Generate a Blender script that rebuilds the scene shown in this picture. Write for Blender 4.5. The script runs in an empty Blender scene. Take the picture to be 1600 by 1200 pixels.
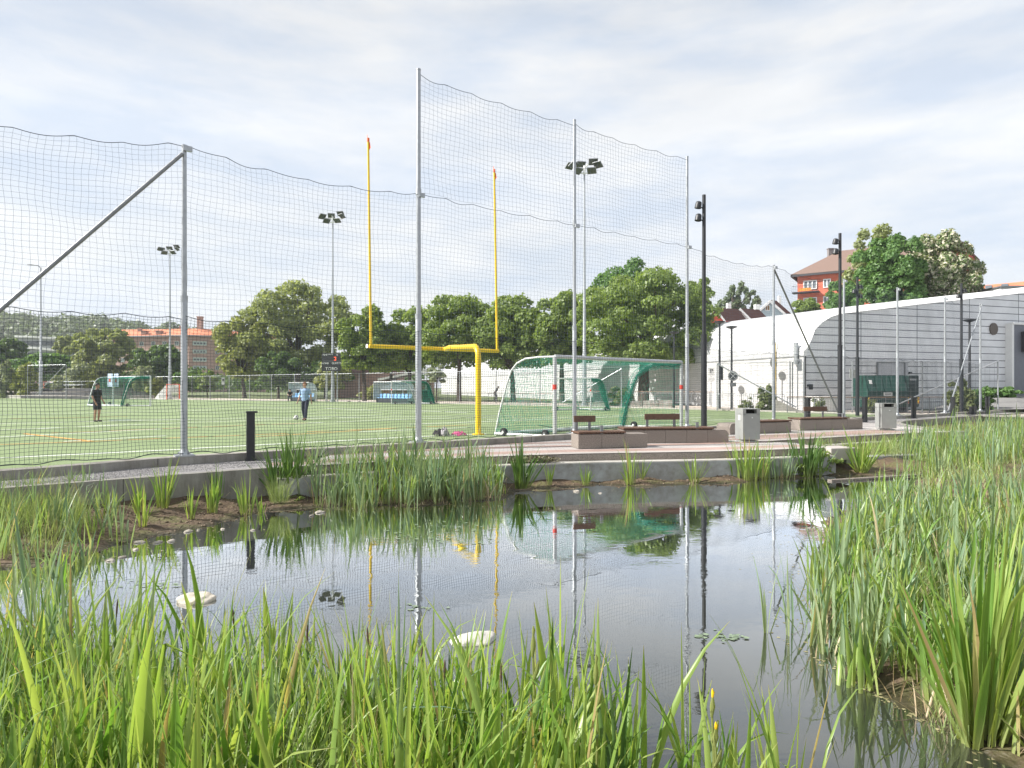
import bpy, bmesh, math, random
import numpy as np
from mathutils import Vector, Matrix

# ------------------------------------------------------------------ camera, world, sun, exposure
scene = bpy.context.scene
COL = scene.collection
cam_d = bpy.data.cameras.new("camera")
cam = bpy.data.objects.new("camera", cam_d)
COL.objects.link(cam)
cam.location = (0, 0, 1.5)
cam.rotation_euler = (math.radians(90), 0, 0)
cam_d.sensor_fit = 'HORIZONTAL'; cam_d.sensor_width = 36; cam_d.lens = 22.5
cam_d.shift_y = 0.00375
cam_d.clip_start = 0.05; cam_d.clip_end = 5000
scene.camera = cam

SUN_DIR = Vector((-0.77, -0.10, 0.63)).normalized()
sun_el = math.asin(SUN_DIR.z)
world = bpy.data.worlds.new("World"); scene.world = world
world.use_nodes = True
nt = world.node_tree; nt.nodes.clear()
def wn(t, **k):
    n = nt.nodes.new(t)
    for a, b in k.items(): setattr(n, a, b)
    return n
sky = wn('ShaderNodeTexSky', sky_type='NISHITA')
sky.sun_disc = False; sky.sun_elevation = sun_el
sky.sun_rotation = math.atan2(SUN_DIR.x, SUN_DIR.y)
sky.air_density = 1.2; sky.dust_density = 1.5; sky.ozone_density = 1.0
bg1 = wn('ShaderNodeBackground'); bg1.inputs['Strength'].default_value = 0.07
bg2 = wn('ShaderNodeBackground'); bg2.inputs['Strength'].default_value = 0.60
tc = wn('ShaderNodeTexCoord'); mp = wn('ShaderNodeMapping')
mp.inputs['Scale'].default_value = (1.0, 1.0, 4.2); mp.inputs['Rotation'].default_value = (0.05, 0.04, 0.5)
n1 = wn('ShaderNodeTexNoise'); n1.inputs['Scale'].default_value = 2.1; n1.inputs['Detail'].default_value = 8; n1.inputs['Roughness'].default_value = 0.55; n1.inputs['Distortion'].default_value = 0.35
cr = wn('ShaderNodeValToRGB'); cr.color_ramp.elements[0].position = 0.36; cr.color_ramp.elements[1].position = 0.66
cr.color_ramp.elements[0].color = (0.80, 0.80, 0.80, 1); cr.color_ramp.elements[1].color = (0.98, 0.98, 0.98, 1)
n2 = wn('ShaderNodeTexNoise'); n2.inputs['Scale'].default_value = 3.7; n2.inputs['Detail'].default_value = 9; n2.inputs['Roughness'].default_value = 0.6
cr2 = wn('ShaderNodeValToRGB'); cr2.color_ramp.elements[0].position = 0.36; cr2.color_ramp.elements[1].position = 0.62
cr2.color_ramp.elements[0].color = (0.75, 0.83, 0.95, 1); cr2.color_ramp.elements[1].color = (0.97, 0.985, 1.0, 1)
sep = wn('ShaderNodeSeparateXYZ'); hz = wn('ShaderNodeMapRange')
hz.inputs['From Min'].default_value = 0.0; hz.inputs['From Max'].default_value = 0.22
hz.inputs['To Min'].default_value = 0.88; hz.inputs['To Max'].default_value = 0.0
mxf = wn('ShaderNodeMath', operation='MAXIMUM')
ms = wn('ShaderNodeMixShader'); out = wn('ShaderNodeOutputWorld')
L = nt.links.new
L(tc.outputs['Generated'], mp.inputs['Vector']); L(mp.outputs['Vector'], n1.inputs['Vector']); L(mp.outputs['Vector'], n2.inputs['Vector'])
L(n1.outputs['Fac'], cr.inputs['Fac']); L(n2.outputs['Fac'], cr2.inputs['Fac'])
L(tc.outputs['Generated'], sep.inputs[0]); L(sep.outputs['Z'], hz.inputs['Value'])
L(cr.outputs['Color'], mxf.inputs[0]); L(hz.outputs['Result'], mxf.inputs[1])
zd = wn('ShaderNodeMapRange'); zd.inputs['From Min'].default_value = 0.34; zd.inputs['From Max'].default_value = 0.80; zd.inputs['To Min'].default_value = 1.0; zd.inputs['To Max'].default_value = 0.60
vm = wn('ShaderNodeVectorMath', operation='SCALE'); L(sep.outputs['Z'], zd.inputs['Value']); L(cr2.outputs['Color'], vm.inputs[0]); L(zd.outputs['Result'], vm.inputs['Scale'])
L(sky.outputs['Color'], bg1.inputs['Color']); L(vm.outputs[0], bg2.inputs['Color'])
L(mxf.outputs[0], ms.inputs['Fac']); L(bg1.outputs[0], ms.inputs[1]); L(bg2.outputs[0], ms.inputs[2])
L(ms.outputs[0], out.inputs['Surface'])

sl = bpy.data.lights.new("sun", 'SUN'); sl.energy = 5.0; sl.angle = math.radians(0.5); sl.color = (1.0, 0.96, 0.90)
so = bpy.data.objects.new("sun", sl); COL.objects.link(so)
so.rotation_euler = (-SUN_DIR).to_track_quat('-Z', 'Y').to_euler()
scene.view_settings.view_transform = 'Standard'; scene.view_settings.look = 'None'
scene.view_settings.exposure = 0.84; scene.view_settings.gamma = 1.0
scene.view_settings.use_curve_mapping = False
scene.cycles.max_bounces = 6; scene.cycles.transparent_max_bounces = 12

R = random.Random(7)
rng = np.random.default_rng(11)
H0, F, CH = 606.0, 1000.0, 1.5
def pt(px, py, Y):            # photograph position + real distance -> place in the world
    return Vector(((px-800)/F*Y, Y, CH-(py-H0)/F*Y))
def gp(px, py, z=0.0):        # where a ground point of height z stands
    return pt(px, py, (CH-z)*F/(py-H0))

# ------------------------------------------------------------------ materials
def new_mat(name):
    m = bpy.data.materials.new(name); m.use_nodes = True
    return m, m.node_tree, m.node_tree.nodes['Principled BSDF']
def mat(name, col, rough=0.6, metal=0.0, var=0.12, scale=6.0, bump=0.0, bscale=40.0, spec=0.5, col2=None, detail=6):
    m, t, b = new_mat(name)
    b.inputs['Roughness'].default_value = rough; b.inputs['Metallic'].default_value = metal
    b.inputs['Specular IOR Level'].default_value = spec
    co = t.nodes.new('ShaderNodeTexCoord')
    n = t.nodes.new('ShaderNodeTexNoise'); n.inputs['Scale'].default_value = scale; n.inputs['Detail'].default_value = detail
    n.inputs['Roughness'].default_value = 0.65
    t.links.new(co.outputs['Object'], n.inputs['Vector'])
    r = t.nodes.new('ShaderNodeValToRGB')
    r.color_ramp.elements[0].position = 0.3; r.color_ramp.elements[1].position = 0.7
    c2 = col2 if col2 else tuple(min(1, c*(1+var)) for c in col)
    c1 = col if col2 else tuple(c*(1-var) for c in col)
    r.color_ramp.elements[0].color = (*c1, 1); r.color_ramp.elements[1].color = (*c2, 1)
    t.links.new(n.outputs['Fac'], r.inputs['Fac']); t.links.new(r.outputs['Color'], b.inputs['Base Color'])
    if bump:
        n3 = t.nodes.new('ShaderNodeTexNoise'); n3.inputs['Scale'].default_value = bscale; n3.inputs['Detail'].default_value = 5
        bu = t.nodes.new('ShaderNodeBump'); bu.inputs['Strength'].default_value = bump; bu.inputs['Distance'].default_value = 0.02
        t.links.new(co.outputs['Object'], n3.inputs['Vector']); t.links.new(n3.outputs['Fac'], bu.inputs['Height'])
        t.links.new(bu.outputs['Normal'], b.inputs['Normal'])
    return m
def brickmat(name, c1, c2, mortar, w, h, ms_=0.02, offset=0.5, rough=0.8, axis='XZ', bump=0.3):
    m, t, b = new_mat(name); b.inputs['Roughness'].default_value = rough
    co = t.nodes.new('ShaderNodeTexCoord'); sp = t.nodes.new('ShaderNodeSeparateXYZ'); cb = t.nodes.new('ShaderNodeCombineXYZ')
    t.links.new(co.outputs['Object'], sp.inputs[0])
    if axis == 'XY':
        t.links.new(sp.outputs['X'], cb.inputs[0]); t.links.new(sp.outputs['Y'], cb.inputs[1])
    else:
        ad = t.nodes.new('ShaderNodeMath'); ad.operation = 'ADD'
        t.links.new(sp.outputs['X'], ad.inputs[0]); t.links.new(sp.outputs['Y'], ad.inputs[1])
        t.links.new(ad.outputs[0], cb.inputs[0]); t.links.new(sp.outputs['Z'], cb.inputs[1])
    br = t.nodes.new('ShaderNodeTexBrick'); br.offset = offset
    br.inputs['Color1'].default_value = (*c1, 1); br.inputs['Color2'].default_value = (*c2, 1); br.inputs['Mortar'].default_value = (*mortar, 1)
    br.inputs['Scale'].default_value = 1; br.inputs['Brick Width'].default_value = w; br.inputs['Row Height'].default_value = h
    br.inputs['Mortar Size'].default_value = ms_; br.inputs['Bias'].default_value = 0
    t.links.new(cb.outputs[0], br.inputs['Vector'])
    n = t.nodes.new('ShaderNodeTexNoise'); n.inputs['Scale'].default_value = 0.7; n.inputs['Detail'].default_value = 8
    t.links.new(co.outputs['Object'], n.inputs['Vector'])
    mr = t.nodes.new('ShaderNodeMapRange'); mr.inputs['From Min'].default_value = .3; mr.inputs['From Max'].default_value = .7
    mr.inputs['To Min'].default_value = .86; mr.inputs['To Max'].default_value = 1.08
    t.links.new(n.outputs['Fac'], mr.inputs['Value'])
    mx = t.nodes.new('ShaderNodeVectorMath'); mx.operation = 'SCALE'
    t.links.new(br.outputs['Color'], mx.inputs[0]); t.links.new(mr.outputs['Result'], mx.inputs['Scale'])
    t.links.new(mx.outputs[0], b.inputs['Base Color'])
    if bump:
        bu = t.nodes.new('ShaderNodeBump'); bu.invert = True; bu.inputs['Strength'].default_value = bump; bu.inputs['Distance'].default_value = 0.02
        t.links.new(br.outputs['Fac'], bu.inputs['Height']); t.links.new(bu.outputs['Normal'], b.inputs['Normal'])
    return m
def leafmat(name, ca, cb_, trans=0.35, base=None, tip=None, rough=0.5, extra=None):
    """ca..cb_: range between leaves; base/tip: colour at the foot / tip of a blade (attribute tt)"""
    m, t, b = new_mat(name); b.inputs['Roughness'].default_value = rough
    b.inputs['Specular IOR Level'].default_value = 0.5
    g = t.nodes.new('ShaderNodeAttribute'); g.attribute_name = 'rnd'
    r = t.nodes.new('ShaderNodeValToRGB')
    r.color_ramp.elements[0].color = (*ca, 1); r.color_ramp.elements[1].color = (*cb_, 1)
    if extra:
        for p, c in extra:
            e = r.color_ramp.elements.new(p); e.color = (*c, 1)
    t.links.new(g.outputs['Fac'], r.inputs['Fac'])
    colo = r.outputs['Color']
    if base or tip:
        a = t.nodes.new('ShaderNodeAttribute'); a.attribute_name = 'tt'
        if base:
            mr = t.nodes.new('ShaderNodeMapRange'); mr.inputs['From Min'].default_value = 0.0; mr.inputs['From Max'].default_value = 0.42
            mr.inputs['To Min'].default_value = 1; mr.inputs['To Max'].default_value = 0
            mx = t.nodes.new('ShaderNodeMix'); mx.data_type = 'RGBA'
            t.links.new(a.outputs['Fac'], mr.inputs['Value']); t.links.new(mr.outputs['Result'], mx.inputs[0])
            t.links.new(colo, mx.inputs[6]); mx.inputs[7].default_value = (*base, 1); colo = mx.outputs[2]
        if tip:
            mr = t.nodes.new('ShaderNodeMapRange'); mr.inputs['From Min'].default_value = 0.93; mr.inputs['From Max'].default_value = 1.0
            mx = t.nodes.new('ShaderNodeMix'); mx.data_type = 'RGBA'
            t.links.new(a.outputs['Fac'], mr.inputs['Value']); t.links.new(mr.outputs['Result'], mx.inputs[0])
            t.links.new(colo, mx.inputs[6]); mx.inputs[7].default_value = (*tip, 1); colo = mx.outputs[2]
    t.links.new(colo, b.inputs['Base Color'])
    tr = t.nodes.new('ShaderNodeBsdfTranslucent'); ms_ = t.nodes.new('ShaderNodeMixShader'); ms_.inputs[0].default_value = trans
    br = t.nodes.new('ShaderNodeVectorMath'); br.operation = 'MULTIPLY'; br.inputs[1].default_value = (1.25, 1.25, 0.6)
    t.links.new(colo, br.inputs[0]); t.links.new(br.outputs[0], tr.inputs['Color'])
    o = t.nodes['Material Output']
    t.links.new(b.outputs[0], ms_.inputs[1]); t.links.new(tr.outputs[0], ms_.inputs[2]); t.links.new(ms_.outputs[0], o.inputs['Surface'])
    return m

M = {}
M['galv'] = mat('galvanised_steel', (.40, .42, .44), .42, .55, .14, 9, .05, 60)
M['galv_dark'] = mat('dull_steel', (.26, .27, .28), .5, .6, .15, 9)
M['alu'] = mat('brushed_aluminium', (.62, .63, .64), .38, .5, .08, 12)
M['white_metal'] = mat('white_painted_metal', (.72, .73, .73), .4, 0, .05, 12)
M['black_metal'] = mat('black_powder_coat', (.022, .024, .028), .45, .0, .25, 8)
M['yellow'] = mat('yellow_paint', (.78, .52, .015), .38, 0, .07, 5)
M['orange_flag'] = mat('orange_ribbon', (.85, .12, .02), .6)
M['red_tape'] = mat('red_tape', (.72, .06, .04), .5)
M['net_dark'] = mat('dark_netting', (.03, .045, .06), .7)
M['net_blue'] = mat('blue_grey_netting', (.09, .12, .17), .7)
M['net_green'] = mat('green_netting', (.02, .27, .18), .7)
M['net_green2'] = mat('bunched_green_netting', (.02, .27, .19), .7)
M['net_white'] = mat('white_netting', (.75, .75, .75), .7)
M['rubber'] = mat('black_rubber', (.015, .015, .016), .7)
def concrete(name, c1, c2, joint=2.4):
    m, t, b = new_mat(name); b.inputs['Roughness'].default_value = .88
    co = t.nodes.new('ShaderNodeTexCoord'); mp_ = t.nodes.new('ShaderNodeMapping'); mp_.inputs['Scale'].default_value = (5, 5, .5)
    n = t.nodes.new('ShaderNodeTexNoise'); n.inputs['Scale'].default_value = 1.0; n.inputs['Detail'].default_value = 9; n.inputs['Roughness'].default_value = .7
    n2_ = t.nodes.new('ShaderNodeTexNoise'); n2_.inputs['Scale'].default_value = 1.4; n2_.inputs['Detail'].default_value = 9; n2_.inputs['Roughness'].default_value = .7
    t.links.new(co.outputs['Object'], mp_.inputs['Vector']); t.links.new(mp_.outputs['Vector'], n.inputs['Vector']); t.links.new(co.outputs['Object'], n2_.inputs['Vector'])
    ad = t.nodes.new('ShaderNodeMath'); ad.operation = 'ADD'; t.links.new(n.outputs['Fac'], ad.inputs[0]); t.links.new(n2_.outputs['Fac'], ad.inputs[1])
    r = t.nodes.new('ShaderNodeValToRGB'); r.color_ramp.elements[0].position = .40; r.color_ramp.elements[1].position = .62
    hf = t.nodes.new('ShaderNodeMath'); hf.operation = 'MULTIPLY'; hf.inputs[1].default_value = .5; t.links.new(ad.outputs[0], hf.inputs[0]); t.links.new(hf.outputs[0], r.inputs['Fac'])
    r.color_ramp.elements[0].color = (*c1, 1); r.color_ramp.elements[1].color = (*c2, 1)
    t.links.new(r.outputs['Color'], b.inputs['Base Color'])
    n3 = t.nodes.new('ShaderNodeTexNoise'); n3.inputs['Scale'].default_value = 35; n3.inputs['Detail'].default_value = 6
    bu = t.nodes.new('ShaderNodeBump'); bu.inputs['Strength'].default_value = .35; bu.inputs['Distance'].default_value = .02
    t.links.new(co.outputs['Object'], n3.inputs['Vector']); t.links.new(n3.outputs['Fac'], bu.inputs['Height']); t.links.new(bu.outputs['Normal'], b.inputs['Normal'])
    return m
M['concrete'] = concrete('cast_concrete', (.20, .185, .16), (.36, .345, .315))
M['concrete_light'] = concrete('pale_concrete', (.36, .34, .30), (.50, .48, .44))
M['concrete_wet'] = mat('stained_concrete', (.20, .19, .165), .8, 0, .3, 3, .3, 25, col2=(.40, .41, .42))
M['granite'] = mat('brown_grey_granite', (.12, .10, .085), .75, 0, .2, 45, .25, 60, col2=(.38, .33, .29))
M['granite_top'] = mat('pale_granite', (.34, .31, .28), .75, 0, .2, 90, .15, 60, col2=(.50, .46, .43))
M['wood'] = mat('oiled_brown_wood', (.085, .045, .028), .6, 0, .3, 14, .2, 30, col2=(.16, .09, .06))
M['wood_grey'] = mat('weathered_plank', (.13, .11, .095), .8, 0, .3, 10, .3, 30, col2=(.24, .21, .18))
M['bark'] = mat('bark', (.045, .035, .026), .9, 0, .35, 5, .5, 20, col2=(.11, .09, .07))
M['bin'] = mat('grey_enamel', (.30, .31, .30), .45, 0, .05, 6)
M['dark_hole'] = mat('black_opening', (.012, .012, .012), .8)
M['stone'] = mat('pale_stone', (.22, .19, .15), .8, 0, .25, 14, .6, 22, col2=(.50, .46, .40))
M['stone_dark'] = mat('wet_stone', (.12, .11, .095), .6, 0, .3, 8, .4, 12, col2=(.30, .27, .23))
M['glass'] = mat('window_glass', (.05, .065, .075), .08, 0, .25, 3, spec=.8)
M['white'] = mat('white_paint', (.78, .78, .77), .6, 0, .04, 4)
M['skin'] = mat('skin', (.52, .30, .21), .55)
M['skin_tan'] = mat('tanned_skin', (.40, .22, .15), .55)
M['hair_dark'] = mat('dark_hair', (.012, .010, .009), .6)
M['hair_fair'] = mat('reddish_hair', (.20, .09, .045), .6)
M['cloth_black'] = mat('black_cloth', (.018, .017, .018), .85, 0, .3, 20)
M['cloth_blue'] = mat('light_blue_cloth', (.16, .27, .45), .85, 0, .3, 25, col2=(.34, .46, .62))
M['cloth_navy'] = mat('navy_cloth', (.028, .032, .06), .85, 0, .2, 20)
M['cloth_char'] = mat('charcoal_cloth', (.045, .045, .055), .85, 0, .2, 20)
M['cloth_pink'] = mat('pink_cloth', (.02, .02, .03), .85, 0, .3, 30, col2=(.80, .12, .32))
M['seat_blue'] = mat('light_blue_plastic', (.25, .48, .78), .4)
M['asphalt'] = mat('asphalt', (.21, .205, .20), .9, 0, .12, 1.2, .2, 60)

# turf: noise with long worn bands
def turf():
    m, t, b = new_mat('artificial_turf'); b.inputs['Roughness'].default_value = .85; b.inputs['Specular IOR Level'].default_value = .2
    co = t.nodes.new('ShaderNodeTexCoord')
    n = t.nodes.new('ShaderNodeTexNoise'); n.inputs['Scale'].default_value = .25; n.inputs['Detail'].default_value = 7
    n2_ = t.nodes.new('ShaderNodeTexNoise'); n2_.inputs['Scale'].default_value = 30; n2_.inputs['Detail'].default_value = 4
    t.links.new(co.outputs['Object'], n.inputs['Vector']); t.links.new(co.outputs['Object'], n2_.inputs['Vector'])
    r = t.nodes.new('ShaderNodeValToRGB'); r.color_ramp.elements[0].position = .35; r.color_ramp.elements[1].position = .65
    r.color_ramp.elements[0].color = (.175, .230, .110, 1); r.color_ramp.elements[1].color = (.235, .295, .155, 1)
    t.links.new(n.outputs['Fac'], r.inputs['Fac'])
    mr = t.nodes.new('ShaderNodeMapRange'); mr.inputs['From Min'].default_value = .3; mr.inputs['From Max'].default_value = .7
    mr.inputs['To Min'].default_value = .8; mr.inputs['To Max'].default_value = 1.2
    t.links.new(n2_.outputs['Fac'], mr.inputs['Value'])
    mx = t.nodes.new('ShaderNodeVectorMath'); mx.operation = 'SCALE'
    t.links.new(r.outputs['Color'], mx.inputs[0]); t.links.new(mr.outputs['Result'], mx.inputs['Scale'])
    t.links.new(mx.outputs[0], b.inputs['Base Color'])
    return m
M['turf'] = turf()
M['line_white'] = mat('white_line', (.74, .77, .72), .8, 0, .10, 3)
M['line_orange'] = mat('orange_line', (.62, .33, .08), .8, 0, .15, 3)
M['streak_blue'] = mat('blue_streak', (.08, .16, .45), .8)

def soil():
    m, t, b = new_mat('muddy_soil'); b.inputs['Roughness'].default_value = .85
    co = t.nodes.new('ShaderNodeTexCoord')
    n = t.nodes.new('ShaderNodeTexNoise'); n.inputs['Scale'].default_value = 2.2; n.inputs['Detail'].default_value = 9; n.inputs['Roughness'].default_value = .7
    t.links.new(co.outputs['Object'], n.inputs['Vector'])
    r = t.nodes.new('ShaderNodeValToRGB'); e = r.color_ramp.elements
    e[0].position = .32; e[0].color = (.055, .038, .024, 1); e[1].position = .72; e[1].color = (.24, .175, .12, 1)
    x = e.new(.5); x.color = (.13, .088, .055, 1); x = e.new(.58); x.color = (.115, .11, .04, 1)
    t.links.new(n.outputs['Fac'], r.inputs['Fac'])
    ge = t.nodes.new('ShaderNodeNewGeometry'); sp = t.nodes.new('ShaderNodeSeparateXYZ'); t.links.new(ge.outputs['Position'], sp.inputs[0])
    wt = t.nodes.new('ShaderNodeMapRange'); wt.inputs['From Min'].default_value = -.60; wt.inputs['From Max'].default_value = -.555; wt.inputs['To Min'].default_value = 1; wt.inputs['To Max'].default_value = 0
    t.links.new(sp.outputs['Z'], wt.inputs['Value'])
    wm = t.nodes.new('ShaderNodeMix'); wm.data_type = 'RGBA'; t.links.new(wt.outputs['Result'], wm.inputs[0]); t.links.new(r.outputs['Color'], wm.inputs[6]); wm.inputs[7].default_value = (.045, .042, .022, 1)
    t.links.new(wm.outputs[2], b.inputs['Base Color'])
    wr = t.nodes.new('ShaderNodeMapRange'); wr.inputs['To Min'].default_value = .85; wr.inputs['To Max'].default_value = .35; t.links.new(wt.outputs['Result'], wr.inputs['Value']); t.links.new(wr.outputs['Result'], b.inputs['Roughness'])
    n3 = t.nodes.new('ShaderNodeTexNoise'); n3.inputs['Scale'].default_value = 14; n3.inputs['Detail'].default_value = 8
    bu = t.nodes.new('ShaderNodeBump'); bu.inputs['Strength'].default_value = .9; bu.inputs['Distance'].default_value = .05
    t.links.new(co.outputs['Object'], n3.inputs['Vector']); t.links.new(n3.outputs['Fac'], bu.inputs['Height']); t.links.new(bu.outputs['Normal'], b.inputs['Normal'])
    return m
M['soil'] = soil()
def water():
    m, t, b = new_mat('pond_water'); b.inputs['Roughness'].default_value = .6; b.inputs['IOR'].default_value = 1.33
    b.inputs['Base Color'].default_value = (.030, .032, .024, 1); b.inputs['Specular IOR Level'].default_value = .0
    co = t.nodes.new('ShaderNodeTexCoord'); mp_ = t.nodes.new('ShaderNodeMapping'); mp_.inputs['Scale'].default_value = (1, 1.6, 1)
    n = t.nodes.new('ShaderNodeTexNoise'); n.inputs['Scale'].default_value = 9; n.inputs['Detail'].default_value = 3
    n2_ = t.nodes.new('ShaderNodeTexNoise'); n2_.inputs['Scale'].default_value = 1.3; n2_.inputs['Detail'].default_value = 2
    t.links.new(co.outputs['Object'], mp_.inputs['Vector']); t.links.new(mp_.outputs['Vector'], n.inputs['Vector']); t.links.new(mp_.outputs['Vector'], n2_.inputs['Vector'])
    mu = t.nodes.new('ShaderNodeMath'); mu.operation = 'MULTIPLY'
    mr = t.nodes.new('ShaderNodeMapRange'); mr.inputs['From Min'].default_value = .42; mr.inputs['From Max'].default_value = .6
    t.links.new(n2_.outputs['Fac'], mr.inputs['Value'])
    t.links.new(n.outputs['Fac'], mu.inputs[0]); t.links.new(mr.outputs['Result'], mu.inputs[1])
    bu = t.nodes.new('ShaderNodeBump'); bu.inputs['Strength'].default_value = .05; bu.inputs['Distance'].default_value = .02
    t.links.new(mu.outputs[0], bu.inputs['Height'])
    gl_ = t.nodes.new('ShaderNodeBsdfGlossy'); gl_.inputs['Roughness'].default_value = .012; gl_.inputs['Color'].default_value = (.96, .98, 1, 1)
    fr = t.nodes.new('ShaderNodeFresnel'); fr.inputs['IOR'].default_value = 1.33
    ma = t.nodes.new('ShaderNodeMath'); ma.operation = 'MULTIPLY_ADD'; ma.inputs[1].default_value = 3.7; ma.inputs[2].default_value = -.03; ma.use_clamp = True
    mx = t.nodes.new('ShaderNodeMixShader'); t.links.new(bu.outputs['Normal'], gl_.inputs['Normal']); t.links.new(fr.outputs[0], ma.inputs[0]); t.links.new(ma.outputs[0], mx.inputs[0])
    t.links.new(b.outputs[0], mx.inputs[1]); t.links.new(gl_.outputs[0], mx.inputs[2]); t.links.new(mx.outputs[0], t.nodes['Material Output'].inputs['Surface'])
    return m
M['water'] = water()
M['gravel'] = mat('grey_gravel', (.20, .19, .19), .9, 0, .4, 60, .7, 45, col2=(.40, .385, .38))
M['path'] = mat('pale_sandy_path', (.52, .45, .39), .9, 0, .1, 1.5, .1, 40)
M['ground'] = mat('dull_park_grass', (.09, .13, .045), .9, 0, .3, .3, .2, 10, col2=(.16, .19, .07))
M['hillside'] = mat('hillside_green', (.05, .09, .03), .9, 0, .3, .1)
M['paver_grey'] = brickmat('grey_pavers', (.44, .41, .39), (.50, .465, .44), (.30, .28, .27), .21, .14, .006, axis='XY', bump=.2)
M['paver_red'] = brickmat('red_pavers', (.36, .25, .215), (.44, .31, .265), (.27, .20, .18), .21, .105, .006, axis='XY', bump=.2)

# ------------------------------------------------------------------ mesh tools
ABS = {}
class MB:
    def __init__(s): s.v = []; s.f = []
    def add(s, vs, fs):
        o = len(s.v); s.v += [tuple(v) for v in vs]; s.f += [tuple(i+o for i in f) for f in fs]; return s
    def box(s, c, size, rz=0.0, rx=0.0, ry=0.0, bev=0.0):
        x, y, z = size[0]/2, size[1]/2, size[2]/2
        mtx = Matrix.Translation(Vector(c)) @ Matrix.Rotation(rz, 4, 'Z') @ Matrix.Rotation(ry, 4, 'Y') @ Matrix.Rotation(rx, 4, 'X')
        if bev > 0:
            bm = bmesh.new(); bmesh.ops.create_cube(bm, size=1.0)
            for v in bm.verts: v.co = Vector((v.co.x*size[0], v.co.y*size[1], v.co.z*size[2]))
            bmesh.ops.bevel(bm, geom=list(bm.edges), offset=bev, segments=2, affect='EDGES', profile=.5)
            bm.verts.index_update()
            s.add([mtx @ v.co for v in bm.verts], [[v.index for v in f.verts] for f in bm.faces]); bm.free(); return s
        vs = [mtx @ Vector((a*x, b*y, cc*z)) for a in (-1, 1) for b in (-1, 1) for cc in (-1, 1)]
        return s.add(vs, [(0, 1, 3, 2), (4, 6, 7, 5), (0, 4, 5, 1), (2, 3, 7, 6), (0, 2, 6, 4), (1, 5, 7, 3)])
    def tube(s, pts, r, n=10, cap=True):
        pts = [Vector(p) for p in pts]; K = len(pts)
        rs = r if isinstance(r, (list, tuple)) else [r]*K
        vs = []; up = None
        for i, p in enumerate(pts):
            d = (pts[min(i+1, K-1)]-pts[max(i-1, 0)]).normalized()
            if up is None: up = Vector((0, 0, 1)) if abs(d.z) < .9 else Vector((1, 0, 0))
            a = d.cross(up).normalized(); b = a.cross(d).normalized(); up = b
            for k in range(n):
                t = 2*math.pi*k/n; vs.append(p+(a*math.cos(t)+b*math.sin(t))*rs[i])
        fs = [(i*n+k, i*n+(k+1) % n, (i+1)*n+(k+1) % n, (i+1)*n+k) for i in range(K-1) for k in range(n)]
        if cap: fs += [tuple(range(n))[::-1], tuple((K-1)*n+k for k in range(n))]
        return s.add(vs, fs)
    def lathe(s, c, prof, n=16):       # prof: (radius, z)
        c = Vector(c); vs = []; K = len(prof)
        for r, z in prof:
            for k in range(n):
                t = 2*math.pi*k/n; vs.append(c+Vector((r*math.cos(t), r*math.sin(t), z)))
        fs = [(i*n+k, i*n+(k+1) % n, (i+1)*n+(k+1) % n, (i+1)*n+k) for i in range(K-1) for k in range(n)]
        fs += [tuple(range(n))[::-1], tuple((K-1)*n+k for k in range(n))]
        return s.add(vs, fs)
    def prism(s, poly, z0, z1):
        n = len(poly)
        z0s = z0 if isinstance(z0, (list, tuple)) else [z0]*n; z1s = z1 if isinstance(z1, (list, tuple)) else [z1]*n
        vs = [(p[0], p[1], z0s[i]) for i, p in enumerate(poly)]+[(p[0], p[1], z1s[i]) for i, p in enumerate(poly)]
        return s.add(vs, [tuple(range(n))[::-1], tuple(range(n, 2*n))]+[(i, (i+1) % n, n+(i+1) % n, n+i) for i in range(n)])
    def quad(s, a, b, c, d): return s.add([a, b, c, d], [(0, 1, 2, 3)])
    def poly(s, pts): return s.add(pts, [tuple(range(len(pts)))])
    def build(s, name, m, parent=None, world=True, smooth=False):
        me = bpy.data.meshes.new(name)
        vs = s.v
        if parent is not None and world:
            q = ABS.get(parent.name, Vector(parent.location))
            vs = [(a[0]-q.x, a[1]-q.y, a[2]-q.z) for a in vs]
        me.from_pydata(vs, [], s.f); me.update()
        bm = bmesh.new(); bm.from_mesh(me); bmesh.ops.recalc_face_normals(bm, faces=bm.faces); bm.to_mesh(me); bm.free()
        if m is not None: me.materials.append(m)
        if smooth:
            for p in me.polygons: p.use_smooth = True
            try: me.set_sharp_from_angle(angle=math.radians(40))
            except Exception: pass
        o = bpy.data.objects.new(name, me); COL.objects.link(o)
        if parent is not None:
            o.parent = parent
            if world: ABS[o.name] = q.copy()
        return o
def tag(o, label, cat, group=None):
    o['label'] = label; o['category'] = cat
    if group: o['group'] = group
    return o
def thing(name, label, cat, loc=(0, 0, 0), rz=0.0, group=None):
    o = bpy.data.objects.new(name, None); COL.objects.link(o)
    o.empty_display_size = .2; o.location = loc; o.rotation_euler = (0, 0, rz)
    return tag(o, label, cat, group)
def struct(o): o['kind'] = 'structure'; return o
def stuff(o): o['kind'] = 'stuff'; return o
def origin_to(o, loc):
    d = Vector(loc); o.data.transform(Matrix.Translation(-d)); o.location = d; return o
def dup(root, loc, rz=0, label=None, group=None, scale=None):
    r = root.copy(); COL.objects.link(r); r.location = loc; r.rotation_euler = (0, 0, rz)
    if scale is not None: r.scale = scale
    if label: r['label'] = label
    if group: r['group'] = group
    for ch in list(root.children):
        c = ch.copy(); COL.objects.link(c); c.parent = r
        for g in list(ch.children):
            d = g.copy(); COL.objects.link(d); d.parent = c
    return r
def sub(o, parent, shift=True):      # make a mesh built for a root a sub-part of one of its parts (parts sit at their root's origin)
    o.parent = parent; return o
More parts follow.
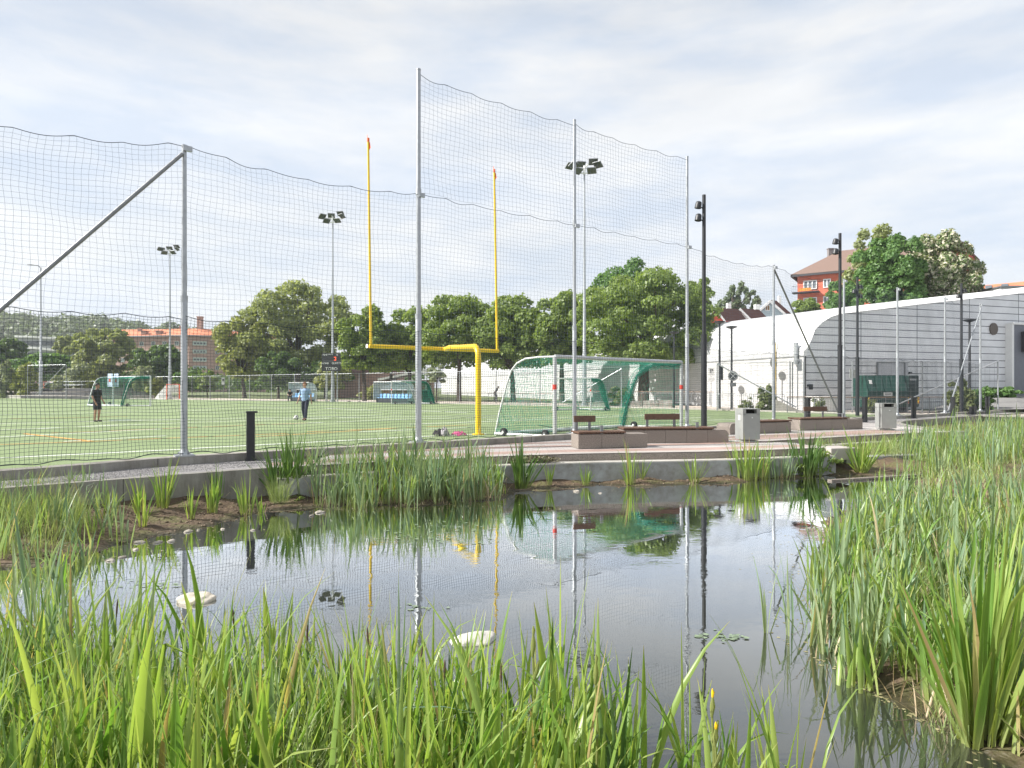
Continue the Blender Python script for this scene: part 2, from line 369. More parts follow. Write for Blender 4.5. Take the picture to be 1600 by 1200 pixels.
def np_mesh(name, verts, nper, m, attrs=None, parent=None, faces=None, smooth=False):
    """verts (N,3); faces (K,4) index array, or consecutive groups of nper"""
    me = bpy.data.meshes.new(name)
    if faces is None: faces = np.arange(len(verts)).reshape(-1, nper)
    K, n = faces.shape
    me.vertices.add(len(verts)); me.vertices.foreach_set('co', verts.astype(np.float32).ravel())
    me.loops.add(K*n); me.loops.foreach_set('vertex_index', faces.astype(np.int32).ravel())
    me.polygons.add(K); me.polygons.foreach_set('loop_start', np.arange(K, dtype=np.int32)*n)
    try: me.polygons.foreach_set('loop_total', np.full(K, n, np.int32))
    except Exception: pass
    if smooth: me.polygons.foreach_set('use_smooth', np.ones(K, bool))
    me.update(calc_edges=True)
    for k, a in (attrs or {}).items():
        at = me.attributes.new(k, 'FLOAT', 'POINT'); at.data.foreach_set('value', a.astype(np.float32))
    me.materials.append(m)
    o = bpy.data.objects.new(name, me); COL.objects.link(o)
    if parent is not None: o.parent = parent
    return o
def cords(polylines, r, n=3):
    """thin round cords along many polylines with the same point count: array (C,K,3)"""
    P = np.asarray(polylines, float); C, K, _ = P.shape
    d = np.gradient(P, axis=1); d /= np.linalg.norm(d, axis=2, keepdims=True)+1e-9
    up = np.where(np.abs(d[..., 2:3]) > .8, np.array([[[1., 0, 0]]]), np.array([[[0, 0, 1.]]]))
    a = np.cross(d, up); a /= np.linalg.norm(a, axis=2, keepdims=True)+1e-9
    b = np.cross(a, d)
    V = np.stack([P+(a*math.cos(2*math.pi*k/n)+b*math.sin(2*math.pi*k/n))*r for k in range(n)], axis=2)
    idx = np.arange(C*K*n).reshape(C, K, n); fs = []
    for k in range(n):
        k2 = (k+1) % n
        fs.append(np.stack([idx[:, :-1, k], idx[:, :-1, k2], idx[:, 1:, k2], idx[:, 1:, k]], axis=-1).reshape(-1, 4))
    return V.reshape(-1, 3), np.concatenate(fs)
def merge(parts):
    vs, fs, o = [], [], 0
    for v, f in parts: vs.append(v); fs.append(f+o); o += len(v)
    return np.concatenate(vs), np.concatenate(fs)
def blades(base, h, w, az, lean, bend, psi, seg=6, fold=.25, foot=.6):
    """pointed leaf blades as folded ribbons"""
    N = len(h); t = np.linspace(0, 1, seg+1)
    th = lean[:, None]+bend[:, None]*t[None, :]**2
    kk = rng.random(N) < .055; th = th+np.where(kk[:, None] & (t[None, :] > rng.uniform(.35, .7, N)[:, None]), rng.uniform(1.0, 2.1, N)[:, None], 0)
    ds = h[:, None]/seg
    hor = np.concatenate([np.zeros((N, 1)), np.cumsum(np.sin(th[:, :-1])*ds, 1)], 1)
    ver = np.concatenate([np.zeros((N, 1)), np.cumsum(np.cos(th[:, :-1])*ds, 1)], 1)
    ca, sa = np.cos(az), np.sin(az)
    P = np.stack([base[:, 0:1]+hor*ca[:, None], base[:, 1:2]+hor*sa[:, None], base[:, 2:3]+ver], -1)
    prof = np.minimum(foot+(1-foot)*t*3, 1)*(1-np.clip((t-.45)/.55, 0, 1)**1.7); prof[-1] = .03
    side = np.stack([-sa*np.cos(psi)+ca*np.sin(psi), ca*np.cos(psi)+sa*np.sin(psi), np.zeros(N)], -1)
    nor = np.stack([ca*np.cos(psi)+sa*np.sin(psi), sa*np.cos(psi)-ca*np.sin(psi), np.zeros(N)], -1)
    W = (w[:, None]*prof[None, :]/2)[..., None]
    A = P-side[:, None]*W+nor[:, None]*W*fold; B = P-nor[:, None]*W*fold; Cc = P+side[:, None]*W+nor[:, None]*W*fold
    V = np.stack([A, B, Cc], 2)
    idx = np.arange(N*(seg+1)*3).reshape(N, seg+1, 3)
    f1 = np.stack([idx[:, :-1, 0], idx[:, :-1, 1], idx[:, 1:, 1], idx[:, 1:, 0]], -1).reshape(-1, 4)
    f2 = np.stack([idx[:, :-1, 1], idx[:, :-1, 2], idx[:, 1:, 2], idx[:, 1:, 1]], -1).reshape(-1, 4)
    rnd = np.repeat(rng.random(N), (seg+1)*3); tt = np.tile(np.repeat(t, 3), N)
    return V.reshape(-1, 3), np.concatenate([f1, f2]), rnd, tt
def blade_obj(name, sets, m, loc=None, parent=None):
    vs, fs, rn, tt, o = [], [], [], [], 0
    for v, f, r, t in sets: vs.append(v); fs.append(f+o); rn.append(r); tt.append(t); o += len(v)
    V = np.concatenate(vs)
    if loc is not None: V = V-np.array(loc)[None]
    ob = np_mesh(name, V, 4, m, {'rnd': np.concatenate(rn), 'tt': np.concatenate(tt)}, parent, np.concatenate(fs), smooth=True)
    if loc is not None and parent is None: ob.location = loc
    return ob
def in_poly(x, y, poly):
    c = np.zeros(np.shape(x), bool); n = len(poly)
    for i in range(n):
        x1, y1 = poly[i]; x2, y2 = poly[(i+1) % n]
        if y1 == y2: continue
        k = ((y1 > y) != (y2 > y)) & (x < (x2-x1)*(y-y1)/(y2-y1)+x1); c ^= k
    return c
def dist_poly(x, y, poly, closed=True):
    d = np.full(np.shape(x), 1e9); n = len(poly)
    for i in range(n if closed else n-1):
        x1, y1 = poly[i]; x2, y2 = poly[(i+1) % n]
        dx, dy = x2-x1, y2-y1; t = np.clip(((x-x1)*dx+(y-y1)*dy)/(dx*dx+dy*dy), 0, 1)
        d = np.minimum(d, np.hypot(x-x1-t*dx, y-y1-t*dy))
    return d
def smooth_line(P, n=6):
    P = [Vector((p[0], p[1])) for p in P]; o = []
    for i in range(len(P)-1):
        p0 = P[max(i-1, 0)]; p1 = P[i]; p2 = P[i+1]; p3 = P[min(i+2, len(P)-1)]
        for k in range(n):
            t = k/n
            o.append(.5*((2*p1)+(-p0+p2)*t+(2*p0-5*p1+4*p2-p3)*t*t+(-p0+3*p1-3*p2+p3)*t**3))
    o.append(P[-1]); return o
def offset_line(P, d):        # + is to the left of the direction of travel
    o = []
    for i, p in enumerate(P):
        t = (Vector(P[min(i+1, len(P)-1)])-Vector(P[max(i-1, 0)])).normalized()
        o.append(Vector((p[0]-t.y*d, p[1]+t.x*d)))
    return o
def band(mb, P, d0, d1, z0, z1):   # solid strip along a line
    A = offset_line(P, d0); B = offset_line(P, d1); n = len(A)
    vs = []
    for i in range(n): vs += [(A[i].x, A[i].y, z0), (A[i].x, A[i].y, z1), (B[i].x, B[i].y, z1), (B[i].x, B[i].y, z0)]
    fs = []
    for i in range(n-1):
        for k in range(4): fs.append((i*4+k, i*4+(k+1) % 4, (i+1)*4+(k+1) % 4, (i+1)*4+k))
    fs += [(3, 2, 1, 0), tuple((n-1)*4+k for k in range(4))]
    mb.add(vs, fs)
def sheet(mb, P, d0, d1, z):
    A = offset_line(P, d0); B = offset_line(P, d1); n = len(A)
    mb.add([(a.x, a.y, z) for a in A]+[(b.x, b.y, z) for b in B], [(i, i+1, n+i+1, n+i) for i in range(n-1)])
def fill_between(mb, A, B, z):   # A, B: lines; triangulated polygon A + reversed B
    poly = [Vector((p[0], p[1], z)) for p in A]+[Vector((p[0], p[1], z)) for p in reversed(B)]
    from mathutils.geometry import tessellate_polygon
    mb.add(poly, [tuple(t) for t in tessellate_polygon([poly])])

# ================================================================== THE SETTING
# ---- lines of the place (world metres, seen from above)
KERB = smooth_line([(-16, 4.6), (-12, 7.5), (-8.25, 10.45), (-6.4, 12.55), (-2.28, 15.65), (1.81, 18.6), (5.84, 21.4), (10.2, 25.0), (14.6, 28.2), (18.4, 30.6), (22.9, 33.9), (26.6, 36.4), (34, 41.5)], 5)
WALL1 = smooth_line([(-16, 3.3), (-11.5, 6.3), (-7.45, 9.31), (-4.35, 11.75)], 5)
DECKF = smooth_line([(-4.35, 11.75), (-2.55, 12.76), (.85, 14.15), (4.84, 14.85), (7.7, 15.75)], 6)
DECKR = [Vector((6.87, 17.6)), Vector((10.2, 19.4)), Vector((13.6, 21.1))]
WALL2 = smooth_line([(15.0, 22.4), (15.6, 25.2), (17.0, 27.7), (21.5, 31.2), (30.7, 37.7), (38, 43)], 5)
FARLINE = [(30, 30.5), (20, 35.7), (13.3, 42.9), (4.1, 51.7), (-6, 60), (-19.5, 70), (-39, 79), (-86, 107), (-140, 130)]

# ---- ground: one wide sheet (starts behind the kerb, reaches the horizon)
g = MB()
gx = [-2600, -16, *[p.x for p in KERB[1:-1]], 34, 2600]
gy = [-8, 4.7, *[p.y for p in KERB[1:-1]], 41.6, 41.6]
n = len(gx)
g.add([(gx[i], gy[i], -.03) for i in range(n)]+[(gx[i], 3200, -.03) for i in range(n)], [(i, i+1, n+i+1, n+i) for i in range(n-1)])
struct(g.build('ground', M['ground']))
# ---- artificial turf
tz = 0.0
K2 = offset_line(KERB, .10)
mb = MB(); fill_between(mb, K2, [(p[0], p[1]) for p in FARLINE[::-1]], tz); struct(mb.build('football_pitch', M['turf']))
# ---- pale path beyond the pitch
FL = [Vector(p) for p in FARLINE]
mb = MB(); A = [Vector((p[0], p[1])) for p in FL]; B = offset_line(FL, -9)
sheet(mb, FL, 0.0, -9.0, .004); struct(mb.build('path', M['path']))
mb = MB(); band(mb, FL, 0.02, -.18, -.02, .09); tag(mb.build('edge_kerb', M['concrete_light']), 'low pale kerb along the far edge of the green pitch', 'kerb')
# ---- pitch markings and a short blue streak
lm = MB(); lo = MB(); lb = MB()
def gl(mb, a, b, w, z=.006):
    a = Vector(a); b = Vector(b); t = (b-a).normalized(); nn = Vector((-t.y, t.x))*w*.65
    mb.quad((*(a+nn), z), (*(b+nn), z), (*(b-nn), z), (*(a-nn), z))
def gpx(x, y): v = gp(x, y, 0); return (v.x, v.y)
for (x0, y0, x1, y1, w) in [(0, 716, 290, 702, .1), (300, 701, 640, 683, .1), (640, 683, 760, 678, .1), (0, 662, 640, 648, .1), (0, 683, 300, 668, .1), (300, 668, 640, 655, .1),
        (0, 648, 330, 641, .1), (60, 670, 185, 664, .1), (390, 637, 455, 637.5, .14), (505, 638, 580, 641, .14), (655, 642, 733, 645, .14), (400, 655, 800, 649, .1), (640, 663, 1060, 648, .1),
        (0, 634, 300, 630, .12), (330, 631, 470, 629.5, .12), (480, 646, 900, 641, .1), (1080, 672, 1240, 655, .1), (850, 668, 1080, 663, .1), (640, 655, 860, 650, .1), (1080, 657, 1200, 655, .1), (175, 657, 300, 655, .08),
        (400, 630, 640, 634, .1), (380, 635, 520, 634, .1), (100, 690, 260, 681, .08), (1020, 656, 1110, 652, .08), (0, 672, 300, 660, .08), (300, 660, 560, 652, .08), (0, 640, 640, 637, .1), (0, 628, 420, 627, .12), (300, 645, 760, 640, .1), (760, 656, 1070, 646, .08), (560, 675, 740, 668, .08), (700, 636, 1000, 641, .1)]:
    gl(lm, gpx(x0, y0), gpx(x1, y1), w)
for (x0, y0, x1, y1, w) in [(38, 678, 145, 690, .1), (145, 690, 460, 677, .08), (0, 695, 145, 690, .08), (400, 683, 640, 668, .08), (0, 655, 200, 651, .08), (480, 675, 740, 664, .08), (80, 677, 480, 661, .07)]:
    gl(lo, gpx(x0, y0), gpx(x1, y1), w, .010)
gl(lb, gpx(170, 657), gpx(205, 656.4), .12, .014)  # short blue streak on the turf, right of the person in black
o = struct(lm.build('turf_line', M['line_white'])); o2 = struct(lo.build('turf_line', M['line_orange'])); o3 = struct(lb.build('turf_line', M['streak_blue']))

# ---- pond
POND = [(-7.6, 6.2), (-6.6, 7.1), (-5.4, 7.66), (-5.16, 8.6), (-4.73, 9.46), (-4.1, 10.8), (-3.5, 11.25), (-2.6, 11.1), (-1.4, 11.45), (-.3, 12.0), (.3, 12.9), (.9, 13.3), (4.45, 13.95), (7.6, 15.1), (9.8, 15.2), (7.6, 12.6), (5.5, 10.8), (4.4, 9.2), (3.4, 7.2), (2.45, 4.8), (2.6, 3.9), (2.9, 3.5), (2.2, 2.5), (-.5, 2.75), (-3, 3.2), (-5.2, 4.2)]
WZ = -.60
def soil_h(x, y):
    ins = in_poly(x, y, POND); d = dist_poly(x, y, POND)
    h = np.where(ins, WZ-np.minimum(d*.45, .5), WZ+np.minimum(d*.16, .24))
    nz = .018*(np.sin(x*3.1+y*1.7)+np.sin(y*4.3-x*2.2)+.7*np.sin(x*9.1+1.3*np.sin(y*7))+.7*np.sin(y*11+x*5))
    h = h+(nz+.03*np.sin(x*1.9+2*np.sin(y*1.1))*np.sin(y*2.3+x)+.012*np.sin(x*23+3*np.sin(y*17))*np.sin(y*27))*np.where(ins, 1.0, np.clip(d*3, .8, 1.2))
    right = np.clip((x-13)/6, 0, 1)*np.clip((y-14)/8, 0, 1)*.14
    return h+right
xs = np.unique(np.concatenate([np.arange(-60, -10, 5), np.arange(-10, 18, .14), np.arange(18, 60, 3)]))
ys = np.unique(np.concatenate([np.arange(-40, 0, 5), np.arange(0, 20, .14), np.arange(20, 34, .8)]))
X, Y = np.meshgrid(xs, ys); Z = soil_h(X, Y)
# stay below the pitch and the deck wherever these lie above
kx = np.array([p.x for p in KERB]); ky = np.array([p.y for p in KERB])
beyond = (Y > np.interp(X, kx, ky)); Z = np.where(beyond, -1.2, Z)
V = np.stack([X.ravel(), Y.ravel(), Z.ravel()], 1); nx, ny = len(xs), len(ys)
idx = np.arange(nx*ny).reshape(ny, nx)
Fc = np.stack([idx[:-1, :-1], idx[:-1, 1:], idx[1:, 1:], idx[1:, :-1]], -1).reshape(-1, 4)
struct(np_mesh('pond_bank', V, 4, M['soil'], faces=Fc, smooth=True))
struct(np_mesh('pond_water', np.array([(-16, .5, WZ), (18, .5, WZ), (18, 19.5, WZ), (-16, 19.5, WZ)]), 4, M['water']))

# ---- deck of paving stones with two steps, left retaining wall with gravel
mb = MB()
kd = [p for p in offset_line(KERB, -.18) if -4.4 < p.x < 15.6]
deck_poly = list(DECKF)+[Vector((7.7, 15.75)), Vector((7.6, 17.2))]+DECKR+[Vector((15.0, 22.4)), Vector((15.6, 25.2)), Vector((15.9, 28.9))]
poly = [Vector((p.x, p.y, .02)) for p in deck_poly]+[Vector((p.x, p.y, .02)) for p in reversed(kd)]
from mathutils.geometry import tessellate_polygon
mb.add(poly, [tuple(t) for t in tessellate_polygon([poly])]); struct(mb.build('paved_terrace', M['paver_grey']))
mb = MB()
for a, b in ((.38, .95), (1.75, 2.15), (2.75, 3.05)): sheet(mb, DECKF, a, b, .026)
sheet(mb, [Vector((7.0, 17.75)), *DECKR[1:], ], .45, 1.6, .026)
struct(mb.build('red_paving_band', M['paver_red']))
mb = MB(); sheet(mb, DECKF, 0.0, .36, .030); sheet(mb, DECKR, 0.0, .40, .030); struct(mb.build('terrace_edge_paving', M['granite_top']))
# the steps
st = thing('terrace_step', 'brown granite step with pale tread running along the pond in front of the benches', 'step', (.85, 14.1, -.6))
mb = MB(); band(mb, DECKF, .12, -.004, -.13, .016); mb.build('riser', M['granite'], st)
mb = MB(); band(mb, DECKF, .1, -.30, -.5, -.135); mb.build('tread', M['concrete_light'], st)
mb = MB(); band(mb, DECKF, -.302, -.34, -.75, -.15); mb.build('face', M['concrete_wet'], st)
st = thing('terrace_step', 'brown granite step along the grassy inlet beside the further grey bin', 'step', (10, 19.3, -.6))
mb = MB(); band(mb, DECKR, .12, -.004, -.15, .016); mb.build('riser', M['granite'], st)
mb = MB(); band(mb, DECKR, .1, -.32, -.5, -.155); mb.build('tread', M['concrete_light'], st)
mb = MB(); band(mb, DECKR, -.322, -.36, -.3, -.17); band(mb, DECKR, -.30, -.70, -.6, -.33); mb.build('lower_tread', M['granite'], st)
mb = MB(); band(mb, [Vector((7.62, 15.7)), Vector((7.55, 17.2)), Vector((6.9, 17.62))], -.004, .3, -.7, .015); tag(mb.build('inlet_wall', M['concrete_light']), 'short pale wall closing the terrace at the planted inlet', 'wall')
mb = MB(); mb.box((8.05, 15.95, -.12), (.75, .6, .30), .25, bev=.02); tag(mb.build('corner_block', M['granite_top']), 'pale stone corner block at the end of the pond step beside an iris clump', 'stone block')
mb = MB(); band(mb, [Vector((8.4, 16.1)), Vector((9.4, 16.6)), Vector((11.2, 17.1))], -.02, .35, -.75, -.28); tag(mb.build('low_wall', M['concrete_wet']), 'low white stained wall behind the plank at the far end of the pond', 'wall')
mb = MB(); mb.prism([(13.65, 20.95), (15.4, 21.6), (15.0, 22.6), (13.4, 21.35)], -.5, .035); tag(mb.build('end_slab', M['concrete_light']), 'pale concrete slab at the right end of the terrace beside the reeds', 'slab')

def joints(o, line, off, z0, z1, step, wid=0.0):
    mb = MB(); A = offset_line(line, off); acc = 0.0
    for p, q in zip(A[:-1], A[1:]):
        d = (q-p); Lg = d.length; t_ = (step-acc)
        while t_ < Lg: c = p+d*(t_/Lg); mb.box((c.x, c.y, (z0+z1)/2), (.010, .006, z1-z0), math.atan2(d.y, d.x)); t_ += step
        acc = (acc+Lg) % step
    return mb.build('joint', M['joint'], o, world=False)
M['joint'] = mat('dark_joint', (.07, .065, .06), .9)
# left wall + gravel strip
mb = MB(); band(mb, WALL1, 0, .16, -.8, .04); o = mb.build('retaining_wall', M['concrete']); tag(o, 'long board marked concrete retaining wall above the bare mud on the left', 'wall'); joints(o, WALL1, -.002, -.5, .04, 2.4, .16)
mb = MB(); band(mb, WALL2, 0, .20, -.8, .06); o = mb.build('retaining_wall', M['concrete']); tag(o, 'pale concrete wall rising behind the reeds on the right of the pond', 'wall')
mb = MB(); kL = [p for p in offset_line(KERB, -.18) if p.x < -4.3]; fill_between(mb, offset_line(WALL1, .15), kL, .015); struct(mb.build('gravel_strip', M['gravel']))
mb = MB(); kR = [p for p in offset_line(KERB, -.18) if p.x > 15.0]; fill_between(mb, offset_line(WALL2, .19), kR, .030); struct(mb.build('gravel_path', M['gravel']))
# kerb wall on which the net posts stand
mb = MB(); band(mb, KERB, -.20, .12, -.7, .17); o = mb.build('pitch_kerb', M['concrete']); tag(o, 'long concrete kerb between the pitch and the pond terrace carrying the net posts', 'kerb'); joints(o, KERB, -.202, -.1, .17, 3.0)
mb = MB()

# street rising at the right
mb = MB(); mb.add([(25, 38.6, .12), (30, 37.6, .25), (60, 47, .45), (60, 70, 2.0), (37, 47.3, 1.02), (30.5, 44.8, .4)], [(0, 1, 4, 5), (1, 2, 3, 4)]); struct(mb.build('street', M['asphalt']))

# ---- hills: slope behind the hall and the wooded ridge at the left
def terrain(name, x0, x1, y0, y1, nx, ny, fn, m):
    xs = np.linspace(x0, x1, nx); ys = np.linspace(y0, y1, ny); X, Y = np.meshgrid(xs, ys); Z = fn(X, Y)
    idx = np.arange(nx*ny).reshape(ny, nx)
    return struct(np_mesh(name, np.stack([X.ravel(), Y.ravel(), Z.ravel()], 1), 4, m, faces=np.stack([idx[:-1, :-1], idx[:-1, 1:], idx[1:, 1:], idx[1:, :-1]], -1).reshape(-1, 4), smooth=True))
terrain('hillside', 20, 260, 66, 260, 40, 40, lambda x, y: np.clip((x-20)/30, 0, 1)*np.clip((y-66)/50, 0, 1)*9-.2, M['hillside'])
def ridge(x, y):
    px = x/y*1000+800
    top = np.interp(px, [-400, 0, 120, 230, 290, 370, 420, 520, 700], [50, 45, 42, 38, 35, 26, 14, 4, 0])
    return top*np.clip((y-330)/100, 0, 1)**.8-1
terrain('hill', -700, -20, 330, 560, 70, 20, ridge, M['hillside'])

# ================================================================== BALL STOP FENCE (posts, braces, nets)
PX = [-11.6, -6.4, -2.28, 1.81, 5.84, 10.2, 14.6, 18.4, 22.9, 26.6]
kcx = np.array([p.x for p in offset_line(KERB, -.04)]); kcy = np.array([p.y for p in offset_line(KERB, -.04)])
PY = [float(np.interp(x, kcx, kcy)) for x in PX]
TOPZ = [6.25, 6.22, 9.25, 9.25, 9.2, 6.27, 6.27, 6.27, 6.27, 6.27]
JZ = 6.25
fence = thing('ball_stop_fence', 'tall galvanised posts with dark safety netting standing on the kerb between pond and pitch', 'fence', (PX[1], PY[1], .17))
for i, (x, y, zt) in enumerate(zip(PX, PY, TOPZ)):
    mb = MB(); r = .062 if i != 2 else .075
    mb.tube([(x, y, .17), (x, y, 3.2), (x, y, 3.25)], [r, r, r*.8], 14)
    mb.tube([(x, y, 3.25), (x, y, zt)], [r*.8, r*.72], 14)
    mb.tube([(x, y, 3.18), (x, y, 3.3)], r*1.08, 14)
    mb.box((x, y, .185), (.34, .34, .03), .6); mb.tube([(x, y, .2), (x, y, .30)], [r*1.6, r*1.05], 12)
    for a in range(4): mb.tube([(x+.12*math.cos(a*1.571+1.4), y+.12*math.sin(a*1.571+1.4), .19), (x+.12*math.cos(a*1.571+1.4), y+.12*math.sin(a*1.571+1.4), .25)], .014, 6)
    if zt > 7: mb.tube([(x, y, JZ-.05), (x, y, JZ+.1)], r*.95, 12)
    mb.tube([(x, y, zt-.01), (x, y, zt+.02)], r*.8, 12)
    mb.box((x+.08, y-.02, min(zt, JZ)-.06), (.16, .05, .1), .6)
    mb.build('post', M['galv'], fence, smooth=True)
def along(i, t): return (PX[i]+(PX[i+1]-PX[i])*t, PY[i]+(PY[i+1]-PY[i])*t)
for (i, zt, j, t, m) in ((1, 6.05, 0, .30, 'galv_dark'), (5, 6.1, 5, .93, 'galv_dark'), (9, 6.0, 8, .06, 'galv')):
    a = along(j, t); mb = MB(); mb.tube([(PX[i], PY[i]-.06, zt), (a[0], a[1]-.06, .25)], .036, 12)
    mb.box((a[0], a[1]-.06, .2), (.25, .2, .06), .6); mb.build('brace', M[m], fence, smooth=True)
    mb = MB()
def net_bay(name, i, z0, z1, cell, r, m, off=.0, sag=.10, scal=.85, parent=fence, bulge=.08, wob=.02, rope_r=.0065, x_ext=None):
    a = np.array([PX[i], PY[i]]); b = np.array([PX[i+1], PY[i+1]]); Lg = np.linalg.norm(b-a); t = (b-a)/Lg; nn = np.array([-t[1], t[0]])
    nv = int(Lg/cell); s = np.linspace(0.03, Lg-.03, nv); nh = int(round((z1-z0)/cell))
    def P(s_, z_, ph=0):
        u = s_/Lg; v = (z_-z0)/(z1-z0)
        dz = -sag*4*u*(1-u)*np.clip(v, 0, 1)**2 - .07*np.abs(np.sin(np.pi*s_/scal))**.0*0
        dz = dz + (.050*(1-np.abs(np.sin(np.pi*s_/scal+.5*np.sin(s_))))-.04)*np.clip((v-.9)/.1, 0, 1)
        q = bulge*np.sin(np.pi*u)*np.sin(np.pi*np.clip(v, 0, 1))+.025*np.sin(s_*5.1+z_*1.3)+off
        w = wob*np.sin(z_*2.3+s_*1.1)+.5*wob*np.sin(z_*7+s_*3)
        x = a[0]+t[0]*(s_+w)+nn[0]*q; y = a[1]+t[1]*(s_+w)+nn[1]*q
        z = z_+dz+.012*np.sin(s_*4+z_*3)
        return np.stack([x, y, z], -1)
    zz = np.linspace(z0, z1, 26); S, Zg = np.meshgrid(s, zz, indexing='ij')
    vert = cords(P(S, Zg), r)
    zh = np.linspace(z0, z1, nh+1); ss = np.linspace(0, Lg, int(Lg/.18)+2); Zg, S = np.meshgrid(zh, ss, indexing='ij')
    hor = cords(P(S, Zg), r)
    Vv, Ff = merge([vert, hor]); q = ABS.get(parent.name, parent.location)
    o = np_mesh(name, Vv-np.array(q)[None], 4, m, faces=Ff, parent=parent)
    # rope along the top and bottom edges
    ss = np.linspace(0, Lg, int(Lg/.06)); rp = [cords(P(ss, np.full_like(ss, z1))[None]+np.array([0, 0, .0]), rope_r, 5)]
    Vv, Ff = merge(rp); ro = np_mesh('edge_rope', Vv-np.array(q)[None], 4, M['net_dark'], faces=Ff, parent=parent); rp = []
    if z0 < .4: rp.append(cords(P(ss, np.full_like(ss, z0))[None]+np.stack([0*ss, 0*ss, .03*np.sin(ss*7)*np.sin(ss*2.3)], -1)[None], rope_r*1.3, 5))
    if rp: Vv, Ff = merge(rp); ro = np_mesh('edge_rope', Vv-np.array(q)[None], 4, M['net_dark'], faces=Ff, parent=parent)
    return o
for i in range(len(PX)-1):
    net_bay('netting', i, 2.85, JZ, .108, .0022, M['net_blue'], sag=.42 if i == 0 else (.03 if i in (2, 3) else .2))
    net_bay('lower_netting', i, .22, 2.88, .064, .0033, M['net_dark'], off=-.05, sag=.05, bulge=.05)
    if i in (2, 3): net_bay('upper_netting', i, JZ+.02, TOPZ[i]-.12, .125, .0026, M['net_blue'], sag=.06)
# extra net wound along the tall post
mb = MB()

# ================================================================== GOAL POST, YELLOW
gpo = thing('field_goal_post', 'yellow gooseneck goal post with two tall uprights and orange ribbons', 'goal post', (-1.1, 20.5, 0))
L_ = Vector((-5.24, 23.5, 3.03)); R_ = Vector((-.56, 26.7, 3.03)); mid = Vector((-2.65, 25.25, 3.02)); bs = Vector((-1.08, 20.5, 0))
mb = MB(); c0 = Vector((bs.x, bs.y, 2.35)); d = (mid-Vector((bs.x, bs.y, 2.95))).normalized()
pts = [bs, Vector((bs.x, bs.y, 1.2)), c0]
top = Vector((bs.x, bs.y, 2.86))
for k in range(1, 8):
    a = k/8*math.pi/2; rr = .45
    pts.append(Vector((bs.x, bs.y, 2.40))+Vector((0, 0, rr*math.sin(a)))+Vector((d.x, d.y, 0)).normalized()*rr*(1-math.cos(a)))
pts.append(mid-Vector((d.x, d.y, 0))*.9+Vector((0, 0, .02))); pts.append(mid)
mb.tube(pts, .092, 16); mb.tube([bs, bs+Vector((0, 0, .03))], .2, 16); mb.build('gooseneck', M['yellow'], gpo, smooth=True)
mb = MB(); mb.tube([L_, R_], .075, 14); mb.build('crossbar', M['yellow'], gpo, smooth=True)
for e, h in ((L_, 10.55), (R_, 10.5)):
    mb = MB(); mb.tube([e+Vector((.06 if e is L_ else -.06, 0, 0)), Vector((e.x+(.06 if e is L_ else -.06)-(.10 if e is L_ else .12), e.y, h))], [.048, .04], 12); mb.build('upright', M['yellow'], gpo, smooth=True)
    mb = MB(); xx = e.x+(.06 if e is L_ else -.06)-(.10 if e is L_ else .12)
    mb.add([(xx, e.y, h), (xx+.07, e.y-.02, h-.05), (xx+.10, e.y-.04, h-.25), (xx+.03, e.y-.02, h-.34), (xx, e.y-.01, h-.3), (xx-.03, e.y, h+.25), (xx-.05, e.y+.02, h+.22)], [(0, 1, 2, 3, 4), (0, 5, 6)])
    mb.tube([(xx, e.y, h-.02), (xx, e.y, h+.12)], .05, 6)
    mb.build('ribbon', M['orange_flag'], gpo)
mb = MB(); mb.tube([L_-Vector((.075, .05, 0)), L_-Vector((.08, .055, 0))], .08, 14); mb.build('end_cap', M['white_metal'], gpo)

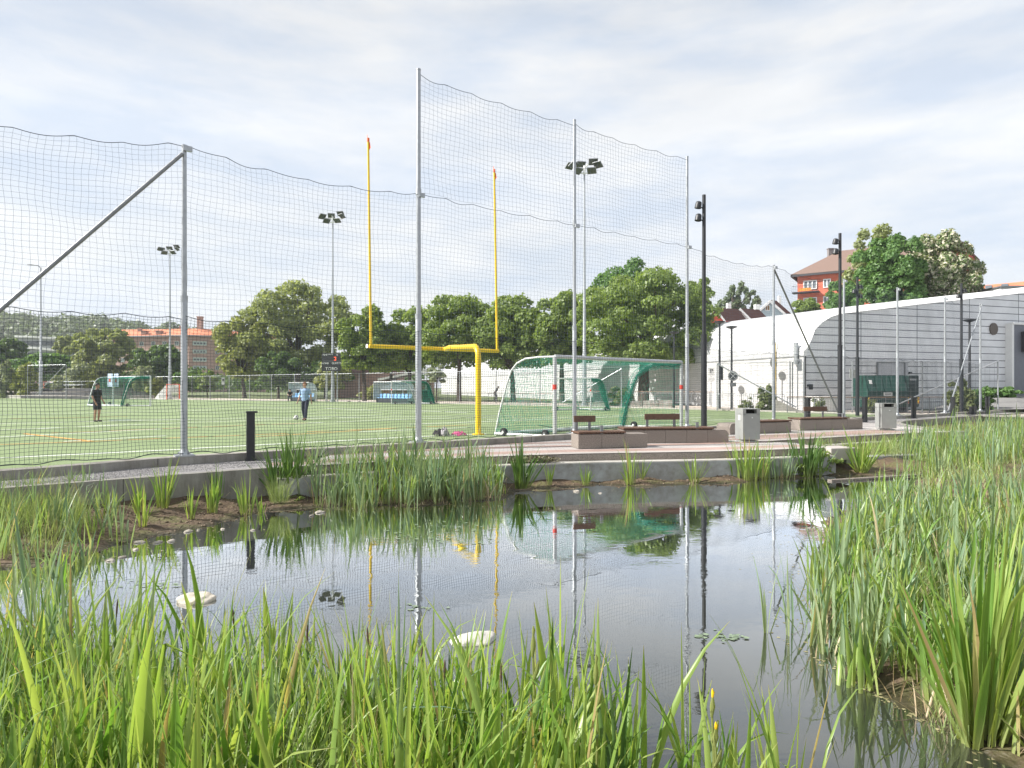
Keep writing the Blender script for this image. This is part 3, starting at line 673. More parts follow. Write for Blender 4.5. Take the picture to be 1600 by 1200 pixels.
# ================================================================== SOCCER GOALS
def soccer_goal(label, F1, F2, B1, B2, h, r=.05, netm='net_green', topback=.8, wheels=True, tapes=True, cell=.13, curtain=True, frame='alu', cord=.0022, group='portable goals with green nets'):
    g0 = (Vector(F1)+Vector(F2))/2
    t = thing('soccer_goal', label, 'goal', (g0.x, g0.y, 0), group=group)
    F1, F2, B1, B2 = [Vector((p[0], p[1], 0)) for p in (F1, F2, B1, B2)]; up = Vector((0, 0, h))
    mb = MB()
    for q in (F1, F2): mb.tube([q, q+up], r, 12)
    mb.tube([F1+up, F2+up], r, 12)
    mb.build('post', M[frame], t, smooth=True)
    def stan(Fp, Bp):
        b = Bp-Fp; P = []
        for u, v in ((0, 1), (topback*.35, 1.0), (topback*.6, .985), (topback*.78, .93), (topback*.9, .84), (topback*1.0, .66), (.93, .3), (1, .03)):
            P.append(Fp+b*min(u, 1)+Vector((0, 0, h*v)))
        return P
    for Fp, Bp in ((F1, B1), (F2, B2)):
        mb = MB(); mb.tube(stan(Fp, Bp), r*.5, 10); mb.build('stanchion', M['white_metal'], t, smooth=True)
        mb = MB(); mb.tube([Fp+Vector((0, 0, .06)), Bp+Vector((0, 0, .06))], r*.8, 10); mb.build('side_bar', M['white_metal'], t, smooth=True)
    mb = MB(); mb.tube([B1+Vector((0, 0, .06)), B2+Vector((0, 0, .06))], r*1.1, 10); mb.build('base_bar', M['white_metal'], t, smooth=True)
    if tapes:
        for q in (F1, F2):
            mb = MB(); mb.tube([q+Vector((0, 0, h*.60)), q+Vector((0, 0, h*.66))], r*1.06, 12); mb.build('red_tape', M['red_tape'], t)
    if wheels:
        for Fp, Bp, s in ((F1, B1, .15), (F2, B2, .8), (F1, B1, .85)):
            c = Fp.lerp(Bp, s)+Vector((0, 0, .12)); ax = (B2-B1).normalized()
            mb = MB(); mb.tube([c-ax*.05, c+ax*.05], .13, 14); w = mb.build('wheel', M['rubber'], t, smooth=True)
            mb = MB(); mb.tube([c-ax*.056, c+ax*.056], .045, 10); mb.build('hub', M['white_metal'], w)
    # net: back+top follows the stanchions, with two sides
    S1 = np.array(stan(F1, B1)); S2 = np.array(stan(F2, B2))
    def arc(S, n):
        L = np.concatenate([[0], np.cumsum(np.linalg.norm(np.diff(S, axis=0), axis=1))]); q = np.linspace(0, L[-1], n)
        return np.stack([np.interp(q, L, S[:, k]) for k in range(3)], -1)
    Lp = sum((S1[i+1]-S1[i]).dot(S1[i+1]-S1[i])**.5 for i in range(len(S1)-1)); W = (F2-F1).length
    nh = max(int(Lp/cell), 8); nw = max(int(W/cell), 6)
    A = arc(S1, nh+1); Bb = arc(S2, nh+1); u = np.linspace(0, 1, nw+1)
    G = A[:, None]*(1-u)[None, :, None]+Bb[:, None]*u[None, :, None]
    sg = np.sin(np.pi*u)[None, :]*np.sin(np.pi*np.linspace(0, 1, nh+1))[:, None]
    G = G-np.array([0, 0, .16])*sg[..., None]
    parts = [cords(G, cord), cords(np.swapaxes(G, 0, 1), cord)]
    for S, Fp, Bp in ((A, F1, B1), (Bb, F2, B2)):
        K = 14
        gr = Fp.lerp(Bp, 0); base = np.array([list(Fp.lerp(Bp, i/nh)) for i in range(nh+1)])+np.array([0, 0, .05])
        v = np.linspace(0, 1, K+1)
        Gs = S[:, None]*(1-v)[None, :, None]+base[:, None]*v[None, :, None]
        Gs = Gs+.03*np.sin(np.arange(nh+1)*1.7)[:, None, None]*np.sin(np.pi*v)[None, :, None]
        parts += [cords(Gs, cord), cords(np.swapaxes(Gs, 0, 1), cord)]
    Vv, Ff = merge(parts); q = np.array(t.location)[None]
    np_mesh('goal_net', Vv-q, 4, M[netm], faces=Ff, parent=t)
    if curtain:
        # bunched netting hanging along the second stanchion
        vs = []
        for k in range(60):
            off = rng.normal(0, .05, (1, 3)); w = Bb*1.0+off*np.array([[1, 1, .4]])
            inward = (np.array(F1)-np.array(F2)); inward /= np.linalg.norm(inward); w = w+inward*abs(rng.normal(.0, .16))*np.sin(np.linspace(.3, 3.0, nh+1))[:, None]-np.array([0, 0, .10])*abs(rng.normal())
            w = w+.02*rng.normal(0, 1, w.shape); w[:, 2] = np.maximum(w[:, 2], .03); vs.append(w)
        Vv, Ff = cords(np.array(vs), cord*1.3); np_mesh('bunched_net', Vv-q, 4, M['net_green2'], faces=Ff, parent=t)
    # slack net lying on the ground
    vs = []
    for k in range(16):
        s_ = np.linspace(0, 1, 30)[:, None]; ln = np.array(B1)[None]*(1-s_)+np.array(B2)[None]*s_
        vs.append(ln+rng.normal(0, .05, (30, 3))*np.array([[1, 1, .3]])+np.array([0, 0, .05]))
    Vv, Ff = cords(np.array(vs), cord*1.2); Vv[:, 2] = np.maximum(Vv[:, 2], .012); np_mesh('slack_net', Vv-q, 4, M['net_green2'], faces=Ff, parent=t)
    return t
g1 = soccer_goal('large aluminium goal with green net standing nearest, just behind the kerb', (1.26, 18.85), (6.07, 22.95), (-.52, 20.15), (4.15, 24.0), 2.42, r=.06, cell=.11, cord=.0034)
g2 = soccer_goal('white goal with green net and two posters behind the player in black', (-35.2, 56.5), (-29.2, 51.7), (-35.4, 53.4), (-31.4, 51.5), 2.44, r=.06, cell=.22, cord=.006, tapes=False)
g3 = soccer_goal('small white goal seen through the net of the nearest goal', (2.72, 42.4), (5.12, 41.6), (4.6, 43.6), (6.45, 42.4), 2.12, r=.05, cell=.2, cord=.006)
g4 = soccer_goal('small white goal in front of the right hand dugout', (-10.95, 58.2), (-8.7, 58.0), (-9.1, 60.2), (-7.2, 59.6), 2.12, r=.05, cell=.22, cord=.007)
g5 = soccer_goal('small goal parked on the grey terrace steps at the far left', (-78, 101.5), (-71.5, 101), (-77, 103.2), (-71.3, 103), 2.3, r=.06, cell=.35, cord=.009, wheels=False, curtain=False)
g6 = soccer_goal('goal cut by the left edge of the view on the terrace steps', (-85.5, 102.5), (-80.6, 102), (-85.5, 104.2), (-81, 104), 2.6, r=.06, cell=.35, cord=.009, wheels=False, curtain=False)
for k, dx in ((0, 0), (1, .95)):
    mb = MB(); v = pt(172+dx*10, 594, 54.5); mb.box((v.x+.1, v.y-.15, v.z), (.62 if k else .75, .02, 1.1), -.5)
    p = mb.build('poster', mat('poster_white', (.55, .66, .82), .6, 0, .1, 3), g2)
    mb = MB(); mb.box((v.x+.1-.02, v.y-.18, v.z), (.22, .012, .3), -.5); mb.build('red_print', M['red_tape'], p)

M['lens'] = mat('dark_lamp_glass', (.06, .075, .05), .3, 0, .3, 20)
# ================================================================== FLOODLIGHTS
def floodlight(label, x, y, z_top, sc=1.0, n_up=3):
    t = thing('floodlight_mast', label, 'floodlight', (x, y, 0), group='floodlight masts round the pitch')
    mb = MB(); mb.tube([(0, 0, 0), (0, 0, z_top*.22), (0, 0, z_top*.22+.1), (0, 0, z_top*.6), (0, 0, z_top)], [.20*sc, .17*sc, .14*sc, .10*sc, .065*sc], 12)
    mb.tube([(0, 0, 0), (0, 0, .25)], .3*sc, 12); mb.build('mast', M['galv'], t, world=False, smooth=True)
    mb = MB()
    for a in (.2, 1.77): mb.tube([(-1.0*math.cos(a), -1.0*math.sin(a), z_top-.05), (1.0*math.cos(a), 1.0*math.sin(a), z_top-.05)], .045, 8)
    mb.tube([(-.55, 0, z_top-.45), (.55, 0, z_top-.45)], .05, 8); mb.tube([(0, 0, z_top-.6), (0, 0, z_top+.15)], .09, 8)
    mb.build('cross_frame', M['white_metal'], t, world=False)
    spots = [(-1.15, .1, .15, .6), (-.25, .35, .35, .2), (.75, .25, .55, -.1), (-.55, -.35, -.4, .7), (.55, -.3, -.35, -.3), (-.95, -.55, .05, .9), (1.05, -.3, .12, -.7)]
    for k, (dx, dy, dz, rz) in enumerate(spots):
        mb = MB(); mb.box((dx, dy, z_top+dz), (.75, .62, .07), rz, -.62, bev=.015)
        for q in range(5): mb.box((dx+(-.28+.14*q)*math.cos(rz), dy+(-.28+.14*q)*math.sin(rz), z_top+dz+.06), (.02, .5, .06), rz, -.62)
        p = mb.build('lamp_head', M['galv_dark'], t, world=False)
        mb = MB(); mb.box((dx+.0, dy-.03, z_top+dz-.045), (.64, .52, .02), rz, -.62); mb.build('lens', M['lens'], p, world=False)
    return t
floodlight('tall floodlight mast rising between the two tall net posts', 5.85, 51.7, 19.3)
floodlight('tall floodlight mast behind the scoreboard', -19.1, 68.2, 19.6)
floodlight('distant floodlight mast in front of the brick apartment block', -45.0, 84.2, 19.6)
t = thing('street_light', 'slim distant pole with one short arm above the terrace steps at far left', 'street light', (-67.0, 91, 0))
mb = MB(); mb.tube([(-67.0, 91, 0), (-67.0, 91, 5.2), (-67.0, 91, 5.3), (-67.0, 91, 18.6)], [.24, .22, .14, .09], 10); mb.build('pole', M['galv'], t, smooth=True)
mb = MB(); mb.tube([(-67.0, 91, 18.5), (-67.4, 91, 18.9), (-68.3, 91, 19.0)], .06, 8); mb.box((-68.5, 91, 19.0), (.7, .3, .12), bev=.03); mb.build('lamp_head', M['galv_dark'], t)

# ================================================================== BLACK LAMP POLES
def black_lamp(label, x, y, top, heads, arm=-1, r=.075, group='black lamp poles with drum heads'):
    t = thing('street_lamp', label, 'street lamp', (x, y, .02), group=group)
    mb = MB(); j = top*.42
    mb.tube([(0, 0, 0), (0, 0, j), (0, 0, j+.03), (0, 0, top)], [r*1.15, r*1.15, r*.78, r*.72], 14)
    mb.tube([(0, 0, j-.03), (0, 0, j+.02)], r*1.22, 14); mb.build('pole', M['black_metal'], t, world=False, smooth=True)
    for (dz, sd, yaw) in heads:
        cx = sd*.17; cz = top-dz
        mb = MB()
        prof = [(.015, .10), (.055, .098), (.083, .075), (.094, .03), (.102, -.11), (.09, -.115)]
        n = 14; vs = []
        for r_, z_ in prof:
            for k in range(n):
                a = 2*math.pi*k/n; v = Vector((r_*math.cos(a), r_*math.sin(a), z_)); v = Matrix.Rotation(sd*-.16, 3, 'Y') @ v; v = Matrix.Rotation(yaw, 3, 'X') @ v
                vs.append(v+Vector((cx, 0, cz)))
        K = len(prof); mb.add(vs, [(i*n+k, i*n+(k+1) % n, (i+1)*n+(k+1) % n, (i+1)*n+k) for i in range(K-1) for k in range(n)]+[tuple(range(n))])
        mb.tube([(cx*.6, 0, cz-.06), (sd*.03, 0, cz-.13)], .016, 8)
        p = mb.build('lamp_head', M['black_metal'], t, world=False, smooth=True)
        mb = MB(); mb.tube([(cx-sd*.01, 0, cz-.07), (cx-sd*.01, 0, cz-.085)], .082, 12); mb.build('lens', M['galv_dark'], p, world=False)
    return t
black_lamp('near black lamp pole with two drum heads behind the long bench', 5.85, 19.5, 7.36, [(.30, -1, .1), (.68, -1, -.05)])
black_lamp('black lamp pole with two drum heads behind the furthest bench', 12.48, 24.35, 7.36, [(.30, -1, .1), (.68, -1, -.05)])
black_lamp('far black lamp pole against the green dome shaped tree', 18.35, 34.0, 7.36, [(.5, 1, .1), (.75, -1, -.05), (1.0, 1, .2)], r=.085)
black_lamp('far black lamp pole in front of the flowering tree', 25.0, 35.6, 7.3, [(.4, 1, .1), (.7, -1, -.05)], r=.085)
def tee_lamp(label, x, y, top, z0=0.0, box=False):
    t = thing('street_lamp', label, 'street lamp', (x, y, z0), group='black lamp posts with flat round tops')
    mb = MB(); mb.tube([(0, 0, 0), (0, 0, top-.1)], [.085, .06], 12); mb.build('pole', M['black_metal'], t, world=False, smooth=True)
    mb = MB(); mb.lathe((0, 0, top), [(.08, -.16), (.34, -.06), (.36, -.02), (.36, .02), (.06, .06)], 18); mb.build('lamp_head', M['black_metal'], t, world=False, smooth=True)
    if box: mb = MB(); mb.box((.09, -.03, top*.42), (.22, .2, .95), bev=.02); mb.build('control_box', M['black_metal'], t, world=False)
    return t
tee_lamp('black post lamp with a control box at the left end of the white hall wall', 13.95, 43.0, 5.95, 0, True)
tee_lamp('black post lamp with a round road sign on it beside the white hall wall', 15.1, 44.0, 5.7)
tee_lamp('black post lamp half hidden by the bush in front of the grey gable', 29.6, 41.4, 5.9)
tee_lamp('black post lamp in the shade of the big maple', 11.9, 47.0, 5.6)

# ================================================================== BENCHES, BINS, BOLLARDS
def frame_of(a, b):
    d = Vector((b[0]-a[0], b[1]-a[1], 0)); return d.length, math.atan2(d.y, d.x)
def bench(label, a, b, depth=.62, h=.36, seat=(0, .7), back=None, arm=None, round_end=False, end_face=False, parts=4, round_left=False):
    """a->b: bottom front edge of the block; local x runs along it, y away from the pond"""
    Lg, rz = frame_of(a, b)
    t = thing('stone_bench', label, 'bench', (a[0], a[1], .03), rz, 'granite block benches on the terrace')
    n = parts; w = Lg/n; mb = MB()
    for k in range(n):
        x0, x1 = k*w+.002, (k+1)*w-.002
        if (round_end and k == n-1) or (round_left and k == 0):
            bm_ = [(x0, 0), (x1, 0)]
            rr = .13; prof = []
            if round_left and k == 0 and not (round_end and k == n-1): prof = [(x1, 0), (x1, h), (x0+rr, h)]+[(x0+rr-rr*math.sin(q*.314), h-rr+rr*math.cos(q*.314)) for q in range(1, 6)]+[(x0, 0)]
            else: prof = [(x0, 0), (x0, h), (x1-rr, h)]+[(x1-rr+rr*math.sin(q*.314), h-rr+rr*math.cos(q*.314)) for q in range(1, 6)]+[(x1, 0)]
            N = len(prof); mb.add([(p[0], 0, p[1]) for p in prof]+[(p[0], depth, p[1]) for p in prof], [tuple(range(N)), tuple(range(N, 2*N))[::-1]]+[(i, (i+1) % N, N+(i+1) % N, N+i) for i in range(N)])
        else: mb.box(((x0+x1)/2, depth/2, h/2), (x1-x0, depth, h), bev=.008)
    mb.build('stone_block', M['granite'], t, world=False)
    if seat:
        s0, s1 = seat[0]*Lg, seat[1]*Lg; mb = MB(); ns = max(int((s1-s0)/.075), 3)
        for k in range(5): pass
        for k in range(ns):
            x = s0+(k+.5)*(s1-s0)/ns; mb.box((x, depth/2-.015, h+.045), ((s1-s0)/ns-.012, depth+.03, .045), bev=.004)
        mb.box(((s0+s1)/2, .10, h+.012), (s1-s0-.04, .06, .018)); mb.box(((s0+s1)/2, depth-.12, h+.012), (s1-s0-.04, .06, .018))
        mb.build('seat', M['wood'], t, world=False)
    if back:
        b0, b1, bh = back; mb = MB(); mb.box(((b0+b1)/2, depth*.72, h+bh), (b1-b0, .045, .16), bev=.006); mb.build('backrest', M['wood'], t, world=False)
        for x in (b0+.08, b1-.14):
            mb = MB(); mb.box((x, depth*.72+.035, h+.07+(bh-.05)/2), (.07, .02, bh+.02)); mb.build('bracket', M['galv_dark'], t, world=False)
        if arm:
            mb = MB(); mb.box((arm, .06, h+.10), (.075, .05, .22), bev=.004); mb.tube([(arm, .06, h+.19), (arm-.0, depth*.72, h+.19)], .008, 6); mb.tube([(arm, depth*.7, h+.19), (b0+.1, depth*.7, h+.19)], .006, 6); mb.build('armrest', M['galv_dark'], t, world=False)
    return t
bench('short granite bench with one small wooden backrest at the front of the terrace', (1.60, 15.45), (3.36, 15.85), .56, .34, (0, .68), (.02, .58, .36), .62, parts=3)
bench('long granite bench with rounded end and wide wooden backrest behind the short one', (2.95, 17.0), (5.84, 17.25), .62, .34, (0, .86), (.72, 1.70, .34), 2.05, round_end=True, parts=5)
bench('granite bench with a rounded left end half hidden by the nearer grey bin', (6.88, 20.2), (9.25, 21.2), .62, .34, (.32, 1.0), None, None, parts=4, round_left=True)
bench('furthest granite bench with a wooden backrest between the two grey bins', (9.95, 22.1), (12.55, 22.9), .62, .36, (0, .78), (.55, 1.55, .36), 1.9, parts=4)
def litter_bin(label, x, y, rz, sticker=True, w=.5, h=.90):
    t = thing('litter_bin', label, 'bin', (x, y, .03), rz, 'grey litter bins on the terrace')
    mb = MB(); d = .42
    # body shell with a wedge opening at the top of the front face
    mb.box((0, 0, .45*h+.02), (w, d, .78*h), bev=.006)
    mb.box((0, d*.2, .91*h), (w, d*.6, .16*h)); mb.box((-w/2+.045, -d*.3, .91*h), (.09, d*.4, .16*h)); mb.box((w/2-.045, -d*.3, .91*h), (.09, d*.4, .16*h))
    mb.box((0, 0, h), (w, d, .018), bev=.003)
    mb.box((0, .02, .02), (w*.9, d*.85, .05)); mb.build('body', M['bin'], t, world=False)
    mb = MB(); mb.box((0.0, -d*.09, .905*h), (w-.18, .03, .15*h)); mb.build('opening', M['dark_hole'], t, world=False)
    mb = MB(); mb.tube([(.02, -d/2-.001, .74*h), (.02, -d/2-.008, .74*h)], .020, 12); mb.build('lock', M['alu'], t, world=False)
    if sticker: mb = MB(); mb.box((-w/2-.003, -.02, .74*h), (.003, .1, .13)); mb.build('sticker', M['white'], t, world=False)
    mb = MB()
    for q in ((-w/2-.003, -.1, .35), (-w/2-.003, -.12, .6)): mb.box(q, (.004, .02, .02))
    mb.build('rivet', M['galv_dark'], t, world=False)
    return t
litter_bin('nearer grey litter bin with a white sticker on its lit side', 6.42, 17.45, .16)
litter_bin('further grey litter bin near the right end of the terrace', 13.05, 22.35, -.02, False, .52, .93)
def bollard(label, x, y, z=.02, h=.98, w=.155, lamp=True):
    t = thing('bollard', label, 'bollard', (x, y, z), .45, 'black bollard lights on the gravel path')
    mb = MB(); mb.box((0, 0, h/2), (w, w, h), bev=.004); mb.box((0, 0, .01), (w+.06, w+.06, .02)); mb.build('post', M['black_metal'], t, world=False)
    if lamp: mb = MB(); mb.box((.02, -.0, h+.012), (w+.06, w+.04, .035), bev=.004); mb.build('cap', M['black_metal'], t, world=False)
    return t
bollard('nearest black bollard alone on the gravel strip at the left', -5.33, 13.05, .015)
bollard('black bollard behind the furthest bench to the left of its backrest', 11.55, 25.0, .03, 1.05, .15)
bollard('black bollard right of the second black lamp pole', 15.1, 27.4, .03, 1.05, .15)
bollard('black bollard on the gravel behind the further bin to its right', 19.3, 30.75, .03, 1.0, .16)
bollard('black bollard beside the foot of the sloping brace', 23.0, 33.4, .03, .98, .16)
bollard('low black box between the two last bollards', 25.2, 35.0, .03, .45, .26, False)
bollard('last black bollard at the foot of the round bush', 26.7, 35.95, .03, .95, .16)

# ================================================================== THE WHITE HALL
hall_rz = math.atan2(.305, .952)
hall = thing('sports_hall', 'long white hall with a curved roof edge and grey panelled gable', 'hall', (19, 41.7, 0), hall_rz)
G_ = Vector((math.cos(hall_rz), math.sin(hall_rz))); T_ = Vector((-math.sin(hall_rz), math.cos(hall_rz)))
def prof_outer(n=14):
    P = [(0, -.2), (0, 3.55)]
    P += [(0, 3.9), (.12, 4.6), (.38, 5.2), (.8, 5.75), (1.4, 6.25), (2.1, 6.62), (2.9, 6.85), (4.2, 7.02)]
    P += [(10, 7.78), (20.3, 9.05), (32, 10.6), (46, 12.4)]
    return P
PO = prof_outer()
PI_ = [(x+.30 if x < .5 else x+.12, z-(.0 if z < 3.6 else min(.42, (z-3.5)*.3))) for x, z in PO]
D = 118
# gable face (recessed), local x along gable, y into the building
gz = [(x, z) for x, z in PI_]
mb = MB(); mb.poly([(x, .12, z) for x, z in gz]+[(46, .12, -.2)]); mb.build('gable', brickmat('grey_facade_panels', (.74, .75, .77), (.78, .79, .81), (.11, .12, .14), 5.0, .50, .028, 0.0, .45, bump=.5), hall, world=False)
# slanted fascia strip between outer shell and gable: shell edge
mb = MB(); n = len(PO)
mb.add([(x, 1.3 if i > 2 else 0, z) for i, (x, z) in enumerate(PO)]+[(x, 0, z) for x, z in PI_]+[(x, .14, z) for x, z in PI_], [(i, i+1, n+i+1, n+i) for i in range(1, n-1)]+[(n+i, n+i+1, 2*n+i+1, 2*n+i) for i in range(1, n-1)])
mb.build('roof_edge', mat('white_trim', (.80, .80, .79), .5, 0, .03, 3), hall, world=False)
# curved roof: shingle-like steel, lower wall
mb = MB(); ny_ = 60
rows = PO[1:]; ys_ = [D*k/ny_ for k in range(ny_+1)]
def lift(y, z, x): return z+min(y, 30)/30*.55*min(1, max(0, (z-3.9)/3))
vs = [(x, max(y, 1.3 if z > 4 else 0), lift(y, z, x)) for y in ys_ for x, z in rows]; m_ = len(rows)
mb.add(vs, [(j*m_+i, j*m_+i+1, (j+1)*m_+i+1, (j+1)*m_+i) for j in range(ny_) for i in range(m_-1)])
def shingle():
    m = brickmat('white_roof_shingles', (.50, .51, .52), (.57, .57, .58), (.25, .26, .27), .9, .30, .016, .5, .5, axis='XZ', bump=.45); return m
mb.build('curved_roof', shingle(), hall, world=False, smooth=True)
mb = MB(); mb.box((.06, D/2, 1.675), (.12, D, 3.75)); mb.build('lower_wall', brickmat('white_rendered_wall', (.52, .52, .52), (.57, .57, .57), (.34, .34, .34), 3.0, .30, .008, .5, .8, bump=.2), hall, world=False)
mb = MB(); mb.box((-.02, D/2, 3.56), (.06, D, .025)); mb.build('drip_trim', M['galv_dark'], hall, world=False)
# gable details: (px, py) are turned into the gable plane
def on_gable(px, py, off=.1):
    k = (px-800)/1000.0; o = Vector((19, 41.7))+T_*off
    s = (k*o.y-o.x)/(G_.x-k*G_.y); Yw = o.y+G_.y*s; return s, CH-(py-H0)/1000*Yw
def gbox(mb, x0, y0, x1, y1, off=.06, th=.06):
    s0, z0 = on_gable(x0, y0); s1, z1 = on_gable(x1, y1)
    mb.box(((s0+s1)/2, off, (z0+z1)/2), (abs(s1-s0), th, abs(z0-z1)))
mb = MB(); gbox(mb, 1371, 567, 1418, 626, .08, .05); dr = mb.build('door', mat('pale_gate', (.48, .49, .52), .5), hall, world=False)
mb = MB(); gbox(mb, 1370, 565.4, 1419, 567, .05, .10); gbox(mb, 1369.5, 566, 1371, 600, .05, .1); gbox(mb, 1412, 567, 1413.2, 600, .05, .1); mb.build('frame', M['galv_dark'], dr, world=False)
for x0, x1 in ((1371.5, 1375), (1377, 1384), (1386, 1393), (1395, 1409.5)):
    mb = MB(); gbox(mb, x0, 586.3, x1, 592, .045, .02); mb.build('pane', M['glass'], dr, world=False)
mb = MB()
for (a, b, c, d_) in ((1261, 600.5, 1269.5, 604), (1264, 604, 1269.5, 608.5)): gbox(mb, a, b, c, d_, .07, .03)
mb.build('sign_box', M['black_metal'], hall, world=False)
mb = MB(); gbox(mb, 1419, 581, 1422, 584, .0, .15); mb.build('wall_lamp', M['black_metal'], hall, world=False)
s_, z_ = on_gable(1552, 514); mb = MB()
mb.add([(s_+.40*math.cos(a*.2618), yy, z_+.44*math.sin(a*.2618)) for yy in (.11, .03) for a in range(24)], [tuple(range(24)), tuple(range(24, 48))]+[(i, (i+1) % 24, 24+(i+1) % 24, 24+i) for i in range(24)])
mb.build('round_vent', mat('brown_grille', (.12, .10, .085), .6, 0, .3, 30), hall, world=False)
# things on the long wall
wx = lambda y, z: (0, y, z)
mb = MB(); mb.box((-.12, .55, 3.9), (.16, .26, 1.2), bev=.02); mb.tube([(-.14, .55, 3.3), (-.14, .55, 3.05)], .14, 12); mb.build('wall_unit', M['galv'], hall, world=False)
mb = MB(); mb.tube([(-.08, 2.55, .2), (-.08, 2.55, 4.6)], .035, 8); mb.build('yellow_pipe', M['yellow'], hall, world=False)
mb = MB(); mb.tube([(-.06, 1.2, .2), (-.06, 1.2, 3.3)], .03, 8); mb.build('downpipe', M['galv'], hall, world=False)
# grey entrance block at the right
mb = MB()
a = G_*18.7; eb = thing('entrance_block', 'dark grey block with a pale edge at the right end of the gable', 'building', (19+G_.x*18.7, 41.7+G_.y*18.7-.02, 0), hall_rz)
mb = MB(); mb.box((6, 1.2, 3.2), (12, 3.0, 5.9)); mb.build('wall', mat('dark_grey_cladding', (.16, .17, .20), .6, 0, .08, 3), eb, world=False)
mb = MB(); mb.box((-.10, 1.15, 3.2), (.2, 3.0, 6.0)); mb.box((6, 1.15, 6.24), (12.2, 3.1, .16)); mb.build('pale_trim', M['white'], eb, world=False)
mb = MB(); mb.box((1.6, -.5, 4.9), (1.6, .4, 1.5)); mb.build('canopy', mat('black_cladding', (.05, .05, .06), .5), eb, world=False)
sg = thing('wall_sign', 'small black sign with a white letter on the dark block at the right edge', 'sign', (38.05, 46.3, 2.5), hall_rz)
mb = MB(); mb.box((.2, -.95, 0), (.5, .04, .5)); mb.build('panel', M['black_metal'], sg, world=False)

def text_mesh(s, size, loc, rot, m, parent, name='lettering', ext=.004, align='CENTER', world=False):
    c = bpy.data.curves.new(name, 'FONT'); c.body = s; c.size = size; c.extrude = ext; c.align_x = align; c.align_y = 'CENTER'; c.resolution_u = 2
    o = bpy.data.objects.new(name, c); COL.objects.link(o)
    dg = bpy.context.evaluated_depsgraph_get(); dg.update(); me = bpy.data.meshes.new_from_object(o.evaluated_get(dg)); bpy.data.objects.remove(o)
    me.name = name; me.materials.clear(); me.materials.append(m); o = bpy.data.objects.new(name, me); COL.objects.link(o)
    o.location = loc; o.rotation_euler = rot; o.parent = parent; return o
RX = math.radians(90)
text_mesh('P', .45, (.2, -.99, 0), (RX, 0, 0), M['white'], sg)

# ================================================================== SIGNS
def sign_post(name, label, px, py_top, Y, kind, h=None, group=None, ybase=None):
    v = pt(px, py_top, Y); t = thing(name, label, 'sign', (v.x, Y, 0), 0)
    if group: t['group'] = group
    top = v.z
    if kind != 'wall': mb = MB(); mb.tube([(0, 0, 0), (0, 0, top)], .03, 8); mb.build('post', M['galv_dark'], t, world=False)
    return t, top
t, top = sign_post('parking_sign', 'white parking sign with letter P on the shaded left part of the hall wall', 1111, 576, 50.5, 'p')
mb = MB(); mb.box((0, -.06, top-.25), (.5, .03, .62)); mb.build('panel', M['white'], t, world=False)
text_mesh('P', .5, (0, -.085, top-.2), (RX, 0, 0), M['black_metal'], t)
mb = MB(); mb.box((0, -.06, top-.85), (.5, .03, .3)); mb.build('lower_panel', M['white'], t, world=False)
t, top = sign_post('no_stopping_sign', 'round no stopping sign above a small plate on the second post lamp', 1145, 583, 43.7, 'wall')
mb = MB(); mb.tube([(0, -.02, top-.2), (0, -.05, top-.2)], .34, 20); mb.build('disc', mat('grey_sign_back', (.10, .11, .12), .5), t, world=False)
mb = MB()
for a in range(24): mb.box((.29*math.cos(a*.2618), -.06, top-.2+.29*math.sin(a*.2618)), (.09, .015, .045), 0, 0, -a*.2618+1.57)
mb.box((0, -.06, top-.2), (.56, .015, .05), 0, 0, .785); mb.box((0, -.062, top-.2), (.56, .015, .05), 0, 0, -.785); mb.build('cross', M['alu'], t, world=False)
mb = MB(); mb.box((0, -.04, top-.78), (.42, .03, .26)); mb.build('plate', M['galv_dark'], t, world=False)
t, top = sign_post('parking_sign', 'grey sign with letter P on a post before the hall corner', 1246, 563, 40.6, 'p')
mb = MB(); mb.box((.14, .03, top-.3), (.3, .03, .75)); mb.build('panel', M['alu'], t, world=False); text_mesh('P', .3, (.1, .0, top-.15), (RX, 0, 0), M['black_metal'], t)
t, top = sign_post('parking_sign', 'pale blank sign pair on a thin post left of the green container', 1331.5, 577, 38.5, 'p')
mb = MB(); mb.box((-.06, -.04, top-.25), (.24, .03, .55)); mb.box((.14, .0, top-.28), (.12, .1, .5)); mb.build('panel', mat('sign_grey', (.42, .43, .42), .6), t, world=False)
t, top = sign_post('parking_sign', 'small white sign with a black square on a post before the brick block', 349, 590, 110, 'p')
mb = MB(); mb.box((0, -.05, top-.6), (.55, .05, 1.2)); mb.build('panel', M['white'], t, world=False); mb = MB(); mb.box((0, -.09, top-.4), (.3, .03, .35)); mb.build('symbol', M['black_metal'], t, world=False)

# scoreboard
v = pt(517.5, 566, 67.0)
sb = thing('scoreboard', 'black scoreboard on two posts with white lettering and one red digit', 'scoreboard', (v.x, 67.0, 0))
mb = MB()
W2, H2 = 1.95, 1.86
mb.box((0, 0, v.z), (W2, .18, H2), bev=.01); mb.build('panel', mat('matt_black_panel', (.03, .031, .034), .6), sb, world=False)
mb = MB(); mb.box((0, -.095, v.z+.12), (W2-.04, .01, .025)); mb.build('divider', M['galv_dark'], sb, world=False)
for s_, sz, x, z in (('TIME', .26, -.62, .74), ('PERIOD', .15, -.05, .80), ('12', .24, .62, .76), ('HOME', .29, -.62, -.14), ('GUESTS', .29, .58, -.12), ('TOBO', .46, .05, -.70)):
    text_mesh(s_, sz, (x, -.098, v.z+z), (RX, 0, 0), M['white'], sb)
mb = MB()
for b_ in ((.42, .52, .22, .06), (.50, .37, .06, .30), (.42, .22, .22, .06)): mb.box((b_[0], -.10, v.z+b_[1]), (b_[2], .015, b_[3]))
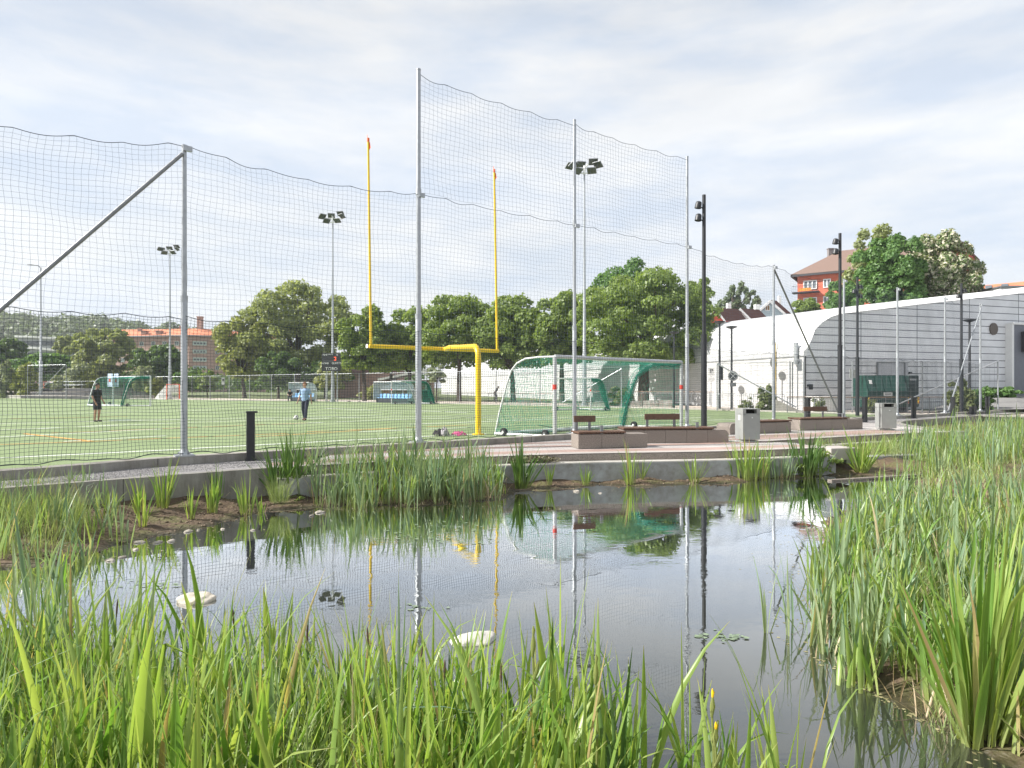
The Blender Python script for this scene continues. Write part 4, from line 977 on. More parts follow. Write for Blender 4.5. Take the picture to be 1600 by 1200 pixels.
em, tt_, bb = new_mat('red_led'); bb.inputs['Base Color'].default_value = (.8, .08, .03, 1); bb.inputs['Emission Color'].default_value = (1, .12, .04, 1); bb.inputs['Emission Strength'].default_value = .8
mb.build('red_digit', em, sb, world=False)
for x in (-.47, .62): mb = MB(); mb.tube([(x, .08, 0), (x, .08, v.z)], .06, 10); mb.build('leg', M['galv'], sb, world=False)

# ================================================================== GREEN CONTAINER
cv = pt(1376, 625, 39.0)
ct = thing('waste_container', 'dark green waste container with hatches in front of the grey gable', 'container', (cv.x, 39.0, 0), .13)
mb = MB(); w_, d_ = 2.5, 1.5; P = [(-d_/2, .35), (-d_/2, 1.25), (-d_/2+.30, 2.25), (d_/2-.2, 2.25), (d_/2, 1.25), (d_/2, .35)]; N = len(P)
mb.add([(-w_/2-.15, p[0], p[1]) for p in P]+[(w_/2, p[0], p[1]) for p in P], [tuple(range(N)), tuple(range(N, 2*N))[::-1]]+[(i, (i+1) % N, N+(i+1) % N, N+i) for i in range(N)])
gm = mat('green_enamel', (.012, .055, .042), .45, 0, .2, 4); mb.build('body', gm, ct, world=False)
for k in range(5):
    x = -w_/2-.08+(k+.5)*w_/5; mb = MB(); mb.box((x, -d_/2+.13, 1.76), (w_/5-.05, .03, .92), 0, -.29); mb.build('hatch', mat('green_hatch', (.022, .080, .062), .4, 0, .15, 5) if k == 0 else bpy.data.materials['green_hatch'], ct, world=False)
mb = MB(); mb.box((w_/2+.35, 0, 1.3), (.7, d_, 1.9), bev=.05); mb.build('end_unit', mat('black_green_enamel', (.012, .03, .027), .4), ct, world=False)
mb = MB(); mb.box((-.1, -d_/2-.02, 1.12), (.55, .02, .2)); pl = mb.build('plate', M['white'], ct, world=False)
mb = MB(); mb.box((-.12, -d_/2-.035, 1.13), (.42, .012, .05)); mb.build('print', M['black_metal'], pl, world=False)
mb = MB(); mb.box((-1.15, -d_/2+.10, 1.85), (.18, .02, .25), 0, -.29); mb.build('notice', M['white'], ct, world=False)
mb = MB(); mb.box((w_/2+.3, -d_/2-.01, 2.0), (.4, .02, .10)); mb.build('badge', M['galv'], ct, world=False)
for x in (-w_/2-.1, w_/2-.05, w_/2+.65):
    mb = MB(); mb.box((x, -d_/2-.03, .75), (.09, .02, .42)); p = mb.build('warning_strip', mat('yellow_mark', (.8, .6, .03), .5), ct, world=False)
    mb = MB(); mb.box((x, -d_/2-.045, .82), (.09, .012, .07), 0, 0, .6); mb.box((x, -d_/2-.045, .62), (.09, .012, .07), 0, 0, .6); mb.build('red_mark', M['red_tape'], p, world=False)
mb = MB()
for x in (-1.1, 0, 1.1): mb.box((x, 0, .18), (.2, d_, .34))
mb.build('skid', M['black_metal'], ct, world=False)
mb = MB(); v = pt(1286, 628, 40.2); t = thing('white_crate', 'low white box standing behind the railing left of the green container', 'box', (v.x, 40.2, 0), .3)
mb = MB(); mb.box((0, 0, .45), (1.6, 1.0, .9), bev=.04); mb.build('box', M['white'], t, world=False); mb = MB(); mb.box((0, 0, .94), (1.7, 1.1, .07), bev=.01); mb.build('lid', M['white'], t, world=False)

# ================================================================== RAILINGS AND WIRE FENCES
def railing(label, pts, h=.95, bar=.14, post=1.5, top='wood', z=0.0, bars=True, lean=0):
    p0 = pts[0]; t = thing('railing', label, 'railing', (p0[0], p0[1], z))
    mt = MB(); mbz = MB(); mp_ = MB()
    for a, b in zip(pts[:-1], pts[1:]):
        a = Vector((a[0], a[1], z)); b = Vector((b[0], b[1], z)); Lg = (b-a).length; d = (b-a)/Lg
        mt.tube([a+Vector((0, 0, h)), b+Vector((0, 0, h))], .03, 6); mp_.tube([a+Vector((0, 0, .12)), b+Vector((0, 0, .12))], .014, 5); mp_.tube([a+Vector((0, 0, h-.1)), b+Vector((0, 0, h-.1))], .014, 5)
        k = 0.0
        while k <= Lg: q = a+d*k; mp_.tube([q, q+Vector((0, 0, h))], .025, 6); k += post
        if bars:
            k = bar
            while k < Lg: q = a+d*k; mbz.tube([q+Vector((0, 0, .12)), q+Vector((0, 0, h-.1))], .008, 4, cap=False); k += bar
    mt.build('handrail', mat('brown_handrail', (.20, .13, .09), .6) if 'brown_handrail' not in bpy.data.materials else bpy.data.materials['brown_handrail'], t)
    mp_.build('posts_and_rails', M['galv_dark'], t)
    if bars: mbz.build('bars', M['galv_dark'], t)
    return t
railing('steel bar railing with brown handrail in front of the green container', [(16.6, 38.6), (20.5, 37.4), (26.0, 38.4)])
railing('railing with brown handrail climbing to the ramp under the maple', [(5.5, 54.6), (12.3, 48.5), (14.5, 46.0)], z=.25)
railing('railing with brown handrail along the path behind the yellow post', [(-8.5, 74), (-2, 69), (5.2, 61.5)], bars=True, bar=.22)
tag_ = None
w = MB(); w.prism([(4.8, 55.2), (12.2, 48.9), (12.5, 49.3), (5.0, 55.7)], 0, [.15, .6, .6, .15]); tag(w.build('ramp_wall', M['concrete']), 'low brown ramp wall below the railing under the maple', 'wall')
w = MB(); w.prism([(16.2, 39.8), (17.6, 39.2), (17.8, 39.6), (16.4, 40.2)], 0, [.85, .1, .1, .85]); tag(w.build('ramp_wall', M['concrete']), 'small sloping concrete wedge beside the leafy bush by the hall', 'wall')
def barrier(label, x, y, rz, w=2.2):
    t = thing('crowd_barrier', label, 'barrier', (x, y, 0), rz); mb = MB()
    mb.tube([(0, 0, .15), (0, 0, 1.05), (.06, 0, 1.1), (w-.06, 0, 1.1), (w, 0, 1.05), (w, 0, .15), (0, 0, .15)], .02, 6); mb.build('frame', M['galv'], t, world=False)
    mb = MB()
    for k in range(1, int(w/.12)): mb.tube([(k*.12, 0, .15), (k*.12, 0, 1.1)], .008, 4)
    mb.build('bars', M['galv'], t, world=False)
    mb = MB()
    for x_ in (.3, w-.3): mb.tube([(x_, -.25, .02), (x_, -.2, .12), (x_, .2, .12), (x_, .25, .02)], .015, 5)
    mb.build('foot', M['galv'], t, world=False); return t
barrier('steel crowd barrier leaning by the path right of the near lamp pole', 13.6, 42.2, -.35); barrier('steel crowd barrier closer to the leafy bush', 15.2, 41.3, -.35)
def far_fence(label, pts, h=3.1, post=4.2, mesh=.35, brace=None):
    t = thing('wire_fence', label, 'fence', (pts[0][0], pts[0][1], 0)); lines = []
    mb = MB()
    for a, b in zip(pts[:-1], pts[1:]):
        a = Vector((a[0], a[1], 0)); b = Vector((b[0], b[1], 0)); Lg = (b-a).length; d = (b-a)/Lg; k = 0.0; n_ = max(int(Lg/post), 1)
        for i in range(n_+1):
            q = a+d*Lg*i/n_; m2 = MB(); m2.tube([q, q+Vector((0, 0, h))], .04, 8); m2.build('post', M['galv'], t)
        mb.tube([a+Vector((0, 0, h)), b+Vector((0, 0, h))], .02, 5)
        S = np.arange(0, Lg, mesh); Zs = np.arange(.1, h, mesh*.8)
        v = np.array([[list(a+d*s+Vector((0, 0, .05))), list(a+d*s+Vector((0, 0, h)))] for s in S]); hh = np.array([[list(a+Vector((0, 0, z))), list(b+Vector((0, 0, z)))] for z in Zs])
        lines += [cords(v, .006), cords(hh, .006)]
    mb.build('top_rail', M['galv'], t); Vv, Ff = merge(lines); np_mesh('mesh', Vv-np.array(t.location)[None], 4, M['galv_dark'], faces=Ff, parent=t)
    if brace:
        for a, b in brace: m2 = MB(); m2.tube([a, b], .04, 8); m2.build('brace', M['galv'], t)
    return t
far_fence('long wire mesh fence behind the dugouts and the scoreboard', [(-26, 76.5), (-12.5, 68.5), (-1.5, 60.5), (2.5, 57.0)])
far_fence('wire mesh fence in front of the brick block beyond the pitch', [(-62, 97), (-45, 90), (-26, 76.6)], brace=None)
far_fence('wire fence section with a sloping brace seen through the nearest goal', [(3.5, 53.5), (8.6, 50.3)], brace=[(Vector((8.6, 50.2, 3.0)), Vector((4.2, 53.0, .3)))])
far_fence('wire fence end with a sloping brace left of the big net corner', [(13.4, 41.8), (17.4, 39.7), (18.0, 39.5)], brace=[(Vector((13.4, 41.7, 3.05)), Vector((17.6, 39.6, .3)))])
far_fence('low wire fence with a long sloping brace ending at the street corner', [(20.0, 37.6), (24.3, 37.9), (29.0, 38.2)], h=3.05, mesh=.3, brace=[(Vector((29.0, 38.15, 3.1)), Vector((22.6, 37.8, .45)))])
far_fence('pair of slim fence posts with a brace above the terrace steps', [(-66.6, 88), (-59.5, 85.4)], h=4.6, mesh=.5, brace=[(Vector((-59.5, 85.3, 4.6)), Vector((-65, 87.4, .6)))])

# terrace steps at far left
ts = thing('terrace_seating', 'grey concrete terrace steps rising beyond the far left of the pitch', 'steps', (-75, 96, 0))
A0 = Vector((-95, 103)); B0 = Vector((-54, 83.2)); dd = (B0-A0).normalized(); nn = Vector((-dd.y, dd.x))
if nn.y < 0: nn = -nn
for k, (z0, z1) in enumerate(((0, .45), (.45, .95), (.95, 1.45))):
    p0 = A0+nn*(k*1.4); p1 = B0+nn*(k*1.4)-dd*(k*2.2)
    mb = MB(); mb.prism([p0, p1, p1+nn*8, p0+nn*8], z0 if k == 0 else z0+.002, z1); mb.build('step', M['concrete_light'] if k == 0 else M['concrete'], ts)
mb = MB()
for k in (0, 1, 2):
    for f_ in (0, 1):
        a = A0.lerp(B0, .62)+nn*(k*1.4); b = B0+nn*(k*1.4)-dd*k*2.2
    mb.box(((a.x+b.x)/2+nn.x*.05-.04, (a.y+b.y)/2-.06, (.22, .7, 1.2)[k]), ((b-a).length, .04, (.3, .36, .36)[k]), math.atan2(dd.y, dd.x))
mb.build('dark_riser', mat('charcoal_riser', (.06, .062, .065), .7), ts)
mb = MB(); r0 = A0+nn*2.9; r1 = B0+nn*2.9-dd*5; 
for z in (2.4, 1.9): mb.tube([(r0.x, r0.y, z), (r1.x, r1.y, z)], .035, 6)
for k in range(14):
    q = r0.lerp(r1, k/13); mb.tube([(q.x, q.y, 1.4), (q.x, q.y, 2.4)], .03, 6)
mb.build('guard_rail', M['orange_flag'] if False else M['galv'], ts)
ob = thing('rebound_barrier', 'orange framed barrier on top of the grey terrace steps', 'barrier', (-79, 106, 1.45))
mb = MB(); 
for x in (-83, -77.2, -74.7): mb.tube([(x, 105.6, 1.45), (x, 105.6, 2.55)], .07, 6)
mb.tube([(-83, 105.6, 2.5), (-74.7, 105.6, 2.5)], .07, 6); mb.tube([(-83, 105.6, 2.0), (-77.2, 105.6, 2.0)], .05, 6); mb.build('frame', M['orange_flag'], ob)
mb = MB(); mb.box((-80, 105.7, 2.25), (6, .03, .45)); mb.build('board', mat('dark_red_board', (.18, .03, .02), .7), ob)
# lacrosse-like goal
lg = thing('small_red_goal', 'small orange framed goal with white net on the far side of the pitch', 'goal', (-43.6, 81.5, 0))
a = Vector((-43.9, 81.4, 0)); b = Vector((-42.2, 81.2, 0)); mb = MB(); mb.tube([a, a+Vector((0, 0, 1.95)), b+Vector((0, 0, 1.95)), b], .06, 8); mb.tube([b+Vector((.3, 1, 0)), b+Vector((.3, 1, 1.6))], .04, 6); mb.build('frame', M['orange_flag'], lg)
q = Vector((-46.0, 82.6, 0)); parts_ = []
for p0, p1, p2, p3 in ((a, a+Vector((0, 0, 1.95)), q+Vector((0, 0, .3)), q), (a+Vector((0, 0, 1.95)), b+Vector((0, 0, 1.95)), b+Vector((0.3, 1.2, 1.2)), q+Vector((.3, 0, .35))), (a+Vector((0, .5, 0)), b+Vector((0, .5, 0)), b+Vector((0, .5, 1.9)), a+Vector((0, .5, 1.9)))):
    u = np.linspace(0, 1, 14)[:, None, None]; w_ = np.linspace(0, 1, 14)[None, :, None]
    Gd = (np.array(p0)*(1-u)+np.array(p3)*u)*(1-w_)+(np.array(p1)*(1-u)+np.array(p2)*u)*w_
    parts_ += [cords(Gd, .016), cords(np.swapaxes(Gd, 0, 1), .016)]
Vv, Ff = merge(parts_); np_mesh('goal_net', Vv-np.array(lg.location)[None], 4, M['net_white'], faces=Ff, parent=lg)

# dugouts
def dugout(label, x, y, rz, w=4.2, seats=7):
    t = thing('dugout', label, 'dugout', (x, y, 0), rz, 'team dugouts with blue seats')
    prof = [(0, 0), (0, 1.3), (-.15, 1.75), (-.5, 2.02), (-.95, 2.1)]
    gl_m = bpy.data.materials.get('clear_sheet')
    if gl_m is None:
        gl_m, tt2, b2 = new_mat('clear_sheet'); b2.inputs['Base Color'].default_value = (.55, .62, .68, 1); b2.inputs['Roughness'].default_value = .15; b2.inputs['Alpha'].default_value = .6
    mb = MB(); N = len(prof); mb.add([(xx, yy+.0+.9, z) for xx in (-w/2, w/2) for yy, z in prof], [(i, i+1, N+i+1, N+i) for i in range(1, N-1)])
    for xx in (-w/2, w/2): mb.add([(xx, yy+.9, z) for yy, z in prof]+[(xx, .0, .3)], [tuple(range(N+1))])
    mb.build('canopy', gl_m, t, world=False)
    mb = MB()
    for k in range(4):
        xx = -w/2+w*k/3; mb.tube([(xx, yy+.9, z) for yy, z in prof], .03, 6)
    for yy, z in (prof[1], prof[-1]): mb.tube([(-w/2, yy+.9, z), (w/2, yy+.9, z)], .03, 6)
    mb.tube([(-w/2, -.05, 0), (-w/2, -.05, 2.1)], .03, 6); mb.build('frame', M['alu'], t, world=False)
    mb = MB(); mb.box((0, .5, .22), (w-.1, .5, .42)); mb.build('plinth', mat('black_plinth', (.03, .035, .045), .6) if 'black_plinth' not in bpy.data.materials else bpy.data.materials['black_plinth'], t, world=False)
    for k in range(seats):
        xx = -w/2+.35+(w-.7)*k/(seats-1); mb = MB(); mb.box((xx, .42, .48), (.42, .42, .05), bev=.02); mb.box((xx, .66, .70), (.42, .05, .42), 0, -.15, bev=.02); mb.build('seat', M['seat_blue'], t, world=False)
    return t
dugout('dugout with blue seats behind the walking player, left of the scoreboard', -23.5, 70.6, -.72, 4.2)
dugout('dugout with blue seats right of the scoreboard', -12.1, 63.6, -.7, 5.2, 9)
wb = thing('wheelie_bin', 'green wheelie bin standing behind the small goal right of the dugout', 'bin', (-8.0, 60.9, 0))
mb = MB(); mb.prism([(-8.5, 60.6), (-7.7, 60.6), (-7.7, 61.4), (-8.5, 61.4)], .15, 1.2); mb.build('body', gm, wb); mb = MB(); mb.box((-8.1, 60.97, 1.25), (.9, .95, .08), 0, .1); mb.build('lid', gm, wb)
mb = MB(); mb.tube([(-8.5, 61.4, .13), (-7.7, 61.4, .13)], .13, 10); mb.build('wheel', M['rubber'], wb)

# ================================================================== BUILDINGS BEYOND
def wall_box(mb, w, d, h): mb.box((w/2, d/2, h/2), (w, d, h))
# brick apartment block with orange roof
v = pt(296, 600, 235); rz = math.atan2(-16, -92)
ab = thing('apartment_block', 'brown brick apartment block with long orange tiled roof and brick chimney beyond the pitch', 'building', (v.x, 235, 0), 0)
rz = math.atan2(9, -100)+math.pi   # facade runs to the left and slightly away
brk = brickmat('brown_brick', (.34, .20, .155), (.42, .26, .21), (.40, .33, .29), .5, .16, .012, bump=.1)
def loc(u, v_, z, th): return (u*math.cos(th)-v_*math.sin(th), u*math.sin(th)+v_*math.cos(th), z)
th1 = math.atan2(11, -62)
def facade_pts(u0, u1, z0, z1, th, out=0.0):
    n_ = Vector((math.sin(th), -math.cos(th), 0)); 
    a = Vector((u0*math.cos(th), u0*math.sin(th), 0)); b = Vector((u1*math.cos(th), u1*math.sin(th), 0))
    if n_.y > 0: n_ = -n_
    return a+n_*out, b+n_*out
EH = 20.8
corner = Vector((0, 0)); left = Vector((-34, 6)); ch = Vector((6.5, 2.5)); right = Vector((26, 22)); bk = Vector((-34, 22)); 
foot = [left, corner, ch, right, Vector((14, 34)), Vector((-2, 16)), bk]
mb = MB(); mb.prism([tuple(p) for p in foot], 0, EH); mb.build('wall', brk, ab, world=False)
mb = MB(); ov = [left+Vector((-1, -1)), corner+Vector((0, -1)), ch+Vector((.8, -.9)), right+Vector((1, -1)), Vector((20, 28)), Vector((0, 11)), Vector((-34, 14))]
R0 = [Vector((-35, 14, EH+3.3)), Vector((0, 9, EH+3.3)), Vector((20, 27, EH+2.6))]
E = [Vector((p.x, p.y, EH)) for p in ov[:4]]
mb.add([*E, *R0], [(0, 1, 5, 4), (1, 2, 5), (2, 3, 6, 5)]); mb.build('roof', brickmat('orange_tiles', (.62, .21, .10), (.72, .29, .15), (.42, .13, .07), .5, .45, .04, bump=.3), ab, world=False)
rf = [c for c in ab.children if c.name.startswith('roof')][0]
for x, y, z0, s_, h_ in ((-.2, 8.5, EH+1.5, 1.7, 6.2), (6, 12, EH+2, 1.6, 2.6), (12, 17, EH+2, 2.2, 2.6), (-8, 10, EH+2, 1.2, 2.2), (-24, 10, EH+1.4, 1.2, 1.9), (-19, 4.6, EH+.6, 1.9, 1.3), (-13, 3.6, EH+.6, 1.9, 1.3)):
    mb = MB(); mb.box((x, y, z0+h_/2), (s_, s_, h_)); mb.box((x, y, z0+h_), (s_*1.2, s_*1.2, .3)); mb.build('chimney' if h_ > 1.5 else 'dormer', brk, rf, world=False)
mb = MB()
for k in range(3):
    a, b = E[k], E[k+1]; d3 = (b-a); mb.box(((a.x+b.x)/2, (a.y+b.y)/2, EH-.15), (d3.length, .5, .4), math.atan2(d3.y, d3.x))
mb.build('gutter', M['galv_dark'], ab, world=False)
def windows(parent, a, b, us, zs, w, h, frame_m, divs=2, gl='glass', out=.06):
    a = Vector((a[0], a[1], 0)); b = Vector((b[0], b[1], 0)); d = (b-a).normalized(); nn = Vector((d.y, -d.x, 0)); th = math.atan2(d.y, d.x)
    for z in zs:
        for u in us:
            c = a+d*u+nn*out
            fr = MB(); ww = w if not isinstance(w, dict) else w.get(u, 1.4)
            bar = .09*max(w, 1.0)/1.2+.03
            fr.box((c.x, c.y, z+h/2-bar/2), (ww, .12, bar), th); fr.box((c.x, c.y, z-h/2+bar/2), (ww, .12, bar), th)
            for k in range(divs+1):
                q = c+d*(-ww/2+bar/2+(ww-bar)*k/divs); fr.box((q.x, q.y, z), (bar, .12, h-2*bar), th)
            f = fr.build('window', frame_m, parent, world=False)
            g_ = MB(); cc = c-nn*.03; g_.box((cc.x, cc.y, z), (ww-.02, .03, h-.02), th); g_.build('pane', M[gl], f, world=False)
green_fr = mat('pale_green_frame', (.42, .50, .46), .6)
FL_ = [EH-2.9-k*2.98 for k in range(6)]
windows(ab, left, corner, [2, 6.5, 10.5, 14.7, 19.6, 24.2, 29.4, 33.6][0:7], FL_[:3], 1.7, 1.5, green_fr, 2)
windows(ab, corner, ch, [3.4], FL_[:5], 4.6, 1.5, green_fr, 4)
windows(ab, ch, right, [2.5, 6, 12], FL_[:4], 1.4, 1.5, green_fr, 2)
mb = MB(); mb.box((4.5, -.5, 2.4), (10, 4, 2.6)); mb.build('shop_front', M['concrete_light'], ab, world=False)
# grey school like blocks at far left
for (px0, px1, yt, yb, Y, lab) in ((28, 90, 524, 545, 190, 'long pale grey building with a white roof edge between trees at far left'), (42, 84, 541, 560, 165, 'lower white roofed building under the long grey one at far left')):
    a = pt(px0, yt, Y); b = pt(px1, yb, Y)
    t = thing('flat_building', lab, 'building', (a.x, Y, 0)); w_ = b.x-a.x
    mb = MB(); mb.prism([(0, 0), (w_, 0), (w_, 10), (0, 10)], 0, [a.z-.6, a.z-1.2, a.z-1.2, a.z-.6]); mb.build('wall', mat('grey_cladding', (.32, .33, .35), .6) if Y == 190 else bpy.data.materials['grey_cladding'], t, world=False)
    mb = MB(); mb.prism([(-.5, -.6), (w_+.5, -.6), (w_+.5, 10), (-.5, 10)], [a.z-.6, a.z-1.2, a.z-1.2, a.z-.6], [a.z, a.z-.7, a.z-.7, a.z]); mb.build('roof', M['white'], t, world=False)
    mb = MB(); mb.box((w_/2, -.05, a.z-2.3), (w_*.94, .1, 1.1)); mb.build('window_band', M['glass'], t, world=False)
# small brown house behind the scoreboard and white shed
hs = thing('brick_house', 'small brown brick house with a dark roof behind the scoreboard trees', 'house', (-22, 95, 0))
mb = MB(); mb.box((-21.8, 98, 1.9), (9.5, 7, 3.8)); mb.build('wall', brk, hs)
mb = MB(); mb.add([(-27, 94, 3.7), (-16.8, 94, 3.7), (-16.8, 102, 3.7), (-27, 102, 3.7), (-26, 98, 6.1), (-18, 98, 6.1)], [(0, 1, 5, 4), (1, 2, 5), (2, 3, 4, 5), (3, 0, 4)]); mb.build('roof', mat('dull_red_tiles', (.17, .10, .08), .8, 0, .2, 3), hs)
hs_loc = bpy.data.objects.new  # (kept short)
for x, z in ((-19.5, 1.0), (-18.2, 1.0), (-19.4, 2.4)):
    mb = MB(); mb.box((x, 94.42, z), (.8, .12, .95)); f = mb.build('window', M['white'], hs); mb = MB(); mb.box((x, 94.34, z), (.55, .05, .7)); mb.build('pane', M['glass'], f)
sh = thing('white_shed', 'low white shed roof showing behind the right hand dugout', 'shed', (-17, 92, 0))
mb = MB(); mb.box((-15, 93, 1.3), (7, 4, 2.6)); mb.build('wall', mat('brown_boards', (.20, .12, .07), .8), sh)
mb = MB(); mb.prism([(-19, 90.5), (-11.3, 90.5), (-11.3, 95.4), (-19, 95.4)], [2.5, 4.0, 4.0, 2.5], [2.8, 4.3, 4.3, 2.8]); mb.build('roof', M['white'], sh)

# houses behind the white hall
def gable_house(name, label, px0, px1, pyr, pye, Y, side_px, wallm, roofm, depth=9, ytrim=.35, win=False, base=0.0):
    """gable between px0..px1 (ridge in the middle, height pyr), eaves at pye; the roof runs to the right until side_px"""
    a = pt(px0, pye, Y); b = pt(px1, pye, Y); r_ = pt((px0+px1)/2, pyr, Y); Lr = (side_px-px1)/1000*Y
    t = thing(name, label, 'house', (r_.x, Y, 0)); ux, uy = Lr, Lr*.35
    mb = MB(); mb.add([(a.x, Y, 0), (b.x, Y, 0), (b.x, Y, b.z), (r_.x, Y, r_.z), (a.x, Y, a.z), (a.x+ux, Y+uy, 0), (b.x+ux, Y+uy, 0), (b.x+ux, Y+uy, b.z), (r_.x+ux, Y+uy, r_.z), (a.x+ux, Y+uy, a.z)],
        [(0, 1, 2, 3, 4), (1, 6, 7, 2), (0, 4, 9, 5), (5, 9, 8, 7, 6)]); mb.build('wall', wallm, t)
    o_ = .35; e = Vector((b.x-r_.x, 0, b.z-r_.z)).normalized()*o_; e2 = Vector((a.x-r_.x, 0, a.z-r_.z)).normalized()*o_
    mb = MB(); up = .12
    mb.add([(r_.x-.3, Y-.4, r_.z+up), (b.x+e.x-.3, Y-.4, b.z+e.z+up), (b.x+ux+e.x, Y+uy, b.z+e.z+up), (r_.x+ux, Y+uy, r_.z+up), (a.x+e2.x-.3, Y-.4, a.z+e2.z+up), (a.x+ux+e2.x, Y+uy, a.z+e2.z+up)], [(0, 1, 2, 3), (0, 3, 5, 4)]); rfo = mb.build('roof', roofm, t)
    mb = MB(); tk = ytrim
    for q, ee in ((b, e), (a, e2)):
        mb.add([(r_.x-.3, Y-.45, r_.z+.16), (q.x+ee.x-.3, Y-.45, q.z+ee.z+.16), (q.x+ee.x-.3, Y-.45, q.z+ee.z+.16-tk), (r_.x-.3, Y-.45, r_.z+.16-tk), (r_.x-.3, Y-.3, r_.z+.16), (q.x+ee.x-.3, Y-.3, q.z+ee.z+.16), (q.x+ee.x-.3, Y-.3, q.z+ee.z+.16-tk), (r_.x-.3, Y-.3, r_.z+.16-tk)], [(0, 1, 2, 3), (4, 5, 6, 7), (0, 1, 5, 4), (3, 2, 6, 7)])
    mb.build('barge_board', M['white'], t)
    return t, rfo
rt = mat('brown_red_tiles', (.12, .055, .045), .75, 0, .2, 4, .3, 12)
redw = mat('red_wall', (.62, .10, .055), .7, 0, .08, 3)
bluew = mat('pale_blue_boards', (.42, .50, .54), .7, 0, .06, 3)
t, rf1 = gable_house('red_house', 'red gabled house with brown tiled roof just above the hall at the left', 1106, 1133, 482.5, 500, 92, 1172, redw, rt, ytrim=.38)
mb = MB(); v = pt(1138.5, 478, 95); mb.box((v.x, 95, v.z-.6), (.58, .58, 2.0)); mb.build('chimney', M['white'], rf1)
t, rf2 = gable_house('brown_roofed_house', 'second low roof with white edge right of the red house', 1142, 1175, 483.5, 500, 95, 1207, M['white'], rt, ytrim=.38)
mb = MB(); v = pt(1182.5, 480, 99); mb.box((v.x, 99, v.z-.4), (.7, .7, 1.6)); mb.build('chimney', M['white'], rf2)
t, rf3 = gable_house('blue_house', 'pale blue gabled house with white trim and a brown roof', 1184, 1226, 470.5, 489, 102, 1236, bluew, rt, ytrim=.45)
mb = MB(); v = pt(1218, 466, 104); mb.box((v.x, 104, v.z-.5), (.4, .4, 1.8)); mb.build('chimney', M['white'], rf3)
mb = MB(); v = pt(1199, 481, 101.9); mb.box((v.x, 101.9, v.z), (.75, .1, .95)); f = mb.build('window', M['white'], t)
for dx in (-.17, .17): mb = MB(); mb.box((v.x+dx, 101.83, v.z), (.24, .04, .7)); mb.build('pane', mat('warm_pane', (.22, .13, .06), .3) if 'warm_pane' not in bpy.data.materials else bpy.data.materials['warm_pane'], f)

# red apartment building on the slope
RB = thing('red_apartment_building', 'red plastered apartment building with balconies and hipped brown roof behind the trees', 'building', (46, 103, 0))
rw = brickmat('red_plaster_blocks', (.60, .155, .09), (.66, .19, .12), (.50, .13, .08), 1.3, .5, .012, bump=.05)
c0 = pt(1246, 430, 104); ez = c0.z
dirf = Vector((.836, -.549)).normalized(); bkd = Vector((-dirf.y, dirf.x)); P0 = Vector((c0.x, c0.y)); Lf = 19.5
mb = MB(); P1_ = P0+dirf*Lf; mb.prism([P0, P1_, P1_+bkd*11, P0+bkd*11], 0, ez); mb.build('wall', rw, RB)
mb = MB(); o = .9; e0 = P0-dirf*o-bkd*o; e1 = P1_+dirf*o-bkd*o; e2 = P1_+dirf*o+bkd*(11+o); e3 = P0-dirf*o+bkd*(11+o); r0 = P0+dirf*5.5+bkd*5.5; r1 = P1_+dirf*o+bkd*5.5
RH = 4.3
mb.add([(e0.x, e0.y, ez), (e1.x, e1.y, ez), (e2.x, e2.y, ez), (e3.x, e3.y, ez), (r0.x, r0.y, ez+RH), (r1.x, r1.y, ez+RH)], [(0, 1, 5, 4), (1, 2, 5), (2, 3, 4, 5), (3, 0, 4)])
rfb = mb.build('roof', mat('dull_brown_tiles', (.20, .135, .11), .85, 0, .15, 6, .4, 10), RB)
mb = MB(); mb.prism([e0, e1, e1+bkd*.3, e0+bkd*.3], ez-.35, ez-.02); mb.prism([e0, e0+dirf*.3, e3+dirf*.3, e3], ez-.35, ez-.03); mb.build('gutter', mat('black_gutter', (.05, .05, .055), .6), RB)
for t_, b_ in ((4.2, 5.2), (8.2, 5.0)):
    q = P0+dirf*t_+bkd*b_; mb = MB(); mb.box((q.x, q.y, ez+RH*.82+.4), (.8, .6, 1.6)); mb.box((q.x, q.y, ez+RH*.82+1.2), (.95, .75, .12)); mb.build('chimney', mat('grey_chimney', (.20, .18, .18), .8) if 'grey_chimney' not in bpy.data.materials else bpy.data.materials['grey_chimney'], rfb)
def rbw(u, z, w, h, divs):
    c = P0+dirf*u-bkd*.06; th = math.atan2(dirf.y, dirf.x); fr = MB(); bar = .14
    fr.box((c.x, c.y, z+h/2-bar/2), (w, .14, bar), th); fr.box((c.x, c.y, z-h/2+bar/2), (w, .14, bar), th)
    for k in range(divs+1): q = c+dirf*(-w/2+bar/2+(w-bar)*k/divs); fr.box((q.x, q.y, z), (bar, .14, h-2*bar), th)
    f = fr.build('window', M['white'], RB); g_ = MB(); q = c+bkd*.04; g_.box((q.x, q.y, z), (w-.02, .04, h-.02), th); g_.build('pane', mat('curtained_glass', (.16, .18, .20), .15, 0, .5, 1.2) if 'curtained_glass' not in bpy.data.materials else bpy.data.materials['curtained_glass'], f)
Z1 = ez-1.75; Z2 = Z1-2.75; Z3 = Z2-2.75
for z in (Z1, Z2, Z3):
    rbw(1.9, z, 2.0, 1.45, 3); rbw(4.35, z+.05, 1.1, 1.4, 2); rbw(7.6, z+.05, 2.1, 1.4, 3); rbw(10.8, z, 1.5, 1.45, 2); rbw(18, z, 1.2, 1.4, 2)
